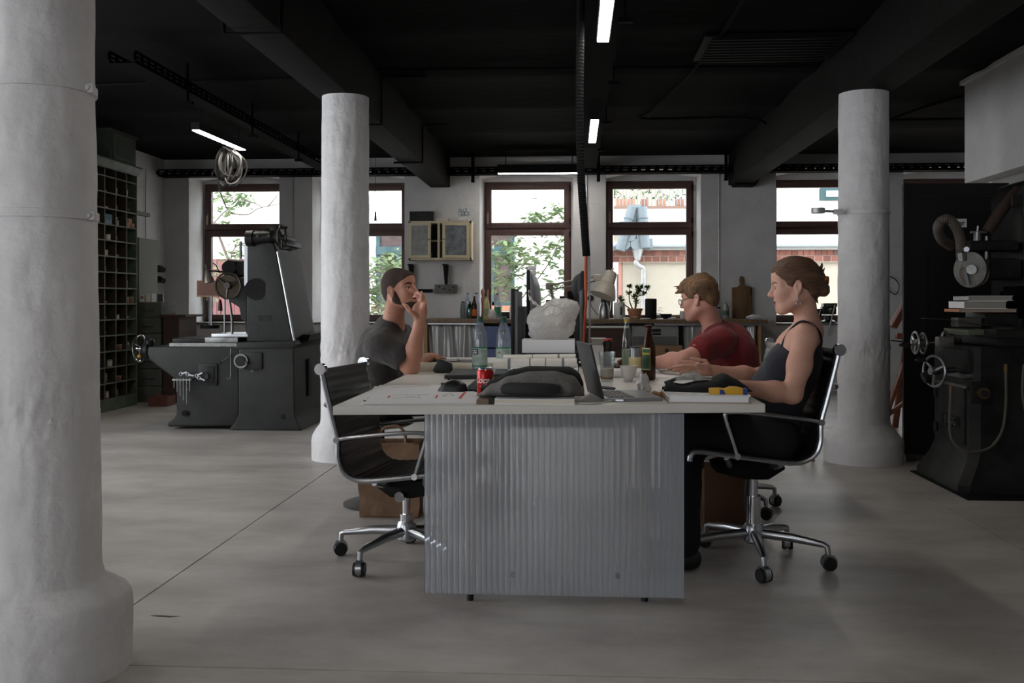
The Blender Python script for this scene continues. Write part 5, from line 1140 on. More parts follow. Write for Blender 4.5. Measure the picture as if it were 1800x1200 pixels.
# ribbed polycarbonate sheet leaning in front of the legs
def poly_mat():
    m = bpy.data.materials.new('polycarbonate'); m.use_nodes = True; nt = m.node_tree; nt.nodes.clear()
    o = nt.nodes.new('ShaderNodeOutputMaterial'); rf = nt.nodes.new('ShaderNodeBsdfRefraction'); gl = nt.nodes.new('ShaderNodeBsdfGlossy'); tl = nt.nodes.new('ShaderNodeBsdfTranslucent'); df = nt.nodes.new('ShaderNodeBsdfDiffuse')
    rf.inputs['Roughness'].default_value = .10; rf.inputs['IOR'].default_value = 1.22; rf.inputs['Color'].default_value = (.96, .975, 1, 1)
    gl.inputs['Roughness'].default_value = .12; tl.inputs['Color'].default_value = (.85, .88, .93, 1); df.inputs['Color'].default_value = (.82, .86, .93, 1)
    def mix(x, y, f):
        n = nt.nodes.new('ShaderNodeMixShader'); n.inputs[0].default_value = f; nt.links.new(x.outputs[0], n.inputs[1]); nt.links.new(y.outputs[0], n.inputs[2]); return n
    c = mix(mix(mix(rf, tl, .17), gl, .18), df, .15)
    nt.links.new(c.outputs[0], o.inputs[0]); MATS['polycarbonate'] = m; return m
pcm = poly_mat(); PY = 3.655
pa, pb = P(746.5, 900, PY).x, P(1202, 900, PY).x; pz0, pz1 = P(746, 1042, PY).z, DZ - .034
pn = thing('ribbed_panel', 'translucent ribbed polycarbonate sheet closing the front of the desk', 'panel', ((pa + pb) / 2, PY, pz0))
n = 45; KC = 10; nu_ = n * KC + 1; prof_p = [(pa + (pb - pa) * i / (nu_ - 1), PY - .006 - .0011 * abs(math.sin(PI * i / KC))) for i in range(nu_)]
MB().prism_z(prof_p + [(pb, PY + .006), (pa, PY + .006)], pz0, pz1).build('sheet', pcm, pn, smooth=R(25))
rb = MB().box((0, 0, 0), (.0022, .0022, pz1 - pz0 - .002)).mesh('rib', mat('rib_grey', (128, 136, 146), .3))
for k in range(n + 1): inst('rib', rb, pn, T(min(pb - .0012, max(pa + .0012, pa + (pb - pa) * k / n)), PY - .0068, (pz0 + pz1) / 2))
for (x, y) in ((901, 1010), (1085, 1012)): MB().box(P(x, y, PY - .009), (.012, .004, .02)).build('clip', alu, pn)

# ================================================================ CHAIRS
prof = [(-.29, .919), (-.276, .855), (-.241, .715), (-.218, .626), (-.215, .551), (-.195, .499), (-.147, .469), (-.077, .465), (.05, .48), (.262, .507), (.30, .497), (.308, .470)]
def make_chair(label, loc, rz, dz=0.0, base_rot=0.0, seat_m=leather, strap=False, tilt=0.0):
    t = thing('office_chair', label, 'chair', loc, rz, group='swivel office chairs')
    pp_ = [Vector((x, 0, z + dz)) for x, z in prof]; path = catmull(pp_, 8)
    hw = .235
    # sling with cross ribs
    L = [0]
    for a, b in zip(path, path[1:]): L.append(L[-1] + (b - a).length)
    N = 150; pts = []
    for i in range(N):
        s = L[-1] * i / (N - 1); k = max(j for j in range(len(L)) if L[j] <= s + 1e-9); k = min(k, len(path) - 2)
        f = (s - L[k]) / max(1e-9, L[k + 1] - L[k]); pts.append(path[k].lerp(path[k + 1], f))
    up = []; dn = []
    for i, p in enumerate(pts):
        d = (pts[min(i + 1, N - 1)] - pts[max(i - 1, 0)]).normalized(); nn = Vector((-d.z, 0, d.x))
        th = .009 + .004 * abs(math.sin(i / (N - 1) * PI * 26)); up.append(p - nn * -th); dn.append(p - nn * th)
    sl = MB()
    def fu(u, v): p = up[int(round(v * (N - 1)))]; return (p.x, -hw + 2 * hw * u, p.z)
    def fd(u, v): p = dn[int(round(v * (N - 1)))]; return (p.x, -hw + 2 * hw * u, p.z)
    sl.grid(fu, 3, N); sl.grid(fd, 3, N)
    nn_ = 3 * N
    for j in range(N - 1):
        for e in (0, 2): sl.f.append((j * 3 + e, (j + 1) * 3 + e, nn_ + (j + 1) * 3 + e, nn_ + j * 3 + e)); sl.m.append(0)
    sl.build('seat_sling', seat_m, t, smooth=R(50), world=False)
    for s in (-1, 1):
        y = s * (hw + .008)
        MB().tube([p + V(0, y, 0) for p in path], .0105, 8).build('side_rail', alu, t, smooth=True, world=False)
        MB().tube([(-.218, y, .628 + dz), (-.15, y + s * .012, .642 + dz), (.05, y + s * .016, .665 + dz), (.15, y + s * .014, .668 + dz), (.168, y + s * .012, .65 + dz), (.14, y + s * .006, .56 + dz), (.118, y, .492 + dz)], .0085, 8, smooth=5).build('armrest', alu, t, smooth=True, world=False)
        for (x, z) in ((-.218, .628), (.118, .490), (-.29, .919)):
            r_ = .024 if z > .9 else .013
            MB().cyl((x, y - .014, z + dz), (x, y + .014, z + dz), r_, n=18).build('bolt_cap', chrome, t, smooth=True, world=False)
    MB().tube([(-.30, -hw, .80 + dz), (-.335, -.14, .80 + dz), (-.345, 0, .80 + dz), (-.335, .14, .80 + dz), (-.30, hw, .80 + dz)], .011, 8, smooth=4).build('back_spreader', alu, t, smooth=True, world=False) if False else None
    MB().tube([(-.262, -hw, .77 + dz), (-.30, -.16, .765 + dz), (-.32, 0, .765 + dz), (-.30, .16, .765 + dz), (-.262, hw, .77 + dz)], .012, 8, smooth=4).build('back_spreader', alu, t, smooth=True, world=False)
    MB().tube([(-.06, -hw, .455 + dz), (-.06, -.1, .425 + dz), (-.06, .1, .425 + dz), (-.06, hw, .455 + dz)], .012, 8, smooth=4).build('seat_spreader', alu, t, smooth=True, world=False)
    MB().tube([(.16, -hw, .485 + dz), (.12, -.1, .43 + dz), (.12, .1, .43 + dz), (.16, hw, .485 + dz)], .012, 8, smooth=4).build('seat_spreader', alu, t, smooth=True, world=False)
    zt = .44 + dz
    m = MB().prism([(-.11, zt), (-.12, zt - .03), (-.05, zt - .075), (.05, zt - .075), (.17, zt - .045), (.18, zt - .01), (.14, zt)], -.07, .07); m.build('tilt_mechanism', black_metal, t, bevel=.008, world=False)
    MB().cyl((0, -.07, zt - .065), (0, -.1, zt - .065), .022, n=16).build('tilt_knob', chrome, t, smooth=True, world=False)
    MB().cyl((0, 0, .2), (0, 0, zt - .05), .018, n=16).build('gas_lift', chrome, t, smooth=True, world=False); MB().cyl((0, 0, .09), (0, 0, .285 + dz), .029, n=18).build('lift_tube', chrome, t, smooth=True, world=False)
    MB().lathe([(.03, .085), (.042, .095), (.042, .155), (.034, .17)], n=20).build('hub', alu, t, smooth=R(40), world=False)
    for k in range(5):
        a = base_rot - rz + k * 2 * PI / 5; d = Vector((math.cos(a), math.sin(a), 0)); s_ = Vector((-d.y, d.x, 0))
        lgm = MB().tube([d * .03 + V(0, 0, .128), d * .16 + V(0, 0, .122), d * .285 + V(0, 0, .105), d * .302 + V(0, 0, .098), d * .306 + V(0, 0, .06)], [.021, .019, .013, .012, .010], 10); lg = lgm.build('leg', alu, t, smooth=True, world=False)
        c = d * .308 + V(0, 0, .030)
        w = MB()
        M = Matrix.Rotation(a + .5, 3, 'Z')
        for q in (-1, 1): w.cyl(c + M @ V(0, q * .006, 0), c + M @ V(0, q * .024, 0), .030, .027, 18)
        w.cyl(c + M @ V(0, -.008, 0), c + M @ V(0, .008, 0), .01, n=8)
        w.build('castor', black_plastic, lg, smooth=R(40), world=False)
        hd = MB().cyl(c + M @ V(0, -.012, .006), c + M @ V(0, .012, .006), .033, n=16); hd.build('castor_hood', alu, lg, smooth=R(40), world=False)
    if strap: MB().tube([(-.03, -.25, .44 + dz), (-.035, -.27, .33 + dz), (-.025, -.265, .2), (-.05, -.26, .09)], .012, 6, smooth=4).build('hanging_strap', black_plastic, t, smooth=True, world=False)
    return t
make_chair('empty black leather swivel chair at the left front of the desk', (-.72, 4.255, 0), R(-9), -.085, R(-118.6))
make_chair('chrome and black swivel chair under the person in the dark top', (.765, 4.305, 0), PI + R(2), 0, R(-92.6), strap=True)
make_chair('swivel chair, back painted grey as lit, under the red-shirted person', (.80, 5.40, 0), PI, -.03, R(18), mat('lit_grey_sling', (150, 152, 152), .5))  # pale sling colour stands for light falling on this chair back
st = thing('round_stool', 'black round stool with disc base under the grey-shirted person', 'stool', (-1.06, 5.42, 0))
MB().lathe([(.205, 0), (.205, .012), (.16, .028), (.04, .045), (.024, .06)], n=36).build('base', black_plastic, st, smooth=R(50), world=False); MB().cyl((0, 0, .05), (0, 0, .44), .02, n=14).build('pole', black_metal, st, smooth=True, world=False); MB().lathe([(.15, .43), (.18, .445), (.18, .47), (.16, .485), (.001, .487)], n=32).build('seat', leather, st, smooth=R(50), world=False)

# ================================================================ ON THE DESK
def D(px, py): return G(px, py, DZ)
def sheet(poly, z, t, m, nm, parent): return MB().prism_z([(q.x, q.y) for q in poly], z, z + t).build(nm, m, parent)
# drawings
dr = thing('drawing_stack', 'stack of printed floor plan drawings on the front left desk corner', 'papers', D(735, 700))
base = [D(636, 713), D(838, 711), D(842, 697), D(818, 680), D(668, 679)]
ink = mat('ink_grey', (120, 120, 126), .8); red = mat('ink_red', (190, 84, 90), .8)
for k, (dx, dy, rot) in enumerate(((-.015, .0, .02), (.006, .012, -.012), (.0, .008, .006))):
    c = sum(base, Vector()) / 5; q = [Matrix.Rotation(rot, 3, 'Z') @ (p - c) + c + V(dx, dy, 0) for p in base]
    sheet(q, DZ + .0022 * k, .0018, paper_white, 'sheet', dr)
zt = DZ + .0063
def mark(a, b, w, m, nm, parent, z=zt):
    a, b = Vector(a), Vector(b); d = b - a; M = Matrix.Rotation(math.atan2(d.y, d.x), 3, 'Z'); MB().box(((a.x + b.x) / 2, (a.y + b.y) / 2, z), (d.length, w, .0006), M).build(nm, m, parent)
for (a, b, w, m_) in (((690, 697), (755, 696), .002, ink), ((690, 702), (735, 701), .002, ink), ((735, 697), (738, 703), .002, ink), ((682, 702), (685, 698), .008, red), ((766, 702), (769, 697), .008, red), ((808, 703), (817, 692), .012, red), ((690, 683), (755, 681), .006, ink), ((778, 699), (790, 693), .003, ink), ((790, 693), (798, 698), .003, ink), ((778, 699), (798, 698), .003, ink), ((715, 700), (730, 699), .003, ink)): mark(D(*a), D(*b), w, m_, 'plan_line', dr)
for (x, y) in ((642, 706), (649, 701)): t = thing('desk_crumb', 'tiny dark rubber crumb %s the drawings' % ('nearest the corner beside' if x == 642 else 'just left of'), 'crumb', D(x, y), group='crumbs'); MB().ball((0, 0, .003), (.008, .006, .004), 8, 5).build('crumb', black_plastic, t, world=False)
def mouse(label, c, rz, m):
    t = thing('computer_mouse', label, 'mouse', c, rz)
    def fn(u, v):
        a = PI * u; x = -.06 + .12 * v; w = .034 * math.sqrt(max(0, 1 - (abs(x) / .062) ** 2.6)); h = .046 * max(0, 1 - ((x + .012) / .074) ** 2) ** .7
        return (x, -w * math.cos(a), max(0, h) * math.sin(a) ** .8)
    MB().grid(fn, 15, 20).build('shell', m, t, smooth=R(70), world=False); MB().box((.035, 0, .028), (.03, .008, .012)).build('scroll_wheel', dark_grey_plastic, t, bevel=.003, world=False)
mouse('black computer mouse on the floor plan drawings', D(795, 690) + V(0, 0, .006), R(165), black_plastic)
# grey tablet and dark keyboard
tb = thing('grey_laptop', 'closed grey laptop lying left of the red can', 'laptop', D(840, 664)); q = [D(781, 668), D(800, 657), D(893, 654), D(893, 664)]
sheet(q, DZ + .006, .012, dark_grey_plastic, 'body', tb); sheet([p + V(0, .003, 0) for p in q], DZ + .0185, .004, mat('laptop_lid', (92, 92, 94), .4, .4), 'lid', tb)
for p in q: MB().cyl((p.x + (.02 if p.x < -.5 else -.02), p.y + .005, DZ), (p.x + (.02 if p.x < -.5 else -.02), p.y + .005, DZ + .006), .006, n=8).build('rubber_foot', black_plastic, tb)
kb = thing('dark_keyboard', 'dark keyboard half hidden behind the red can', 'keyboard', D(838, 680)); k0, k1 = D(814, 690), D(872, 671)
MB().bb(k0.x, k1.x, k0.y, k1.y, DZ, DZ + .010).build('body', black_plastic, kb)
kmesh = MB().box((0, 0, 0), (.016, .016, .006)).mesh('key', dark_grey_plastic)
nx, ny = int((k1.x - k0.x) / .0195), int((k1.y - k0.y) / .0195)
for i in range(nx):
    for j in range(ny): inst('key', kmesh, kb, T(k0.x + .012 + i * .0195, k0.y + .012 + j * .0195, DZ + .0125))
# red soda can
can = thing('soda_can', 'red soda can with white script standing beside the felt pouch', 'can', D(853, 697))
redm = mat('can_red', (176, 30, 30), .28, .35)
MB().lathe([(.024, 0), (.0265, .004), (.033, .013), (.033, .098), (.029, .108)], n=36, caps=True).build('body', redm, can, smooth=R(40), world=False)
MB().lathe([(.029, .108), (.0275, .114), (.0262, .115), (.0255, .111), (.001, .110)], n=32, caps=False).build('lid', alu, can, smooth=R(40), world=False); MB().box((0, -.006, .112), (.014, .02, .002)).build('pull_tab', alu, can, world=False)
scr = mat('script_white', (232, 226, 222), .4)
lettering('script', 'Coca-Cola', .034, T(.0, 0, .066) @ Matrix.Rotation(R(30), 4, 'Z'), scr, can, .0004, wrap=.0331, shear=.35, bold=.0006, sx=.92).matrix_parent_inverse = Matrix()
can.children[-1].matrix_basis = T(0, 0, .066) @ Matrix.Rotation(R(34), 4, 'Z')
sw = MB().tube([(.0335 * math.sin(a), -.0335 * math.cos(a), .048 + .006 * math.sin(a * 2.2)) for a in [-.6 + .11 * k for k in range(22)]], .0011, 5); o = sw.build('swoosh', scr, can, world=False)
# felt pouch on notebooks
n0 = thing('cream_notebook', 'thick cream notebook under the grey felt pouch', 'notebook', D(925, 712)); A, B = D(868, 712.5), D(1010, 712)
MB().bb(A.x, B.x, 3.60, 3.80, DZ + .004, DZ + .018).build('pages', paper_cream, n0); MB().bb(A.x, B.x, 3.597, 3.803, DZ + .018, DZ + .021).build('cover', paper_white, n0); MB().bb(A.x, B.x, 3.597, 3.803, DZ, DZ + .004).build('back_cover', paper_white, n0)
A = D(836, 712); n1 = thing('brown_notebook', 'small brown notebook with dark spine under the pouch tip', 'notebook', (A.x + .03, 3.70, DZ)); MB().bb(A.x, A.x + .062, 3.6, 3.8, DZ, DZ + .016).build('pages', mat('old_paper', (120, 100, 84), .8), n1); MB().bb(A.x + .045, A.x + .06, 3.596, 3.804, DZ + .001, DZ + .020).build('spine', black_plastic, n1)
felt = mat('grey_felt', (108, 105, 102), .95, var=.18, scale=120, bump=.4, bscale=250)
fp = thing('felt_pouch', 'dark grey felt pouch with black front patch on the notebooks', 'pouch', (P(930, 700, 3.7).x, 3.72, DZ + .021))
fx0, fx1 = P(838, 0, 3.7).x, P(1027, 0, 3.7).x; fz = DZ + .021
def lerp_tab(u, tab):
    for (u0, v0), (u1, v1) in zip(tab, tab[1:]):
        if u <= u1: k = (u - u0) / (u1 - u0); k = k * k * (3 - 2 * k); return v0 + (v1 - v0) * k
    return tab[-1][1]
def felt_fn(u, v):
    a = 2 * PI * v; x = fx0 + (fx1 - fx0) * u; h = lerp_tab(u, [(0, .006), (.15, .046), (.3, .074), (.5, .091), (.72, .093), (.9, .076), (1, .03)])
    w = lerp_tab(u, [(0, .012), (.12, .06), (.3, .085), (.85, .085), (1, .03)])
    return (x, 3.715 + w * abs(math.cos(a)) ** .7 * (1 if math.cos(a) > 0 else -1), fz + h * (.5 + .5 * math.sin(a)))
MB().grid(felt_fn, 40, 24).build('body', felt, fp, smooth=R(80))
def flap_fn(u, v):
    a = 2 * PI * v; x = fx0 + .012 + (fx1 - fx0 - .014) * u; h = lerp_tab(u, [(0, .02), (.1, .055), (.33, .094), (.48, .104), (.86, .103), (.95, .085), (1, .04)])
    return (x, 3.785 + .05 * math.cos(a), fz + .004 + max(.03, h) * (.5 + .5 * math.sin(a)))
MB().grid(flap_fn, 30, 16).build('flap', mat('flap_black', (22, 22, 23), .8), fp, smooth=R(80))
pa_ = P(880, 0, 3.63).x; pb_ = P(986, 0, 3.63).x
pts = []
for i in range(28):
    a = 2 * PI * i / 28; ex = abs(math.cos(a)) ** .45 * (1 if math.cos(a) > 0 else -1); ez = abs(math.sin(a)) ** .7 * (1 if math.sin(a) > 0 else -1)
    pts.append(((pa_ + pb_) / 2 + (pb_ - pa_) / 2 * ex, fz + .034 + .024 * ez))
MB().prism(pts, 3.616, 3.65).build('front_patch', mat('patch_black', (14, 14, 15), .5), fp, bevel=.003)
# rolls of plans on a white drawer box
wb_ = thing('white_drawer_box', 'flat white drawer box carrying the rolled plans', 'box', (P(960, 0, 4.75).x, 4.8, DZ)); xa, xb = P(903, 0, 4.62).x, P(1016, 0, 4.62).x; bt = P(960, 648, 4.62).z
MB().bb(xa, xb, 4.64, 5.0, DZ, bt).build('body', paper_white, wb_, bevel=.003); MB().bb(xa + .01, xb - .01, 4.63, 4.64, DZ + .008, bt - .008).build('drawer', white_plastic, wb_, bevel=.002); MB().bb((xa + xb) / 2 - .03, (xa + xb) / 2 + .03, 4.62, 4.63, DZ + .02, DZ + .03).build('handle', grey_plastic, wb_)
def roll(label, a, b, r, m, bands=(), nm='paper_roll'):
    a, b = Vector(a), Vector(b); t = thing(nm, label, 'paper roll', (a + b) / 2 - V(0, 0, r)); M = axis_m(b - a)
    L = (b - a).length; MB().lathe([(r * .8, 0), (r, 0), (r, L), (r * .8, L), (r * .8, 0)], a, 24, M, caps=False).build('paper', m, t, smooth=R(40))
    for (f, w) in bands: MB().lathe([(r + .0006, L * f), (r + .0006, L * f + w)], a, 24, M, caps=False).build('print_band', ink, t, smooth=True)
    return t
roll('front rolled plan with printed bands across the white drawer box', P(868, 639, 4.70), P(1014, 638.5, 4.70), .0245, mat('plan_paper', (220, 215, 206), .8, var=.06, scale=14), ((.17, .014), (.43, .006), (.62, .005), (.82, .012)))
roll('second rolled plan behind the printed one', P(885, 631, 4.78), P(1012, 629.5, 4.78), .021, mat('plan_paper', ()), ((.4, .004), (.75, .01)))
roll('cream paper roll lying beside the grey-shirted person', P(737, 646, 5.30), P(866, 647, 5.30), .030, paper_cream)
roll('white paper roll behind the glass and cup', P(1046, 656, 4.93), P(1142, 656, 4.93), .025, paper_white)
# riser with paper stack and carrier bag
rs = thing('monitor_riser', 'low black shelf between the monitors carrying paper', 'riser', (P(968, 0, 5.2).x, 5.2, DZ)); xa, xb = P(925, 0, 5.1).x, P(1018, 0, 5.1).x; rz_ = P(960, 620, 5.1).z
MB().bb(xa, xb, 5.08, 5.5, rz_ - .014, rz_).build('board', black_plastic, rs, bevel=.002)
for x in (xa + .01, xb - .01): MB().bb(x - .008, x + .008, 5.1, 5.48, DZ, rz_ - .014).build('leg', black_plastic, rs)
ps = thing('paper_stack', 'thick stack of white paper under the carrier bag', 'papers', (P(965, 0, 5.2).x, 5.25, rz_)); xa, xb = P(917, 0, 5.1).x, P(1011, 0, 5.1).x; pt_ = P(960, 597, 5.1).z
for k in range(1):
    o = 0.0; MB().bb(xa + o + .002, xb + o - .002, 5.1 + o, 5.31 + o, rz_, pt_).build('ream', paper_white, ps)
def bag_mat():
    m = bpy.data.materials.new('thin_bag'); m.use_nodes = True; nt = m.node_tree; nt.nodes.clear(); N = nt.nodes.new
    o = N('ShaderNodeOutputMaterial'); tr = N('ShaderNodeBsdfTransparent'); tl = N('ShaderNodeBsdfTranslucent'); df = N('ShaderNodeBsdfDiffuse'); gl = N('ShaderNodeBsdfGlossy'); bp = N('ShaderNodeBump'); tx = N('ShaderNodeTexNoise'); tc = N('ShaderNodeTexCoord')
    tx.inputs['Scale'].default_value = 22; tx.inputs['Detail'].default_value = 5; tx.inputs['Distortion'].default_value = 1.5; bp.inputs['Strength'].default_value = .9; bp.inputs['Distance'].default_value = .02
    nt.links.new(tc.outputs['Object'], tx.inputs['Vector']); nt.links.new(tx.outputs['Fac'], bp.inputs['Height'])
    for s_ in (tl, df, gl): nt.links.new(bp.outputs[0], s_.inputs['Normal'])
    tl.inputs[0].default_value = (.85, .83, .81, 1); df.inputs[0].default_value = (.8, .78, .76, 1); gl.inputs['Roughness'].default_value = .22
    def mix(x, y, f):
        n = N('ShaderNodeMixShader'); n.inputs[0].default_value = f; nt.links.new(x.outputs[0], n.inputs[1]); nt.links.new(y.outputs[0], n.inputs[2]); return n
    nt.links.new(mix(mix(mix(df, tl, .45), gl, .18), tr, .22).outputs[0], o.inputs[0]); MATS['thin_bag'] = m; return m
bagm = bag_mat()
bg = thing('carrier_bag', 'knotted thin white plastic bag on the paper stack', 'bag', (P(967, 0, 5.2).x, 5.2, pt_))
bc = P(968, 565, 5.2)
def bag_fn(u, v):
    a = 2 * PI * u; b_ = -PI / 2 + PI * v; d = Vector((math.cos(b_) * math.cos(a), math.cos(b_) * math.sin(a), math.sin(b_)))
    k = 1 + .16 * mnoise.noise(d * 1.6 + V(3, 1, 0)) + .16 * abs(mnoise.noise(d * 2.6 + V(0, 4, 2))) - .12 * abs(mnoise.noise(V(d.x * 6, d.y * 6, d.z * 2.2) + V(1, 7, 0)))
    q = V(d.x * .128, d.y * .10, d.z * .098) * k
    if d.z > .15: q.x += (d.z - .15) * .05 + .05 * (d.z - .15) * (1 if d.x > 0 else -.2); q.z += (d.z - .15) * .03
    q = q + bc + V(0, 0, -.012); q.z = max(q.z, pt_ + .001); return q
MB().grid(bag_fn, 60, 40, True).build('bag', bagm, bg, smooth=R(60))
def strip(name, pts, w, m, parent, k=6, tw=.6):
    path = catmull([Vector(p) for p in pts], k); mb = MB(); vs = []
    for i, p in enumerate(path):
        a = i * tw / k; s = V(math.cos(a), .5, math.sin(a)).normalized() * w * (1 + .4 * math.sin(i * 1.3)); vs += [p - s, p + V(0, -.008, 0), p + s]
    mb.add(vs, [q for i in range(len(path) - 1) for q in ((i * 3, i * 3 + 1, i * 3 + 4, i * 3 + 3), (i * 3 + 1, i * 3 + 2, i * 3 + 5, i * 3 + 4))])
    return mb.build(name, m, parent, smooth=R(60), solid=.001)
strip('handle', [P(950, 540, 5.18), P(940, 533, 5.17), P(931, 523, 5.17), P(929, 514, 5.18), P(932, 511, 5.19)], .008, bagm, bg)
strip('handle', [P(985, 545, 5.17), P(996, 548, 5.16), P(1000, 556, 5.16), P(996, 565, 5.16)], .014, bagm, bg)
strip('knot', [P(955, 545, 5.15), P(968, 535, 5.14), P(985, 540, 5.14), P(992, 548, 5.15)], .012, bagm, bg)
# monitors
def monitor(label, x, y0, y1, z0, z1, side, back_m, thick=.018, hub=True, shape='flat'):
    t = thing('monitor', label, 'monitor', (x, (y0 + y1) / 2, DZ), group='monitors on the desk')
    s = side   # screen faces side (-1 left, 1 right)
    MB().bb(x - thick / 2, x + thick / 2, y0, y1, z0, z1).build('panel', black_plastic, t, bevel=.003)
    MB().bb(x + s * thick / 2, x + s * (thick / 2 + .001), y0 + .01, y1 - .01, z0 + .015, z1 - .01).build('screen', mat('screen_off', (30, 34, 40), .15), t)
    if shape == 'flat':
        m = MB().prism_x([(y0 + .012, z0 + .02), (y1 - .012, z0 + .02), (y1 - .012, z1 - .012), (y0 + .012, z1 - .012)], x - s * thick / 2, x - s * (thick / 2 + .02)); m.build('back_shell', back_m, t, bevel=.006)
        if hub: MB().bb(min(x - s * .03, x - s * .062), max(x - s * .03, x - s * .062), y0 + .02, y1 - .1, z0 + .03, z1 - .10).build('electronics_box', dark_grey_plastic, t, bevel=.006)
    else:
        def fn(u, v):
            yy = y0 + .01 + (y1 - y0 - .02) * u; zz = z0 + .01 + (z1 - z0 - .02) * v; bul = .06 * math.sin(PI * u) ** .6 * (math.sin(PI * (1 - v) ** .8) ** .7 if 0 < v < 1 else 0) + .004
            return (x - s * (thick / 2 + bul), yy, zz)
        MB().grid(fn, 16, 16).build('back_shell', back_m, t, smooth=R(80), solid=.002)
    ym_ = (y0 + y1) / 2; xs = x - s * .075
    MB().bb(xs - .02, xs + .02, ym_ - .03, ym_ + .03, DZ, z0 + (z1 - z0) * .5).build('stand', black_metal, t, bevel=.005); MB().bb(min(x - s * .03, xs), max(x - s * .03, xs), ym_ - .025, ym_ + .025, z0 + (z1 - z0) * .4, z0 + (z1 - z0) * .5).build('stand_arm', black_metal, t)
    MB().bb(xs - .09, xs + .09, ym_ - .1, ym_ + .1, DZ, DZ + .008).build('stand_foot', black_metal, t, bevel=.003)
    return t
gb = mat('monitor_back_grey', (120, 122, 124), .45)
monitor('nearer monitor facing the left desk side, black with grey back', P(901, 0, 5.55).x, 5.55, 6.05, P(960, 632, 5.55).z, P(960, 507, 5.55).z, -1, gb)
m2 = monitor('farther taller monitor facing left with webcam on top', P(928, 0, 6.12).x, 6.12, 6.6, P(960, 600, 6.12).z, P(960, 474, 6.12).z, -1, mat('imac_silver', (170, 172, 176), .35, .4), shape='curved')
monitor('nearer monitor facing the right desk side with black box behind', P(1028, 0, 5.62).x, 5.62, 6.1, P(960, 625, 5.62).z, P(960, 506, 5.62).z, 1, gb)
monitor('farther dark monitor facing right behind the orange cable', P(1024, 0, 6.15).x, 6.15, 6.6, P(960, 545, 6.15).z, P(960, 476, 6.15).z, 1, dark_grey_plastic, shape='curved')
wc = thing('webcam', 'white webcam clipped on the tall monitor', 'webcam', P(935, 478, 6.2)); c = P(935, 471, 6.15)
MB().box(c, (.055, .04, .028)).build('body', white_plastic, wc, bevel=.01); MB().box(c + V(.012, .0, -.03), (.03, .035, .03)).build('clip', white_plastic, wc, bevel=.006); MB().cyl(c + V(-.028, 0, 0), c + V(-.033, 0, 0), .009, n=12).build('lens', black_plastic, wc)
# black monitor arm bits
ba = thing('monitor_mount', 'black articulated monitor arm between the far monitors', 'monitor arm', (P(985, 0, 6.3).x, 6.3, DZ))
MB().cyl((P(988, 0, 6.3).x, 6.3, DZ), (P(988, 0, 6.3).x, 6.3, P(960, 525, 6.3).z), .018, n=14).build('post', black_metal, ba); MB().box(P(988, 532, 6.28), (.03, .09, .085)).build('head_plate', black_plastic, ba, bevel=.003); MB().box(P(1000, 535, 6.3), (.09, .03, .035)).build('arm', black_metal, ba, bevel=.004); MB().box(P(966, 531, 6.3), (.045, .05, .03)).build('bracket', black_plastic, ba)
# desk lamp
la = thing('desk_lamp', 'cream jointed desk lamp with large conical shade', 'lamp', (P(974, 0, 6.4).x, 6.4, DZ)); lampm = mat('lamp_cream', (176, 168, 154), .4); LY = 6.4
MB().cyl((P(976, 0, LY).x, LY, DZ), (P(976, 0, LY).x, LY, DZ + .1), .03, n=14).build('clamp', black_metal, la)
MB().tube([(P(976, 0, LY).x, LY, DZ + .08), P(974, 535, LY), P(967, 500, LY)], .009, 8).build('lower_arm', lampm, la)
for dy in (-.016, .016): MB().tube([P(965, 502, LY) + V(0, dy, 0), P(1010, 492, LY - .1) + V(0, dy, .0), P(1044, 487, LY - .2) + V(0, dy, 0)], .006, 8).build('upper_arm', lampm, la)
MB().tube([P(972, 508, LY), P(1015, 501, LY - .1), P(1046, 494, LY - .2)], .005, 8).build('spring_arm', lampm, la)
MB().box(P(966, 503, LY), (.05, .05, .045)).build('elbow_joint', lampm, la, bevel=.008); MB().box(P(1050, 488, LY - .2), (.05, .03, .04)).build('head_joint', lampm, la, bevel=.008)
s0, s1 = P(1060, 519, LY - .22), P(1076, 476, LY - .22); M = axis_m((s1 - s0) + V(0, .035, 0)); L = (s1 - s0).length
MB().lathe([(.082, -.005), (.080, .004), (.066, .045), (.052, .075), (.043, .085), (.036, L * .96), (.028, L), (.004, L + .004)], s0, 32, M).build('shade', lampm, la, smooth=R(35)); MB().cyl(s1, s1 + (s1 - s0).normalized() * .02, .006, n=8).build('switch', lampm, la)
MB().tube([P(1050, 490, LY - .2), P(1066, 492, LY - .22)], .008, 8).build('shade_bracket', lampm, la)
# open laptop in front of the woman
lt = thing('open_laptop', 'open dark laptop turned towards the person in the dark top', 'laptop', (P(1061, 0, 3.72).x, 3.72, DZ)); LTX, LTY = P(1061, 0, 3.72).x, 3.72; lx0, lx1, ly0, ly1 = LTX, LTX + .225, 3.72, 4.05
spg = mat('laptop_grey', (140, 140, 142), .4, .4)
MB().bb(lx0, lx1, ly0, ly1, DZ, DZ + .014).build('base', spg, lt, bevel=.003); MB().bb(lx0 + .02, lx0 + .125, ly0 + .015, ly1 - .015, DZ + .014, DZ + .0146).build('keyboard_well', dark_grey_plastic, lt)
km = MB().box((0, 0, 0), (.0155, .0155, .002)).mesh('key', black_plastic)
for i in range(5):
    for j in range(14): inst('key', km, lt, T(lx0 + .032 + i * .0195, ly0 + .027 + j * .0185, DZ + .0156))
tn = P(1038, 604, ly0); d = Vector((tn.x - lx0, 0, tn.z - DZ - .012)); L = d.length; ang = math.atan2(d.x, d.z)
sc_ = MB().box((0, 0, L / 2), (.008, ly1 - ly0, L)).build('lid', dark_grey_plastic, lt, bevel=.002, world=False); sc_.location = V(0, (ly1 - ly0) / 2, .010); sc_.rotation_euler = (0, ang, 0)
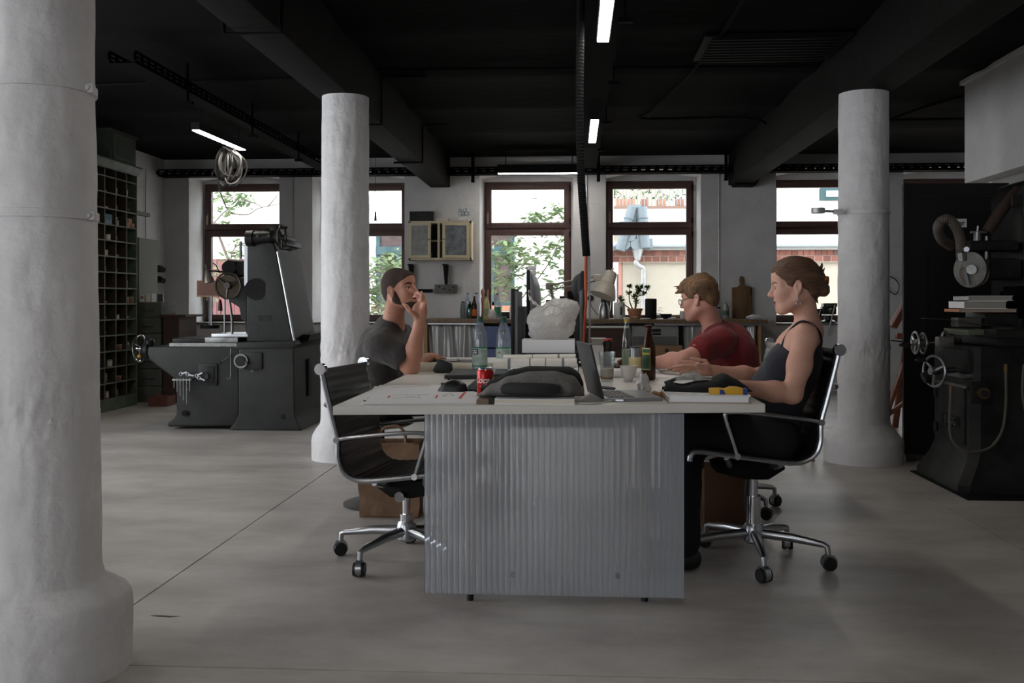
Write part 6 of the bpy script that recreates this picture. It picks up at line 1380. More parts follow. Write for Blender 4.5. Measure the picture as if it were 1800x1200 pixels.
s2 = MB().box((.0045, 0, L / 2), (.001, ly1 - ly0 - .02, L - .02)).build('screen', mat('screen_lit', (52, 60, 72), .2), sc_, world=False)
lt.rotation_euler = (0, 0, R(9))
# drinks
gl = thing('drinking_glass', 'faceted drinking glass with a little amber drink', 'glass', D(1067, 670)); MB().lathe([(.028, 0), (.03, .004), (.033, .075), (.037, .085), (.040, .138), (.0385, .138), (.0355, .085), (.0315, .076), (.0275, .01), (.001, .009)], n=12, caps=False).build('tumbler', thin_glass, gl, smooth=R(20), world=False)
MB().lathe([(.0272, .0105), (.0285, .02), (.0283, .022), (.001, .022)], n=24).build('drink', mat('amber_drink', (190, 130, 72), .15, trans=.5), gl, smooth=True, world=False); MB().lathe([(.0287, .0225), (.0308, .06), (.0305, .061), (.001, .061)], n=24).build('foam', mat('foam', (212, 196, 176), .6, alpha=.55), gl, smooth=True, world=False)
bowl('white porcelain cup on the desk beside the beer bottle', D(1105, 670).x, D(1105, 670).y, DZ, .041, .073, ceramic, nm='white_cup')
bottle('brown beer bottle with green oval label on the desk', D(1140, 668).x, D(1140, 668).y, DZ, .262, .034, brown_glass, brown_glass, None, nm='beer_bottle', shoulder=.6, neck=.38)
bb_ = [o for o in COL.objects if o.name.startswith('beer_bottle')][-1]
lb = MB()
for m_, (hw_, h0, h1, rr) in (('label_border', (.62, .05, .155, .0345)), ('label', (.54, .056, .149, .0352)), ('label_band', (.54, .122, .132, .0358))):
    lb = MB().grid(lambda u, v: (rr * math.sin((u - .5) * 2 * hw_ - .55), -rr * math.cos((u - .5) * 2 * hw_ - .55), h0 + (h1 - h0) * v), 12, 2); lb.build(m_, {'label_border': mat('label_cream', (190, 190, 140), .5), 'label': mat('label_green', (44, 84, 58), .5), 'label_band': mat('label_yellow', (186, 170, 60), .5)}[m_], bb_, smooth=True, world=False, solid=.0003)
nk = MB().grid(lambda u, v: ((.0185 - .003 * v) * math.sin((u - .5) * 1.6 + .8), -(.0185 - .003 * v) * math.cos((u - .5) * 1.6 + .8), .185 + .03 * v), 8, 3); nk.build('neck_label', mat('label_green', ()), bb_, smooth=True, world=False, solid=.0004)
bottle('small juice bottle with dark lid and fruit label', D(1116, 657).x, D(1116, 657).y, DZ, .142, .030, pet_glass, mat('lid_dark', (34, 44, 40), .4), mat('fruit_label', (190, 176, 120), .6, rgb2=(214, 200, 160), scale=22), (.10, .62), neck=.62, nm='juice_bottle', shoulder=.75)
bottle('clear glass bottle with yellow cap half full of milky drink', D(1102, 652).x, D(1102, 652).y, DZ, .28, .029, thin_glass, mat('yellow_cap', (190, 164, 70), .4), None, neck=.42, nm='glass_bottle', shoulder=.62, liquid=mat('milky_green', (166, 186, 160), .4), lf=.42)
bottle('small dark bottle with red cap near the right monitor', D(1068, 655).x, D(1068, 655).y, DZ, .18, .022, mat('dark_bottle', (32, 24, 24), .2), mat('red_cap', ()), None, neck=.85, nm='sauce_bottle', shoulder=.7)
def water_bottle(label, px, py, badge, leaf):
    t = thing('water_bottle', label, 'bottle', D(px, py), group='plastic water bottles'); r = .0395
    MB().lathe([(r * .82, 0), (r * .97, .012), (r, .03), (r * .96, .05), (r, .06), (r, .155), (r * 1.0, .165), (r * .95, .185), (r * .8, .215), (r * .55, .25), (.0135, .268), (.0125, .28)], n=28).build('body', pet_glass, t, smooth=R(50), world=False)
    MB().lathe([(.016, .272), (.0165, .274), (.0165, .293), (.014, .295)], n=20).build('cap', green_cap, t, smooth=True, world=False)
    MB().lathe([(.0165, .264), (.0165, .272)], n=16).build('neck_ring', blue_cap, t, world=False)
    lab = mat('water_label', (198, 206, 200), .5, rgb2=(146, 170, 156), scale=28, detail=3)
    MB().lathe([(r + .0006, .035), (r + .0006, .135)], n=28, caps=False).build('label', lab, t, smooth=True, world=False)
    for z in (.035, .13): MB().lathe([(r + .001, z), (r + .001, z + .006)], n=28, caps=False).build('label_band', mat('green_label', ()), t, smooth=True, world=False)
    if badge:
        MB().grid(lambda u, v: ((r + .0014) * math.sin((u - .5) * .95 - .62), -(r + .0014) * math.cos((u - .5) * .95 - .62), .098 + .028 * v), 8, 2).build('badge', mat('badge_navy', (34, 44, 74), .5), t, smooth=True, world=False, solid=.0003)
        for k, w in enumerate((.7, .62)): MB().grid(lambda u, v: ((r + .0019) * math.sin((u - .5) * w - .62), -(r + .0019) * math.cos((u - .5) * w - .62), .103 + .011 * k + .006 * v), 8, 2).build('badge_line', paper_white, t, smooth=True, world=False, solid=.0002)
    else:
        MB().grid(lambda u, v: ((r + .0014) * math.sin((u - .5) * .5 * (1 - v) - .5), -(r + .0014) * math.cos((u - .5) * .5 * (1 - v) - .5), .105 + .016 * v), 8, 4).build('badge', mat('badge_red', (190, 110, 96), .5), t, smooth=True, world=False, solid=.0003)
water_bottle('plastic water bottle with green cap and navy badge label', 843.5, 655, True, 0)
water_bottle('plastic water bottle with green cap half behind the rolled plan', 885, 656, False, 0)
# small things
def wedge(label, nm, cat, pts, y0, y1, m): o = MB().prism(pts, y0, y1).build(nm, m, bevel=.006); tag(o, label, cat); return o
wedge('black angular tape dispenser on the desk by the grey-shirted person', 'tape_dispenser', 'dispenser', [XZ(760, 650, 5.14), XZ(764, 655.8, 5.14), XZ(791, 655.8, 5.14), XZ(794.5, 650, 5.14), XZ(793, 638, 5.14), XZ(772, 630.5, 5.14)], 5.14, 5.19, black_plastic)
pe = thing('marker_pen', 'black marker pen with tan tip beside the water bottle', 'pen', D(826, 655)); a = D(814, 655.5) + V(0, 0, .008); b_ = D(834, 655) + V(0, 0, .008); MB().cyl(a.lerp(b_, .15), b_, .008, n=12).build('barrel', black_plastic, pe, smooth=True); MB().cyl(a, a.lerp(b_, .15), .007, .008, 12).build('tip', mat('tan_box', ()), pe)
pe = thing('dark_pen', 'dark pen lying behind the open laptop', 'pen', D(1068, 684)); a = D(1056, 683) + V(0, 0, .006); b_ = D(1079, 685) + V(0, 0, .006); MB().cyl(a, b_, .006, n=10).build('barrel', mat('pen_dark', (36, 30, 36), .4), pe, smooth=True); MB().cyl(b_, b_ + (b_ - a) * .12, .006, .002, 10).build('tip', black_plastic, pe)
crumple('paper_tissue', 'crumpled white tissue standing beside the laptop', 'tissue', D(1130, 690), (.028, .022, .042), mat('tissue', (208, 204, 200), .8), 21, .55, 34, 22, lambda q, d: V(q.x * (1.15 - q.z * 7), q.y * (1.1 - q.z * 5), q.z))
ck = thing('cork_stopper', 'cork with crumpled seal at the laptop corner', 'cork', D(1155, 699)); a = D(1149, 697) + V(0, 0, .012); b_ = D(1161, 699) + V(0, -.02, .012); MB().cyl(a, b_, .0115, n=14).build('cork', mat('cork', (150, 112, 76), .9, var=.25, scale=60), ck, smooth=True); MB().ball(a, (.018, .016, .014), 9, 6).build('seal', mat('seal_cream', (196, 186, 164), .6), ck)
us = thing('usb_stick', 'small metal plug on a white cable at the front edge', 'plug', D(1092, 707)); MB().box(D(1090, 706) + V(0, 0, .006), (.03, .014, .006), (0, 0, R(-20))).build('plug', alu, us); MB().tube([D(1084, 704) + V(0, 0, .005), D(1060, 709) + V(0, 0, .004), D(1030, 710.5) + V(0, 0, .004), D(1000, 709) + V(0, 0, .004)], .0025, 6, smooth=4).build('cable', white_plastic, us, smooth=True)
# right front: thick book, papers, black pouch, glue packet
bk = thing('thick_white_book', 'thick white book lying at the right front desk corner', 'book', (.42, 3.85, DZ)); x0, x1 = P(1174, 0, 3.70).x, P(1316, 0, 3.70).x; h0 = P(1245, 696, 3.70).z
MB().bb(x0 + .003, x1, 3.70, 3.98, DZ + .003, h0 - .003).build('pages', paper_white, bk); MB().bb(x0, x1 + .003, 3.697, 3.985, h0 - .003, h0).build('cover', paper_white, bk); MB().bb(x0, x1 + .003, 3.697, 3.985, DZ, DZ + .003).build('back_cover', mat('cover_tan', (150, 132, 118), .7), bk); MB().bb(x0 - .002, x0 + .003, 3.697, 3.985, DZ + .003, h0 - .003).build('spine', mat('cover_tan', ()), bk)
ls = thing('loose_sheets', 'loose printed sheets on top of the thick white book', 'papers', (.42, 3.84, h0))
for k in range(2): MB().box((x0 + .16 - .006 * k, 3.83 + .004 * k, h0 + .0012 + .002 * k), (.29, .25, .0016), (0, 0, .03 * k - .01)).build('sheet', paper_white, ls)
for k in range(5): MB().box((x0 + .05 + .05 * k, 3.713, h0 + .0043), (.03, .004, .0005)).build('print_line', ink, ls)
pq = thing('black_pouch', 'open black cloth pouch spilling pens on the papers', 'pouch', (.47, 3.88, h0 + .004)); z0 = h0 + .004
bx0, bx1 = P(1166, 0, 3.86).x, P(1322, 0, 3.86).x
def pouch_fn(u, v):
    a = PI * v; hgt = (.030 + .034 * math.exp(-((u - .68) / .2) ** 2) - .03 * max(0, u - .85) / .15 + .004 * math.sin(u * 21)); hgt = max(.004, hgt) * (1 if .03 < u < .97 else .5); w = .085 * (math.sin(PI * min(.97, max(.03, u))) ** .35)
    return (bx0 + (bx1 - bx0) * u, 3.88 - w * math.cos(a), z0 + hgt * math.sin(a) ** .7)
MB().grid(pouch_fn, 44, 18).build('cloth', mat('pouch_black', (14, 14, 15), .85, bump=.3, bscale=40), pq, smooth=R(80))
tp_ = MB().grid(lambda u, v: (P(1188 + 66 * u, 0, 3.86).x, 3.90 + .1 * (v - .5) , z0 + .038 + .022 * math.sin(PI * min(1, u * 1.1)) * math.sin(PI * v) + .006), 18, 8); tp_.build('grey_lining', mat('speckle', (176, 174, 170), .8, rgb2=(120, 118, 114), scale=40), pq, smooth=R(80), solid=.004)
for k, (a, b_, m_) in enumerate((((1200, 657), (1236, 664), paper_cream), ((1212, 659), (1246, 666), black_plastic), ((1226, 658), (1256, 663), mat('maroon_pen', (90, 54, 50), .4)), ((1168, 668), (1190, 660), dark_grey_plastic))): MB().cyl(P(a[0], a[1] + 5, 3.88), P(b_[0], b_[1] + 5, 3.88), .0065, n=8).build('pen', m_, pq)
gp = thing('yellow_packet', 'yellow and blue glue packet lying on the papers', 'packet', (P(1280, 0, 3.73).x, 3.735, z0)); yel = mat('packet_yellow', (206, 158, 44), .5); nav = mat('packet_blue', (40, 62, 130), .5)
a = P(1247, 686, 3.735); b_ = P(1312, 687, 3.735); zz = z0 + .0155
MB().prism([(a.x, z0), (a.x, z0 + .022), (a.x + .036, z0 + .024), (a.x + .055, z0 + .020), (a.x + .075, z0 + .028), (a.x + .1, z0 + .028), (b_.x - .016, z0 + .024), (b_.x - .016, z0)], 3.71, 3.76).build('card', yel, gp, bevel=.002); MB().bb(b_.x - .016, b_.x, 3.71, 3.76, z0, z0 + .022).build('end_print', nav, gp); MB().prism([(a.x + .034, z0 + .002), (a.x + .034, z0 + .020), (a.x + .048, z0 + .018), (a.x + .056, z0 + .002)], 3.7085, 3.71).build('front_print', nav, gp)
for k, (px, py) in enumerate(((1195, 672), (1165, 660))):
    c = D(px, py); t = thing('printed_sheet', ['printed sheet under the dark-topped person\'s fingers', 'printed sheet beside the beer bottle'][k], 'paper', c); MB().box((0, 0, .0006), (.21, .29, .0012), (0, 0, .15 - .3 * k)).build('sheet', paper_white, t, world=False); MB().box((.01, .05, .0014), (.1, .03, .0004)).build('print_block', mat('print_grey', (200, 200, 200), .8), t, world=False)
# far desk: laptops and papers
kl = thing('flat_dark_laptop', 'dark laptop lying flat by the grey-shirted person\'s left hand', 'laptop', D(800, 640)); c = D(803, 639)
MB().box((0, 0, .006), (.30, .3, .012)).build('base', dark_grey_plastic, kl, bevel=.002, world=False); MB().box((.0, 0, .0145), (.298, .298, .005)).build('lid', mat('laptop_lid', ()), kl, bevel=.002, world=False)
kl.location = (c.x, 5.95, DZ)
op = thing('open_notebook', 'open white notebook held by the grey-shirted person\'s left hand', 'notebook', (P(775, 0, 5.85).x, 5.8, DZ + .017)); MB().box((0, 0, .008), (.19, .14, .016)).build('pages', paper_white, op, bevel=.003, world=False); MB().box((0, 0, .001), (.195, .145, .002)).build('cover', dark_grey_plastic, op, world=False); op.location = (P(778, 0, 5.95).x, 5.93, DZ + .019)
k2 = thing('black_keyboard', 'black keyboard under the hands of the red-shirted person', 'keyboard', (P(1100, 0, 5.6).x, 5.6, DZ)); MB().box((0, 0, .008), (.14, .4, .016)).build('body', black_plastic, k2, bevel=.003, world=False)
km2 = MB().box((0, 0, 0), (.016, .016, .004)).mesh('key', dark_grey_plastic)
for i in range(6):
    for j in range(18): o = inst('key', km2, None, T(-.05 + i * .02, -.18 + j * .021, .018)); o.parent = k2
nb = thing('grey_notebook', 'slim grey notebook under the red-shirted person\'s forearm', 'notebook', (P(1190, 0, 5.5).x, 5.45, DZ)); MB().box((0, 0, .006), (.22, .3, .010)).build('pages', paper_white, nb, world=False); MB().box((0, 0, .012), (.224, .304, .002)).build('cover', grey_plastic, nb, world=False)
bs = thing('book_stack_box', 'white ring binder box behind the right monitor', 'box', (P(1052, 0, 5.95).x, 6.0, DZ)); MB().box((0, 0, .06), (.1, .3, .12)).build('body', paper_white, bs, world=False); MB().box((0, 0, .123), (.104, .304, .006)).build('lid', grey_plastic, bs, world=False)
MB().box((-.0, -.02, .14), (.09, .24, .028)).build('side_book', mat('cover_grey', ()), bs, world=False)

# ================================================================ UNDER THE DESK
kbag = thing('kraft_paper_bag', 'brown kraft paper bag with twisted handles under the left chair', 'paper bag', (P(686, 0, 5.15).x, 5.2, 0)); xa, xb = P(632, 0, 5.08).x, P(736, 0, 5.08).x; hb = P(690, 778, 5.08).z
def bagf(u, v):
    a = u * 4; k = int(a) % 4; f = a - int(a); X = [xa, xb, xb, xa, xa]; Yv = [5.08, 5.08, 5.25, 5.25, 5.08]; x = X[k] + (X[k + 1] - X[k]) * f; y = Yv[k] + (Yv[k + 1] - Yv[k]) * f
    q = V(x, y, v * hb); w = .012 * mnoise.noise(q * 9) + .006 * mnoise.noise(q * 25); return q + V(w * .6, w, w * .3 if v > .02 else 0)
MB().grid(bagf, 48, 26, True).build('body', kraft, kbag, smooth=R(30), solid=.0015)
for y in (5.09, 5.24): MB().tube([P(664, 790, y), P(666, 765, y), P(680, 750, y), P(702, 750, y), P(712, 765, y), P(714, 790, y)], .008, 6, smooth=4).build('handle', kraft, kbag, smooth=True)
MB().prism_z([(xa + .01, 5.09), (xb - .01, 5.09), (xb - .01, 5.24), (xa + .01, 5.24)], .002, .006).build('bottom', kraft, kbag)
cb2 = thing('brown_carton', 'tall dark brown carton under the right side of the desk', 'box', (P(1276, 0, 4.95).x, 5.05, 0)); xa, xb = P(1238, 0, 4.9).x, P(1312, 0, 4.9).x; hc = P(1275, 815, 4.9).z
brc = mat('brown_carton', (96, 64, 46), .8, var=.08); MB().bb(xa, xb, 4.9, 5.2, 0, hc).build('body', brc, cb2, bevel=.003); MB().box((xa - .03, 5.0, hc - .01), (.07, .2, .004), (0, R(25), 0)).build('flap', brc, cb2); MB().bb(xa + .01, xb - .01, 4.95, 5.15, hc, hc + .006).build('paper', paper_white, cb2)
cbl = MB().tube([P(1249, 727, 3.85), P(1250, 740, 3.85), P(1256, 770, 3.86), P(1266, 800, 3.88), P(1268, 830, 3.95)], .004, 8, smooth=4)
# ================================================================ PEOPLE
class Blob:
    """smooth union of tapered limbs and ellipsoids, meshed as one continuous surface"""
    def __init__(s): s.p = []
    def cap(s, a, b, ra, rb=None, k=.02, op='u'): s.p.append(('c', Vector(a), Vector(b), ra, ra if rb is None else rb, k, op)); return s
    def chain(s, pts, rs, k=.02):
        for i in range(len(pts) - 1): s.cap(pts[i], pts[i + 1], rs[i], rs[i + 1], k)
        return s
    def ell(s, c, r, M=None, k=.02, op='u'): s.p.append(('e', Vector(c), r, M if M is not None else Matrix.Identity(3), 0, k, op)); return s
    def cut(s, p, n, k=.004): s.p.append(('h', Vector(p), Vector(n).normalized(), 0, 0, k, 'h')); return s
    def mesh(s, name, m, res=.004, fold=0.0, ff=9.0, stretch=(1, 1, 1)):
        lo = np.full(3, 1e9); hi = np.full(3, -1e9)
        def box(q):
            if q[0] == 'c':
                a, b = np.array(q[1]), np.array(q[2]); r = max(q[3], q[4]); return np.minimum(a, b) - r, np.maximum(a, b) + r
            r = max(q[2]); c = np.array(q[1]); return c - r, c + r
        for q in s.p:
            if q[6] == 'u':
                a, b = box(q); lo = np.minimum(lo, a); hi = np.maximum(hi, b)
        lo -= 4 * res; hi += 4 * res
        n = np.ceil((hi - lo) / res).astype(int) + 1
        D = np.full(n, .2, np.float32)
        ax = [(lo[i] + res * np.arange(n[i])).astype(np.float32) for i in range(3)]
        for q in s.p:
            if q[0] == 'h':
                X, Y, Z = ax[0][:, None, None], ax[1][None, :, None], ax[2][None, None, :]
                d = (X - q[1].x) * q[2].x + (Y - q[1].y) * q[2].y + (Z - q[1].z) * q[2].z
                D = np.maximum(D, d.astype(np.float32)); continue
            k = q[5]; a, b = box(q); mg = k + 4 * res if q[6] == 'u' else k + 2 * res
            i0 = np.clip(((a - mg - lo) / res).astype(int), 0, n - 1); i1 = np.clip(((b + mg - lo) / res).astype(int) + 2, 1, n)
            sl = tuple(slice(i0[i], i1[i]) for i in range(3))
            X, Y, Z = ax[0][sl[0]][:, None, None], ax[1][sl[1]][None, :, None], ax[2][sl[2]][None, None, :]
            if q[0] == 'c':
                A = q[1]; d_ = q[2] - q[1]; L2 = max(1e-9, d_.length_squared)
                px, py, pz = X - A.x, Y - A.y, Z - A.z
                t = np.clip((px * d_.x + py * d_.y + pz * d_.z) / L2, 0, 1)
                d = np.sqrt((px - t * d_.x) ** 2 + (py - t * d_.y) ** 2 + (pz - t * d_.z) ** 2) - (q[3] + (q[4] - q[3]) * t)
            else:
                M = q[3]; c = q[1]; px, py, pz = X - c.x, Y - c.y, Z - c.z
                u = [(px * M[0][j] + py * M[1][j] + pz * M[2][j]) for j in range(3)]; r = q[2]
                k0 = np.sqrt(sum((u[j] / r[j]) ** 2 for j in range(3))); k1 = np.sqrt(sum((u[j] / r[j] ** 2) ** 2 for j in range(3))) + 1e-9
                d = k0 * (k0 - 1) / k1
            d = d.astype(np.float32); O = D[sl]
            if q[6] == 'u':
                h = np.clip(.5 + .5 * (O - d) / k, 0, 1); D[sl] = O + (d - O) * h - k * h * (1 - h)
            else:
                d = -d; h = np.clip(.5 - .5 * (O - d) / k, 0, 1); D[sl] = O + (d - O) * h + k * h * (1 - h)
        # surface nets
        I = D < 0
        c8 = [I[dx:n[0] - 1 + dx, dy:n[1] - 1 + dy, dz:n[2] - 1 + dz] for dx in (0, 1) for dy in (0, 1) for dz in (0, 1)]
        cnt = sum(c.astype(np.int8) for c in c8); act = (cnt > 0) & (cnt < 8)
        idx = np.argwhere(act); vid = np.full(act.shape, -1, np.int64); vid[act] = np.arange(len(idx))
        acc = np.zeros((len(idx), 3)); w = np.zeros(len(idx))
        off = [(0, 0, 0), (1, 0, 0), (0, 1, 0), (0, 0, 1), (1, 1, 0), (1, 0, 1), (0, 1, 1), (1, 1, 1)]
        for a in off:
            for b in off:
                if sum(b) - sum(a) == 1 and all(y >= x for x, y in zip(a, b)):
                    da = D[idx[:, 0] + a[0], idx[:, 1] + a[1], idx[:, 2] + a[2]]; db = D[idx[:, 0] + b[0], idx[:, 1] + b[1], idx[:, 2] + b[2]]
                    x = (da < 0) != (db < 0); t = np.where(x, da / np.where(x, da - db, 1), 0)
                    acc += np.where(x[:, None], np.array(a) + t[:, None] * (np.array(b) - np.array(a)), 0); w += x
        co = lo + res * (idx + acc / w[:, None])
        F = []
        for axn in range(3):
            sA = [slice(None)] * 3; sB = [slice(None)] * 3; sA[axn] = slice(0, -1); sB[axn] = slice(1, None)
            ch = I[tuple(sA)] != I[tuple(sB)]; e = np.argwhere(ch); up = I[tuple(sA)][ch]
            o1, o2 = [(1, 2), (2, 0), (0, 1)][axn]
            ok = (e[:, o1] > 0) & (e[:, o2] > 0) & (e[:, o1] < n[o1] - 1) & (e[:, o2] < n[o2] - 1); e = e[ok]; up = up[ok]
            def cell(d1, d2):
                z = e.copy(); z[:, o1] += d1; z[:, o2] += d2; return vid[z[:, 0], z[:, 1], z[:, 2]]
            q = np.stack([cell(-1, -1), cell(0, -1), cell(0, 0), cell(-1, 0)], 1); q[~up] = q[~up][:, ::-1]; F.append(q)
        F = np.concatenate(F)
        me = bpy.data.meshes.new(name)
        me.vertices.add(len(co)); me.vertices.foreach_set('co', co.astype(np.float32).ravel())
        me.loops.add(F.size); me.loops.foreach_set('vertex_index', F.astype(np.int32).ravel())
        me.polygons.add(len(F)); me.polygons.foreach_set('loop_start', np.arange(0, F.size, 4, dtype=np.int32)); me.polygons.foreach_set('loop_total', np.full(len(F), 4, np.int32))
        me.polygons.foreach_set('use_smooth', np.ones(len(F), bool))
        me.update(calc_edges=True); me.validate()
        # relax a little to hide the voxel steps, then cloth folds
        E = np.empty(len(me.edges) * 2, np.int32); me.edges.foreach_get('vertices', E); E = E.reshape(-1, 2)
        deg = np.bincount(E.ravel(), minlength=len(co)).astype(float)
        for it in range(4):
            sm = np.zeros_like(co); np.add.at(sm, E[:, 0], co[E[:, 1]]); np.add.at(sm, E[:, 1], co[E[:, 0]]); av = sm / np.maximum(deg, 1)[:, None]
            co = co + (.55 if it % 2 == 0 else -.57) * (av - co)
        me.vertices.foreach_set('co', co.astype(np.float32).ravel()); me.update()
        if fold:
            nr = np.empty(len(co) * 3, np.float32); me.vertices.foreach_get('normal', nr); nr = nr.reshape(-1, 3)
            am = np.array([mnoise.noise(Vector((p[0] * ff * stretch[0], p[1] * ff * stretch[1], p[2] * ff * stretch[2]))) + .5 * abs(mnoise.noise(Vector((p[0] * ff * 2.3, p[1] * ff * 2.3, p[2] * ff * 2.3)))) for p in co])
            co = co + nr * (fold * am)[:, None]; me.vertices.foreach_set('co', co.astype(np.float32).ravel()); me.update()
        me.materials.append(m)
        return me
def put(name, me, parent):
    o = bpy.data.objects.new(name, me); COL.objects.link(o); attach(o, parent, True); return o

skin_a = mat('skin_tan', (178, 126, 106), .5, rgb2=(190, 138, 116), scale=12, spec=.35)
skin_b = mat('skin_fair', (190, 142, 124), .5, rgb2=(200, 154, 134), scale=12, spec=.35)
skin_c = mat('skin_pink', (192, 138, 122), .5, rgb2=(202, 150, 132), scale=12, spec=.35)
lip_m = mat('lips', (164, 106, 96), .5); eye_w = mat('eye_white', (178, 168, 160), .3); iris_m = mat('iris', (58, 44, 36), .2)
mouth_m = mat('mouth_dark', (64, 30, 28), .6)
class Head:
    def __init__(s, c, yaw, pitch=0, roll=0, sc=.9):
        s.c = Vector(c); s.R = (Matrix.Rotation(yaw, 3, 'Z') @ Matrix.Rotation(pitch, 3, 'Y') @ Matrix.Rotation(roll, 3, 'X')); s.s = sc
    def w(s, x, y, z): return s.c + s.R @ (Vector((x, y, z)) * s.s)
    def e(s, B, c, r, k=.02, op='u', rot=None): B.ell(s.w(*c), [q * s.s for q in r], s.R @ rot if rot is not None else s.R, k * s.s, op)
    def cp(s, B, a, b, ra, rb=None, k=.02, op='u'): B.cap(s.w(*a), s.w(*b), ra * s.s, (rb if rb is not None else ra) * s.s, k * s.s, op)
    def skull(s, B, female=False, smile=False):
        e, cp = s.e, s.cp
        e(B, (-.014, 0, .035), (.098, .077, .088), .01)
        e(B, (.034, 0, -.018), (.062, .060, .085), .03)
        e(B, (.052, 0, -.072), (.042, .044, .044), .03)
        e(B, (.079 if not female else .074, 0, -.108), (.022, .024, .019), .028)
        for y in (-1, 1):
            cp(B, (-.004, y * .052, -.06), (.055, y * .026, -.1), .022, .018, .03)
            e(B, (.064, y * .037, -.03), (.028, .024, .028), .025)
            cp(B, (.078, y * .012, .018), (.064, y * .05, .016), .014, .012, .02)
        e(B, (.066, 0, .055), (.03, .05, .035), .03)
        for y in (-1, 1): e(B, (.098, y * .033, -.002), (.018, .021, .014), .012, 's')
        cp(B, (.088, 0, .012), (.110, 0, -.026), .0085, .012, .012)
        e(B, (.112, 0, -.032), (.013, .012, .010), .01)
        for y in (-1, 1): e(B, (.100, y * .013, -.035), (.012, .008, .008), .008)
        e(B, (.093, 0, -.062), (.012, .023, .007), .008); e(B, (.090, 0, -.078), (.012, .021, .008), .008)
        e(B, (.106, 0, -.0695), (.014, .022 if not smile else .026, .0045 if smile else .0022), .004, 's')
        for y in (-1, 1):
            rt = Matrix.Rotation(R(-14), 3, 'Y') @ Matrix.Rotation(y * R(-18), 3, 'Z')
            e(B, (-.010, y * .080, -.008), (.019, .007, .032), .006, 'u', rt); e(B, (-.010, y * .088, -.002), (.011, .006, .020), .006, 's', rt)
            e(B, (-.006, y * .079, -.036), (.009, .006, .010), .008)
            e(B, (.0805, y * .032, .0085), (.0125, .018, .0062), .005); e(B, (.079, y * .032, -.0115), (.0115, .017, .0055), .006)
    def neck(s, B, base, r=.054): B.cap(s.w(-.035, 0, -.05), base, r * s.s / .9, r * 1.08 * s.s / .9, .035)
    def face_parts(s, body, lips=True, smile=False, brow=None):
        for y in (-1, 1):
            m = MB().ball(s.w(.0765, y * .032, -.0015), .0125 * s.s, 14, 9); ey = m.build('eye', eye_w, body, smooth=True)
            d = s.R @ Vector((1, 0, -.08)); c = s.w(.0765, y * .032, -.0015)
            MB().ball(c + d * .0062 * s.s, .0075 * s.s, 12, 8).build('iris', iris_m, ey, smooth=True, world=False)
            if brow: MB().tube([s.w(.0955, y * .012, .019), s.w(.0915, y * .034, .026), s.w(.075, y * .054, .020)], [.0055 * s.s, .0035 * s.s], 6, smooth=4).build('eyebrow', brow, body, smooth=True)
def finger(B, pts, r=.0085, k=.006): B.chain(pts, [r * (1 - .12 * i) for i in range(len(pts))], k)

# ---------------------------------------------------------------- man in the dark grey T-shirt
shirt_grey = mat('tshirt_grey', (62, 58, 57), .9, var=.08, scale=30, sheen=.15)
pa = thing('person', 'person in a dark grey T-shirt leaning on the desk, hand at mouth', 'person', (-1.1, 5.4, 0))
H_ = Head(P(703, 508, 5.20), R(-27), R(-8), R(4), .90); H_.skin = skin_a
B = Blob(); H_.skull(B, smile=True)
nb_ = P(690, 572, 5.28); H_.neck(B, nb_, .052)
shn, shf = P(669, 606, 5.13), P(705, 594, 5.50)
chest, belly, pel = P(672, 628, 5.32), P(656, 690, 5.37), V(-1.10, 5.40, .60)
B.ell(chest, (.10, .16, .16), None, .05); B.ell(belly, (.10, .14, .13), None, .05); B.ell(pel, (.12, .15, .10), None, .05)
B.cap(nb_, shn, .05, .045, .04); B.cap(nb_, shf, .05, .045, .04)
elb = P(722, 645, 5.11); wri = P(737, 572, 5.05)
B.chain([shn, elb], [.050, .044], .03); B.chain([elb, elb.lerp(wri, .35) + V(-.004, 0, 0), wri], [.043, .046, .029], .02)
# right hand at the mouth
kn = [P(747 - i * 2.5, 534 - i * 1.2, 4.985 + i * .021) for i in range(4)]
palm = P(739, 556, 5.03); B.ell(P(738, 546, 5.02), (.040, .019, .048), Matrix.Rotation(R(10), 3, 'Y'), .02)
B.cap(wri, palm, .027, .026, .02)
for q in kn: B.cap(palm, q, .022, .013, .014)
tips = [[(744, 520), (736, 514)], [(741, 516), (733, 513)], [(737, 516), (730, 516)], [(733, 519), (728, 521)]]
for i, q in enumerate(kn): finger(B, [q, P(tips[i][0][0], tips[i][0][1], q.y + .002), P(tips[i][1][0], tips[i][1][1], q.y + .02)], .0095)
finger(B, [P(741, 528, 4.98), P(742, 518, 4.97), P(741.5, 513, 4.975)], .0085)
finger(B, [P(732, 556, 5.0), P(721, 546, 4.985), P(714, 538, 4.985), P(709, 534, 4.99)], .0125)
# left arm to the notebook
e2, w2 = P(728, 640, 5.66), P(752, 629, 5.84)
B.chain([shf, e2, w2], [.048, .042, .028], .03)
pk_ = P(763, 627, 5.88); B.cap(w2, pk_, .026, .026, .02)
for i in range(4): finger(B, [pk_ + V(.0, -.03 + .02 * i, 0), P(773, 627.5, 5.86 + .02 * i), P(780 + 3 * math.sin(i + .5), 629.5, 5.86 + .02 * i)], .009)
finger(B, [pk_ + V(-.01, -.03, 0), P(768, 630, 5.83), P(774, 632, 5.83)], .010)
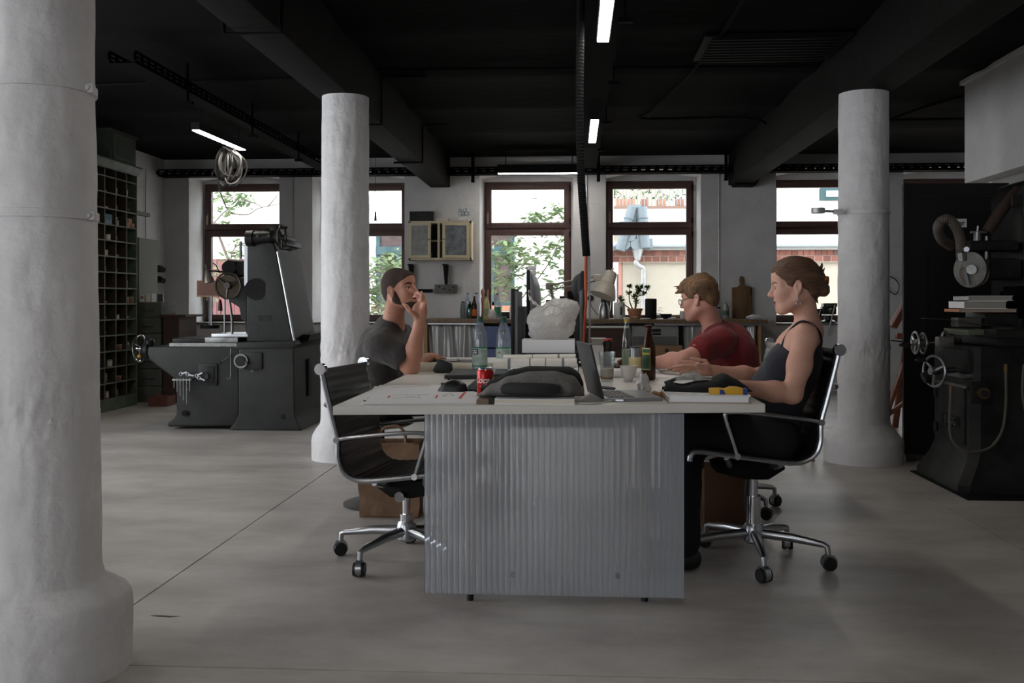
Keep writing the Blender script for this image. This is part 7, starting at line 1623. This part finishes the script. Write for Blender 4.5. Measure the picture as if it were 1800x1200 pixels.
# legs
for y in (5.36, 5.60):
    B.chain([V(-1.08, y, .575), V(-.62, y, .58), V(-.60, y, .12)], [.078, .052, .036], .04); B.chain([V(-.60, y, .075), V(-.42, y, .045)], [.04, .03], .03)
bodyA = put('body', B.mesh('body', skin_a, .0036), pa)
H_.face_parts(bodyA, brow=mat('brow_dark', (52, 36, 30), .9))
S = Blob()
S.ell(chest + V(-.005, 0, 0), (.132, .195, .185), None, .05); S.ell(belly, (.138, .175, .17), None, .06); S.ell(pel + V(0, 0, .04), (.15, .185, .12), None, .05)
S.ell(P(690, 597, 5.32), (.085, .16, .06), Matrix.Rotation(R(-25), 3, 'Y'), .05)
S.cap(nb_ + V(-.01, 0, -.012), shn, .066, .066, .05); S.cap(nb_ + V(-.01, 0, -.012), shf, .066, .066, .05)
S.cap(shn, P(702, 625, 5.105), .068, .072, .04); S.cap(shf, shf.lerp(e2, .55), .066, .066, .04)
S.cut(P(706, 628, 5.105) + V(0, 0, .0), (elb - shn), .004) if False else None
d_ = (elb - shn).normalized()
S.ell(P(720, 640, 5.10), (.062, .062, .055), None, .006, 's')
S.cap(H_.w(-.03, 0, -.07), nb_ + V(.006, 0, .012), .056, .064, .006, 's')
S.cap(nb_ + V(.02, -.0, .03), nb_ + V(.055, -.02, .01), .05, .045, .006, 's')
put('t_shirt', S.mesh('t_shirt', shirt_grey, .0055, .009, 11, (1, 1, .7)), pa)
S = Blob()
S.ell(pel + V(0, 0, -.02), (.155, .185, .105), None, .05)
for y in (5.36, 5.60): S.cap(V(-1.06, y, .575), V(-.66, y, .585), .098, .082, .04)
put('shorts', S.mesh('shorts', mat('shorts_dark', (30, 29, 31), .9), .008, .006, 10), pa)
for y in (5.36, 5.60):
    S = Blob(); S.chain([V(-.62, y, .05), V(-.48, y, .042), V(-.38, y, .034)], [.048, .042, .034], .03); S.cut((0, 0, .004), (0, 0, -1)); S.cut((0, 0, .085), (0, 0, 1)); put('shoe', S.mesh('shoe', black_plastic, .008), pa)
# cropped hair and beard
hair_a = mat('hair_dark_brown', (62, 48, 41), .85, var=.3, scale=140, bump=.3, bscale=300)
Hb = Blob(); H_.e(Hb, (-.016, 0, .037), (.101, .080, .091), .01); H_.e(Hb, (.066, 0, .058), (.033, .054, .037), .03); H_.e(Hb, (-.07, 0, -.02), (.045, .055, .06), .03)
H_.e(Hb, (.128, 0, -.018), (.085, .13, .088), .012, 's'); H_.e(Hb, (.055, 0, -.085), (.082, .12, .082), .012, 's')
for y in (-1, 1): H_.e(Hb, (-.008, y * .085, -.018), (.022, .022, .04), .008, 's')
Hb.cut(H_.w(-.07, 0, -.055), H_.R @ Vector((.3, 0, -1)))
put('hair', Hb.mesh('hair', hair_a, .0034), pa)
Bd = Blob(); H_.e(Bd, (.053, 0, -.074), (.0425, .0455, .0445), .03); H_.e(Bd, (.080, 0, -.109), (.0225, .0255, .0195), .028)
for y in (-1, 1): H_.cp(Bd, (.012, y * .058, .0), (.006, y * .055, -.05), .010, .018, .02); H_.cp(Bd, (.002, y * .0525, -.06), (.055, y * .027, -.1005), .0228, .0192, .03)
H_.e(Bd, (.092, 0, -.0535), (.014, .03, .007), .012)
H_.e(Bd, (.10, 0, -.069), (.03, .021, .010), .006, 's'); H_.e(Bd, (.085, 0, -.02), (.06, .075, .038), .008, 's')
Bd.cut(H_.w(0, 0, .0), H_.R @ Vector((-.2, 0, 1)))
put('beard', Bd.mesh('beard', hair_a, .0034), pa)
MB().ball(H_.w(.0935, 0, -.0695), (.006, .018, .005), 10, 6, H_.R).build('mouth', mouth_m, bodyA, smooth=True)

# ---------------------------------------------------------------- woman in the dark top
pb = thing('person', 'person with pinned-up hair in a dark sleeveless top leaning back', 'person', (.85, 4.28, 0))
H_ = Head(P(1396, 502, 4.20), R(173), R(7), 0, .885); H_.skin = skin_b
B = Blob(); H_.skull(B, True, True)
nb_ = P(1420, 578, 4.24); H_.neck(B, nb_, .047)
shn, shf = P(1414, 592, 4.06), P(1412, 585, 4.40)
chest, belly, pel = P(1400, 632, 4.23), P(1376, 690, 4.24), P(1352, 762, 4.26)
B.ell(chest, (.088, .135, .13), Matrix.Rotation(R(18), 3, 'Y'), .05); B.ell(belly, (.09, .12, .13), None, .06); B.ell(pel, (.11, .15, .09), None, .05)
B.cap(nb_ + V(.005, 0, -.01), shn, .04, .046, .045); B.cap(nb_ + V(.005, 0, -.01), shf, .04, .046, .045)
B.cap(P(1398, 594, 4.14), P(1398, 594, 4.34), .03, .03, .05); B.ell(P(1394, 612, 4.23), (.062, .12, .06), None, .05)
elb, wri = P(1393, 692, 3.985), P(1288, 678, 4.0)
B.chain([shn, shn.lerp(elb, .5) + V(.004, 0, 0), elb], [.050, .045, .038], .03); B.chain([elb, elb.lerp(wri, .3), wri], [.037, .040, .024], .02)
pk_ = P(1262, 672, 4.01); B.cap(wri, pk_, .022, .022, .02)
for i in range(4): finger(B, [pk_ + V(0, -.026 + .018 * i, 0), P(1245, 668, 3.995 + .018 * i), P(1232, 672, 3.995 + .018 * i)], .008)
e2, w2 = P(1340, 664, 4.46), P(1258, 652, 4.40)
B.chain([shf, e2, e2.lerp(w2, .4), w2], [.046, .038, .037, .023], .03)
pk_ = P(1240, 647, 4.38); B.cap(w2, pk_, .022, .022, .016)
for i, (m_, t_) in enumerate((((1202, 642), (1174, 648)), ((1206, 646), (1184, 651)), ((1212, 650), (1196, 655)), ((1216, 636), (1194, 636)))):
    q = P(1226, 642 + i * 2 - (8 if i == 3 else 0), 4.35 + .018 * (i if i < 3 else 3.4)); B.cap(pk_, q, .018, .011, .01); finger(B, [q, P(m_[0], m_[1], q.y), P(t_[0], t_[1], q.y)], .0085)
finger(B, [P(1246, 656, 4.36), P(1230, 657, 4.34), P(1216, 659, 4.34)], .010)
q = P(1240, 634, 4.43); finger(B, [P(1248, 645, 4.42), q, P(1214, 629, 4.44)], .0085)
for y in (4.16, 4.36):
    B.chain([V(pel.x, y, pel.z + .0), V(pel.x - .36, y, .57), V(pel.x - .36, y, .13)], [.07, .048, .034], .04); B.chain([V(pel.x - .36, y, .075), V(pel.x - .5, y, .045)], [.035, .026], .03)
bodyB = put('body', B.mesh('body', skin_b, .0034), pb)
H_.face_parts(bodyB, brow=mat('brow_fair', (130, 98, 78), .9))
MB().ball(H_.w(.0945, 0, -.0685), (.007, .021, .0045), 10, 6, H_.R).build('mouth', mouth_m, bodyB, smooth=True)
for zz in (-.0615, -.0775): MB().ball(H_.w(.098, 0, zz), (.008, .019, .0042), 12, 7, H_.R).build('lip', lip_m, bodyB, smooth=True)
# top
navy = mat('top_navy', (34, 36, 44), .9, var=.1, scale=25, sheen=.1)
S = Blob(); Mx = Matrix.Rotation(R(18), 3, 'Y')
S.ell(chest + V(-.004, 0, -.012), (.104, .148, .138), Mx, .05); S.ell(belly + V(-.022, 0, .0), (.118, .145, .15), Matrix.Rotation(R(28), 3, 'Y'), .06); S.ell(pel + V(-.01, 0, .04), (.135, .165, .11), None, .06)
S.ell(P(1372, 640, 4.17), (.05, .055, .05), None, .06); S.ell(P(1372, 640, 4.30), (.05, .055, .05), None, .06)
S.cut(P(1390, 599, 4.23), (.05, 0, 1), .004)
for s_, q in ((-1, shn), (1, shf)): S.cap(q + V(-.012, 0, .02), q + V(-.01, s_ * -.004, -.085), .062, .056, .012, 's')
put('tank_top', S.mesh('tank_top', navy, .005, .005, 12, (1, 1, .6)), pb)
for y, sgn in ((4.15, -1), (4.33, 1)):
    MB().tube([P(1375, 612, y - .0) + V(-.004, 0, 0), P(1384, 594, y) + V(-.008, 0, .004), P(1398, 577, y) + V(0, 0, .014), P(1414, 570, y) + V(0, 0, .012), P(1432, 580, y) + V(.012, 0, .004), P(1440, 600, y) + V(.01, 0, 0), P(1438, 622, y)], .005, 6, smooth=4).build('strap', navy, pb, smooth=True)
S = Blob(); S.ell(pel + V(0, 0, -.015), (.135, .17, .10), None, .05)
for y in (4.16, 4.36): S.chain([V(pel.x, y, pel.z + .005), V(pel.x - .36, y, .575), V(pel.x - .365, y, .11)], [.098, .078, .062], .05)
put('trousers', S.mesh('trousers', mat('trousers_black', (15, 15, 16), .95), .008, .008, 9), pb)
for y in (4.16, 4.36):
    S = Blob(); S.chain([V(pel.x - .34, y, .05), V(pel.x - .46, y, .042), V(pel.x - .55, y, .034)], [.046, .04, .032], .03); S.cut((0, 0, .004), (0, 0, -1)); put('shoe', S.mesh('shoe', black_plastic, .008), pb)
# hair swept back into a clip
hair_b = mat('hair_light_brown', (112, 82, 62), .5, rgb2=(66, 46, 36), scale=22, bump=.55, bscale=60, stretch=(.25, 1.2, 3), spec=.4, lo=.3, hi=.7)
Hb = Blob(); H_.e(Hb, (-.020, 0, .042), (.108, .086, .094), .01); H_.e(Hb, (.03, 0, .085), (.06, .06, .04), .04); H_.e(Hb, (-.075, 0, -.01), (.05, .06, .065), .04)
H_.e(Hb, (.128, 0, -.02), (.10, .13, .085), .015, 's'); H_.e(Hb, (.055, 0, -.085), (.095, .12, .095), .015, 's')
for y in (-1, 1): H_.e(Hb, (-.012, y * .09, -.012), (.024, .026, .042), .01, 's'); H_.e(Hb, (-.03, y * .075, -.075), (.05, .035, .055), .015, 's')
H_.e(Hb, (-.115, 0, .005), (.034, .04, .045), .018); H_.e(Hb, (-.128, .0, -.035), (.03, .032, .032), .015)
H_.cp(Hb, (-.12, .0, .02), (-.138, -.006, .09), .014, .003, .012); H_.cp(Hb, (-.12, .012, .02), (-.146, .02, .07), .010, .002, .012)
H_.cp(Hb, (-.085, 0, -.06), (-.095, .01, -.095), .012, .003, .012)
put('hair', Hb.mesh('hair', hair_b, .0034, .003, 60, (.3, 1, 1)), pb)
amber = mat('amber_clip', (170, 96, 30), .25)
cl_ = MB(); cl_.tube([H_.w(-.125, .03, .0), H_.w(-.15, .02, .02), H_.w(-.152, 0, .005), H_.w(-.15, -.02, -.01), H_.w(-.125, -.03, -.02)], .007 * .9, 8, smooth=4); cl_.build('hair_clip', amber, pb, smooth=True)
er = H_.w(-.004, .086, -.046); MB().tube([er, er + V(0, -.002, -.012), er + V(0, -.002, -.024)], .0018, 6).build('earring', steel, bodyB); MB().ring(er + V(0, -.003, -.034), .008, .0018, 'y', 16, 6).build('earring_hoop', alu, bodyB)

# ---------------------------------------------------------------- man in the red T-shirt
red_cloth = mat('tshirt_red', (112, 28, 32), .9, var=.1, scale=30, sheen=.1)
pc_ = thing('person', 'person with glasses in a dark red T-shirt typing at the desk', 'person', (.93, 5.42, 0))
H_ = Head(P(1229, 524, 5.34), R(154), R(9), R(0), .90); H_.skin = skin_c
B = Blob(); H_.skull(B)
nb_ = P(1256, 585, 5.38); H_.neck(B, nb_, .051)
shn, shf = P(1266, 600, 5.19), P(1250, 596, 5.55)
chest, belly, pel = P(1287, 632, 5.38), P(1300, 690, 5.41), V(.98, 5.42, .60)
B.ell(chest, (.10, .15, .16), None, .05); B.ell(belly, (.10, .13, .13), None, .05); B.ell(pel, (.12, .15, .10), None, .05)
B.cap(nb_, shn, .048, .045, .04); B.cap(nb_, shf, .048, .045, .04)
elb, wri = P(1203, 632, 5.04), P(1144, 638, 5.30)
B.chain([shn, elb], [.050, .043], .03); B.chain([elb, elb.lerp(wri, .35), wri], [.042, .043, .027], .02)
pk_ = P(1122, 636, 5.40); B.cap(wri, pk_, .025, .024, .016)
for i in range(4):
    q = P(1112 - i, 630 + i * 3, 5.42 + .016 * i); B.cap(pk_, q, .02, .012, .012); finger(B, [q, P(1098 - i, 629 + 4 * i, 5.45 + .016 * i), P(1086 + i, 635 + 3.4 * i, 5.47 + .016 * i)], .0088)
finger(B, [P(1128, 642, 5.36), P(1112, 645, 5.38), P(1099, 644, 5.40)], .0105)
e2, w2 = P(1225, 640, 5.72), P(1145, 640, 5.70)
B.chain([shf, e2, w2], [.047, .041, .027], .03); pk_ = P(1122, 637, 5.70); B.cap(w2, pk_, .025, .024, .016)
for i in range(4): finger(B, [pk_ + V(0, -.03 + .02 * i, 0), P(1106, 632, 5.67 + .02 * i), P(1094, 640, 5.67 + .02 * i)], .0088)
finger(B, [pk_ + V(0, -.03, 0), P(1108, 641, 5.64), P(1098, 644, 5.64)], .010)
for y in (5.32, 5.54):
    B.chain([V(.96, y, .575), V(.52, y, .58), V(.52, y, .12)], [.078, .052, .036], .04); B.chain([V(.52, y, .075), V(.36, y, .045)], [.04, .03], .03)
bodyC = put('body', B.mesh('body', skin_c, .0038), pc_)
H_.face_parts(bodyC, brow=mat('brow_fair', ()))
MB().ball(H_.w(.0955, 0, -.0695), (.006, .017, .003), 10, 6, H_.R).build('mouth', lip_m, bodyC, smooth=True)
S = Blob()
S.ell(chest + V(.005, 0, 0), (.130, .19, .185), None, .05); S.ell(belly, (.130, .17, .17), None, .06); S.ell(pel + V(0, 0, .04), (.145, .18, .12), None, .05)
S.ell(P(1276, 592, 5.38), (.09, .15, .06), Matrix.Rotation(R(25), 3, 'Y'), .05)
S.cap(nb_ + V(.012, 0, -.01), shn, .066, .066, .05); S.cap(nb_ + V(.012, 0, -.01), shf, .066, .066, .05)
S.cap(shn, P(1234, 614, 5.11), .068, .072, .04); S.cap(shf, shf.lerp(e2, .55), .064, .066, .04)
S.ell(elb + V(.004, .0, -.0), (.064, .064, .058), None, .006, 's')
S.cap(H_.w(-.03, 0, -.06), nb_ + V(-.006, 0, .012), .056, .062, .006, 's')
put('t_shirt', S.mesh('t_shirt', red_cloth, .0055, .008, 11, (1, 1, .7)), pc_)
tg = P(1220, 606, 5.0); MB().box(tg, (.012, .004, .008)).build('sleeve_tag', mat('tag_pink', (210, 150, 140), .6), pc_)
S = Blob(); S.ell(pel + V(0, 0, -.02), (.15, .18, .105), None, .05)
for y in (5.32, 5.54): S.chain([V(.96, y, .575), V(.52, y, .585), V(.51, y, .12)], [.098, .080, .062], .05)
put('trousers', S.mesh('trousers', mat('trousers_dark', (34, 34, 38), .9), .009, .008, 9), pc_)
for y in (5.32, 5.54):
    S = Blob(); S.chain([V(.54, y, .05), V(.42, y, .042), V(.32, y, .034)], [.048, .042, .034], .03); S.cut((0, 0, .004), (0, 0, -1)); put('shoe', S.mesh('shoe', black_plastic, .009), pc_)
hair_c = mat('hair_sandy', (134, 102, 70), .55, rgb2=(74, 54, 40), scale=18, bump=.6, bscale=50, stretch=(.5, 2.5, .6), spec=.35, lo=.32, hi=.68)
hair_cs = mat('hair_sandy_short', (70, 54, 44), .7, var=.3, scale=60, bump=.4, bscale=150)
Hb = Blob(); H_.e(Hb, (-.016, 0, .036), (.105, .082, .092), .01); H_.e(Hb, (-.075, 0, -.015), (.042, .054, .055), .03)
H_.e(Hb, (-.005, 0, .070), (.100, .078, .068), .04); H_.e(Hb, (.055, 0, .082), (.052, .058, .036), .03)
H_.e(Hb, (.125, 0, -.028), (.09, .13, .085), .02, 's'); H_.e(Hb, (.05, 0, -.085), (.085, .12, .085), .02, 's')
rnd = random.Random(8)
for k in range(26):
    y = -.055 + .11 * rnd.random(); H_.cp(Hb, (.05 + rnd.uniform(-.03, .02), y, .088 - abs(y) * .5), (.112 + rnd.uniform(-.016, .016), y * 1.02 + rnd.uniform(-.012, .012), .062 + rnd.uniform(-.014, .03)), .011, .0025, .012)
for k in range(34):
    a = rnd.uniform(0, 2 * PI); x, y = .06 * math.cos(a), .05 * math.sin(a); H_.cp(Hb, (-.03 + x * .4, y * .4, .130), (-.02 + x * 1.35, y * 1.3, .095 + .01 * math.cos(a)), .009, .006, .012)
for y in (-1, 1): H_.e(Hb, (-.008, y * .088, -.018), (.022, .024, .04), .008, 's')
Hb.cut(H_.w(-.07, 0, -.06), H_.R @ Vector((.3, 0, -1)))
put('hair', Hb.mesh('hair', hair_c, .0036, .0025, 70, (.4, 1, 1)), pc_)
gl_ = thing('eyeglasses', 'thin-rimmed eyeglasses worn by the red-shirted person', 'glasses', H_.w(.105, 0, 0)); gm_ = mat('glasses_frame', (70, 66, 64), .35, .6)
for y in (-1, 1):
    c = H_.w(.108, y * .034, -.006); M = H_.R @ Matrix.Rotation(PI / 2, 3, 'Y') @ Matrix.Diagonal((.85, 1.15, 1)).to_3x3()
    rim = MB().ring(c, .021 * .9, .0016, 'z', 24, 6, M).build('rim', gm_, gl_, smooth=True)
    MB().lathe([(.001, 0), (.020 * .9, 0)], c, 20, M, caps=False).build('lens', thin_glass, gl_)
    MB().tube([H_.w(.104, y * .058, .002), H_.w(.06, y * .077, .004), H_.w(.0, y * .083, .008), H_.w(-.02, y * .083, -.004)], .0016, 6, smooth=3).build('temple', gm_, gl_, smooth=True)
MB().tube([H_.w(.108, -.012, .0), H_.w(.112, 0, .002), H_.w(.108, .012, .0)], .0016, 6).build('bridge', gm_, gl_)
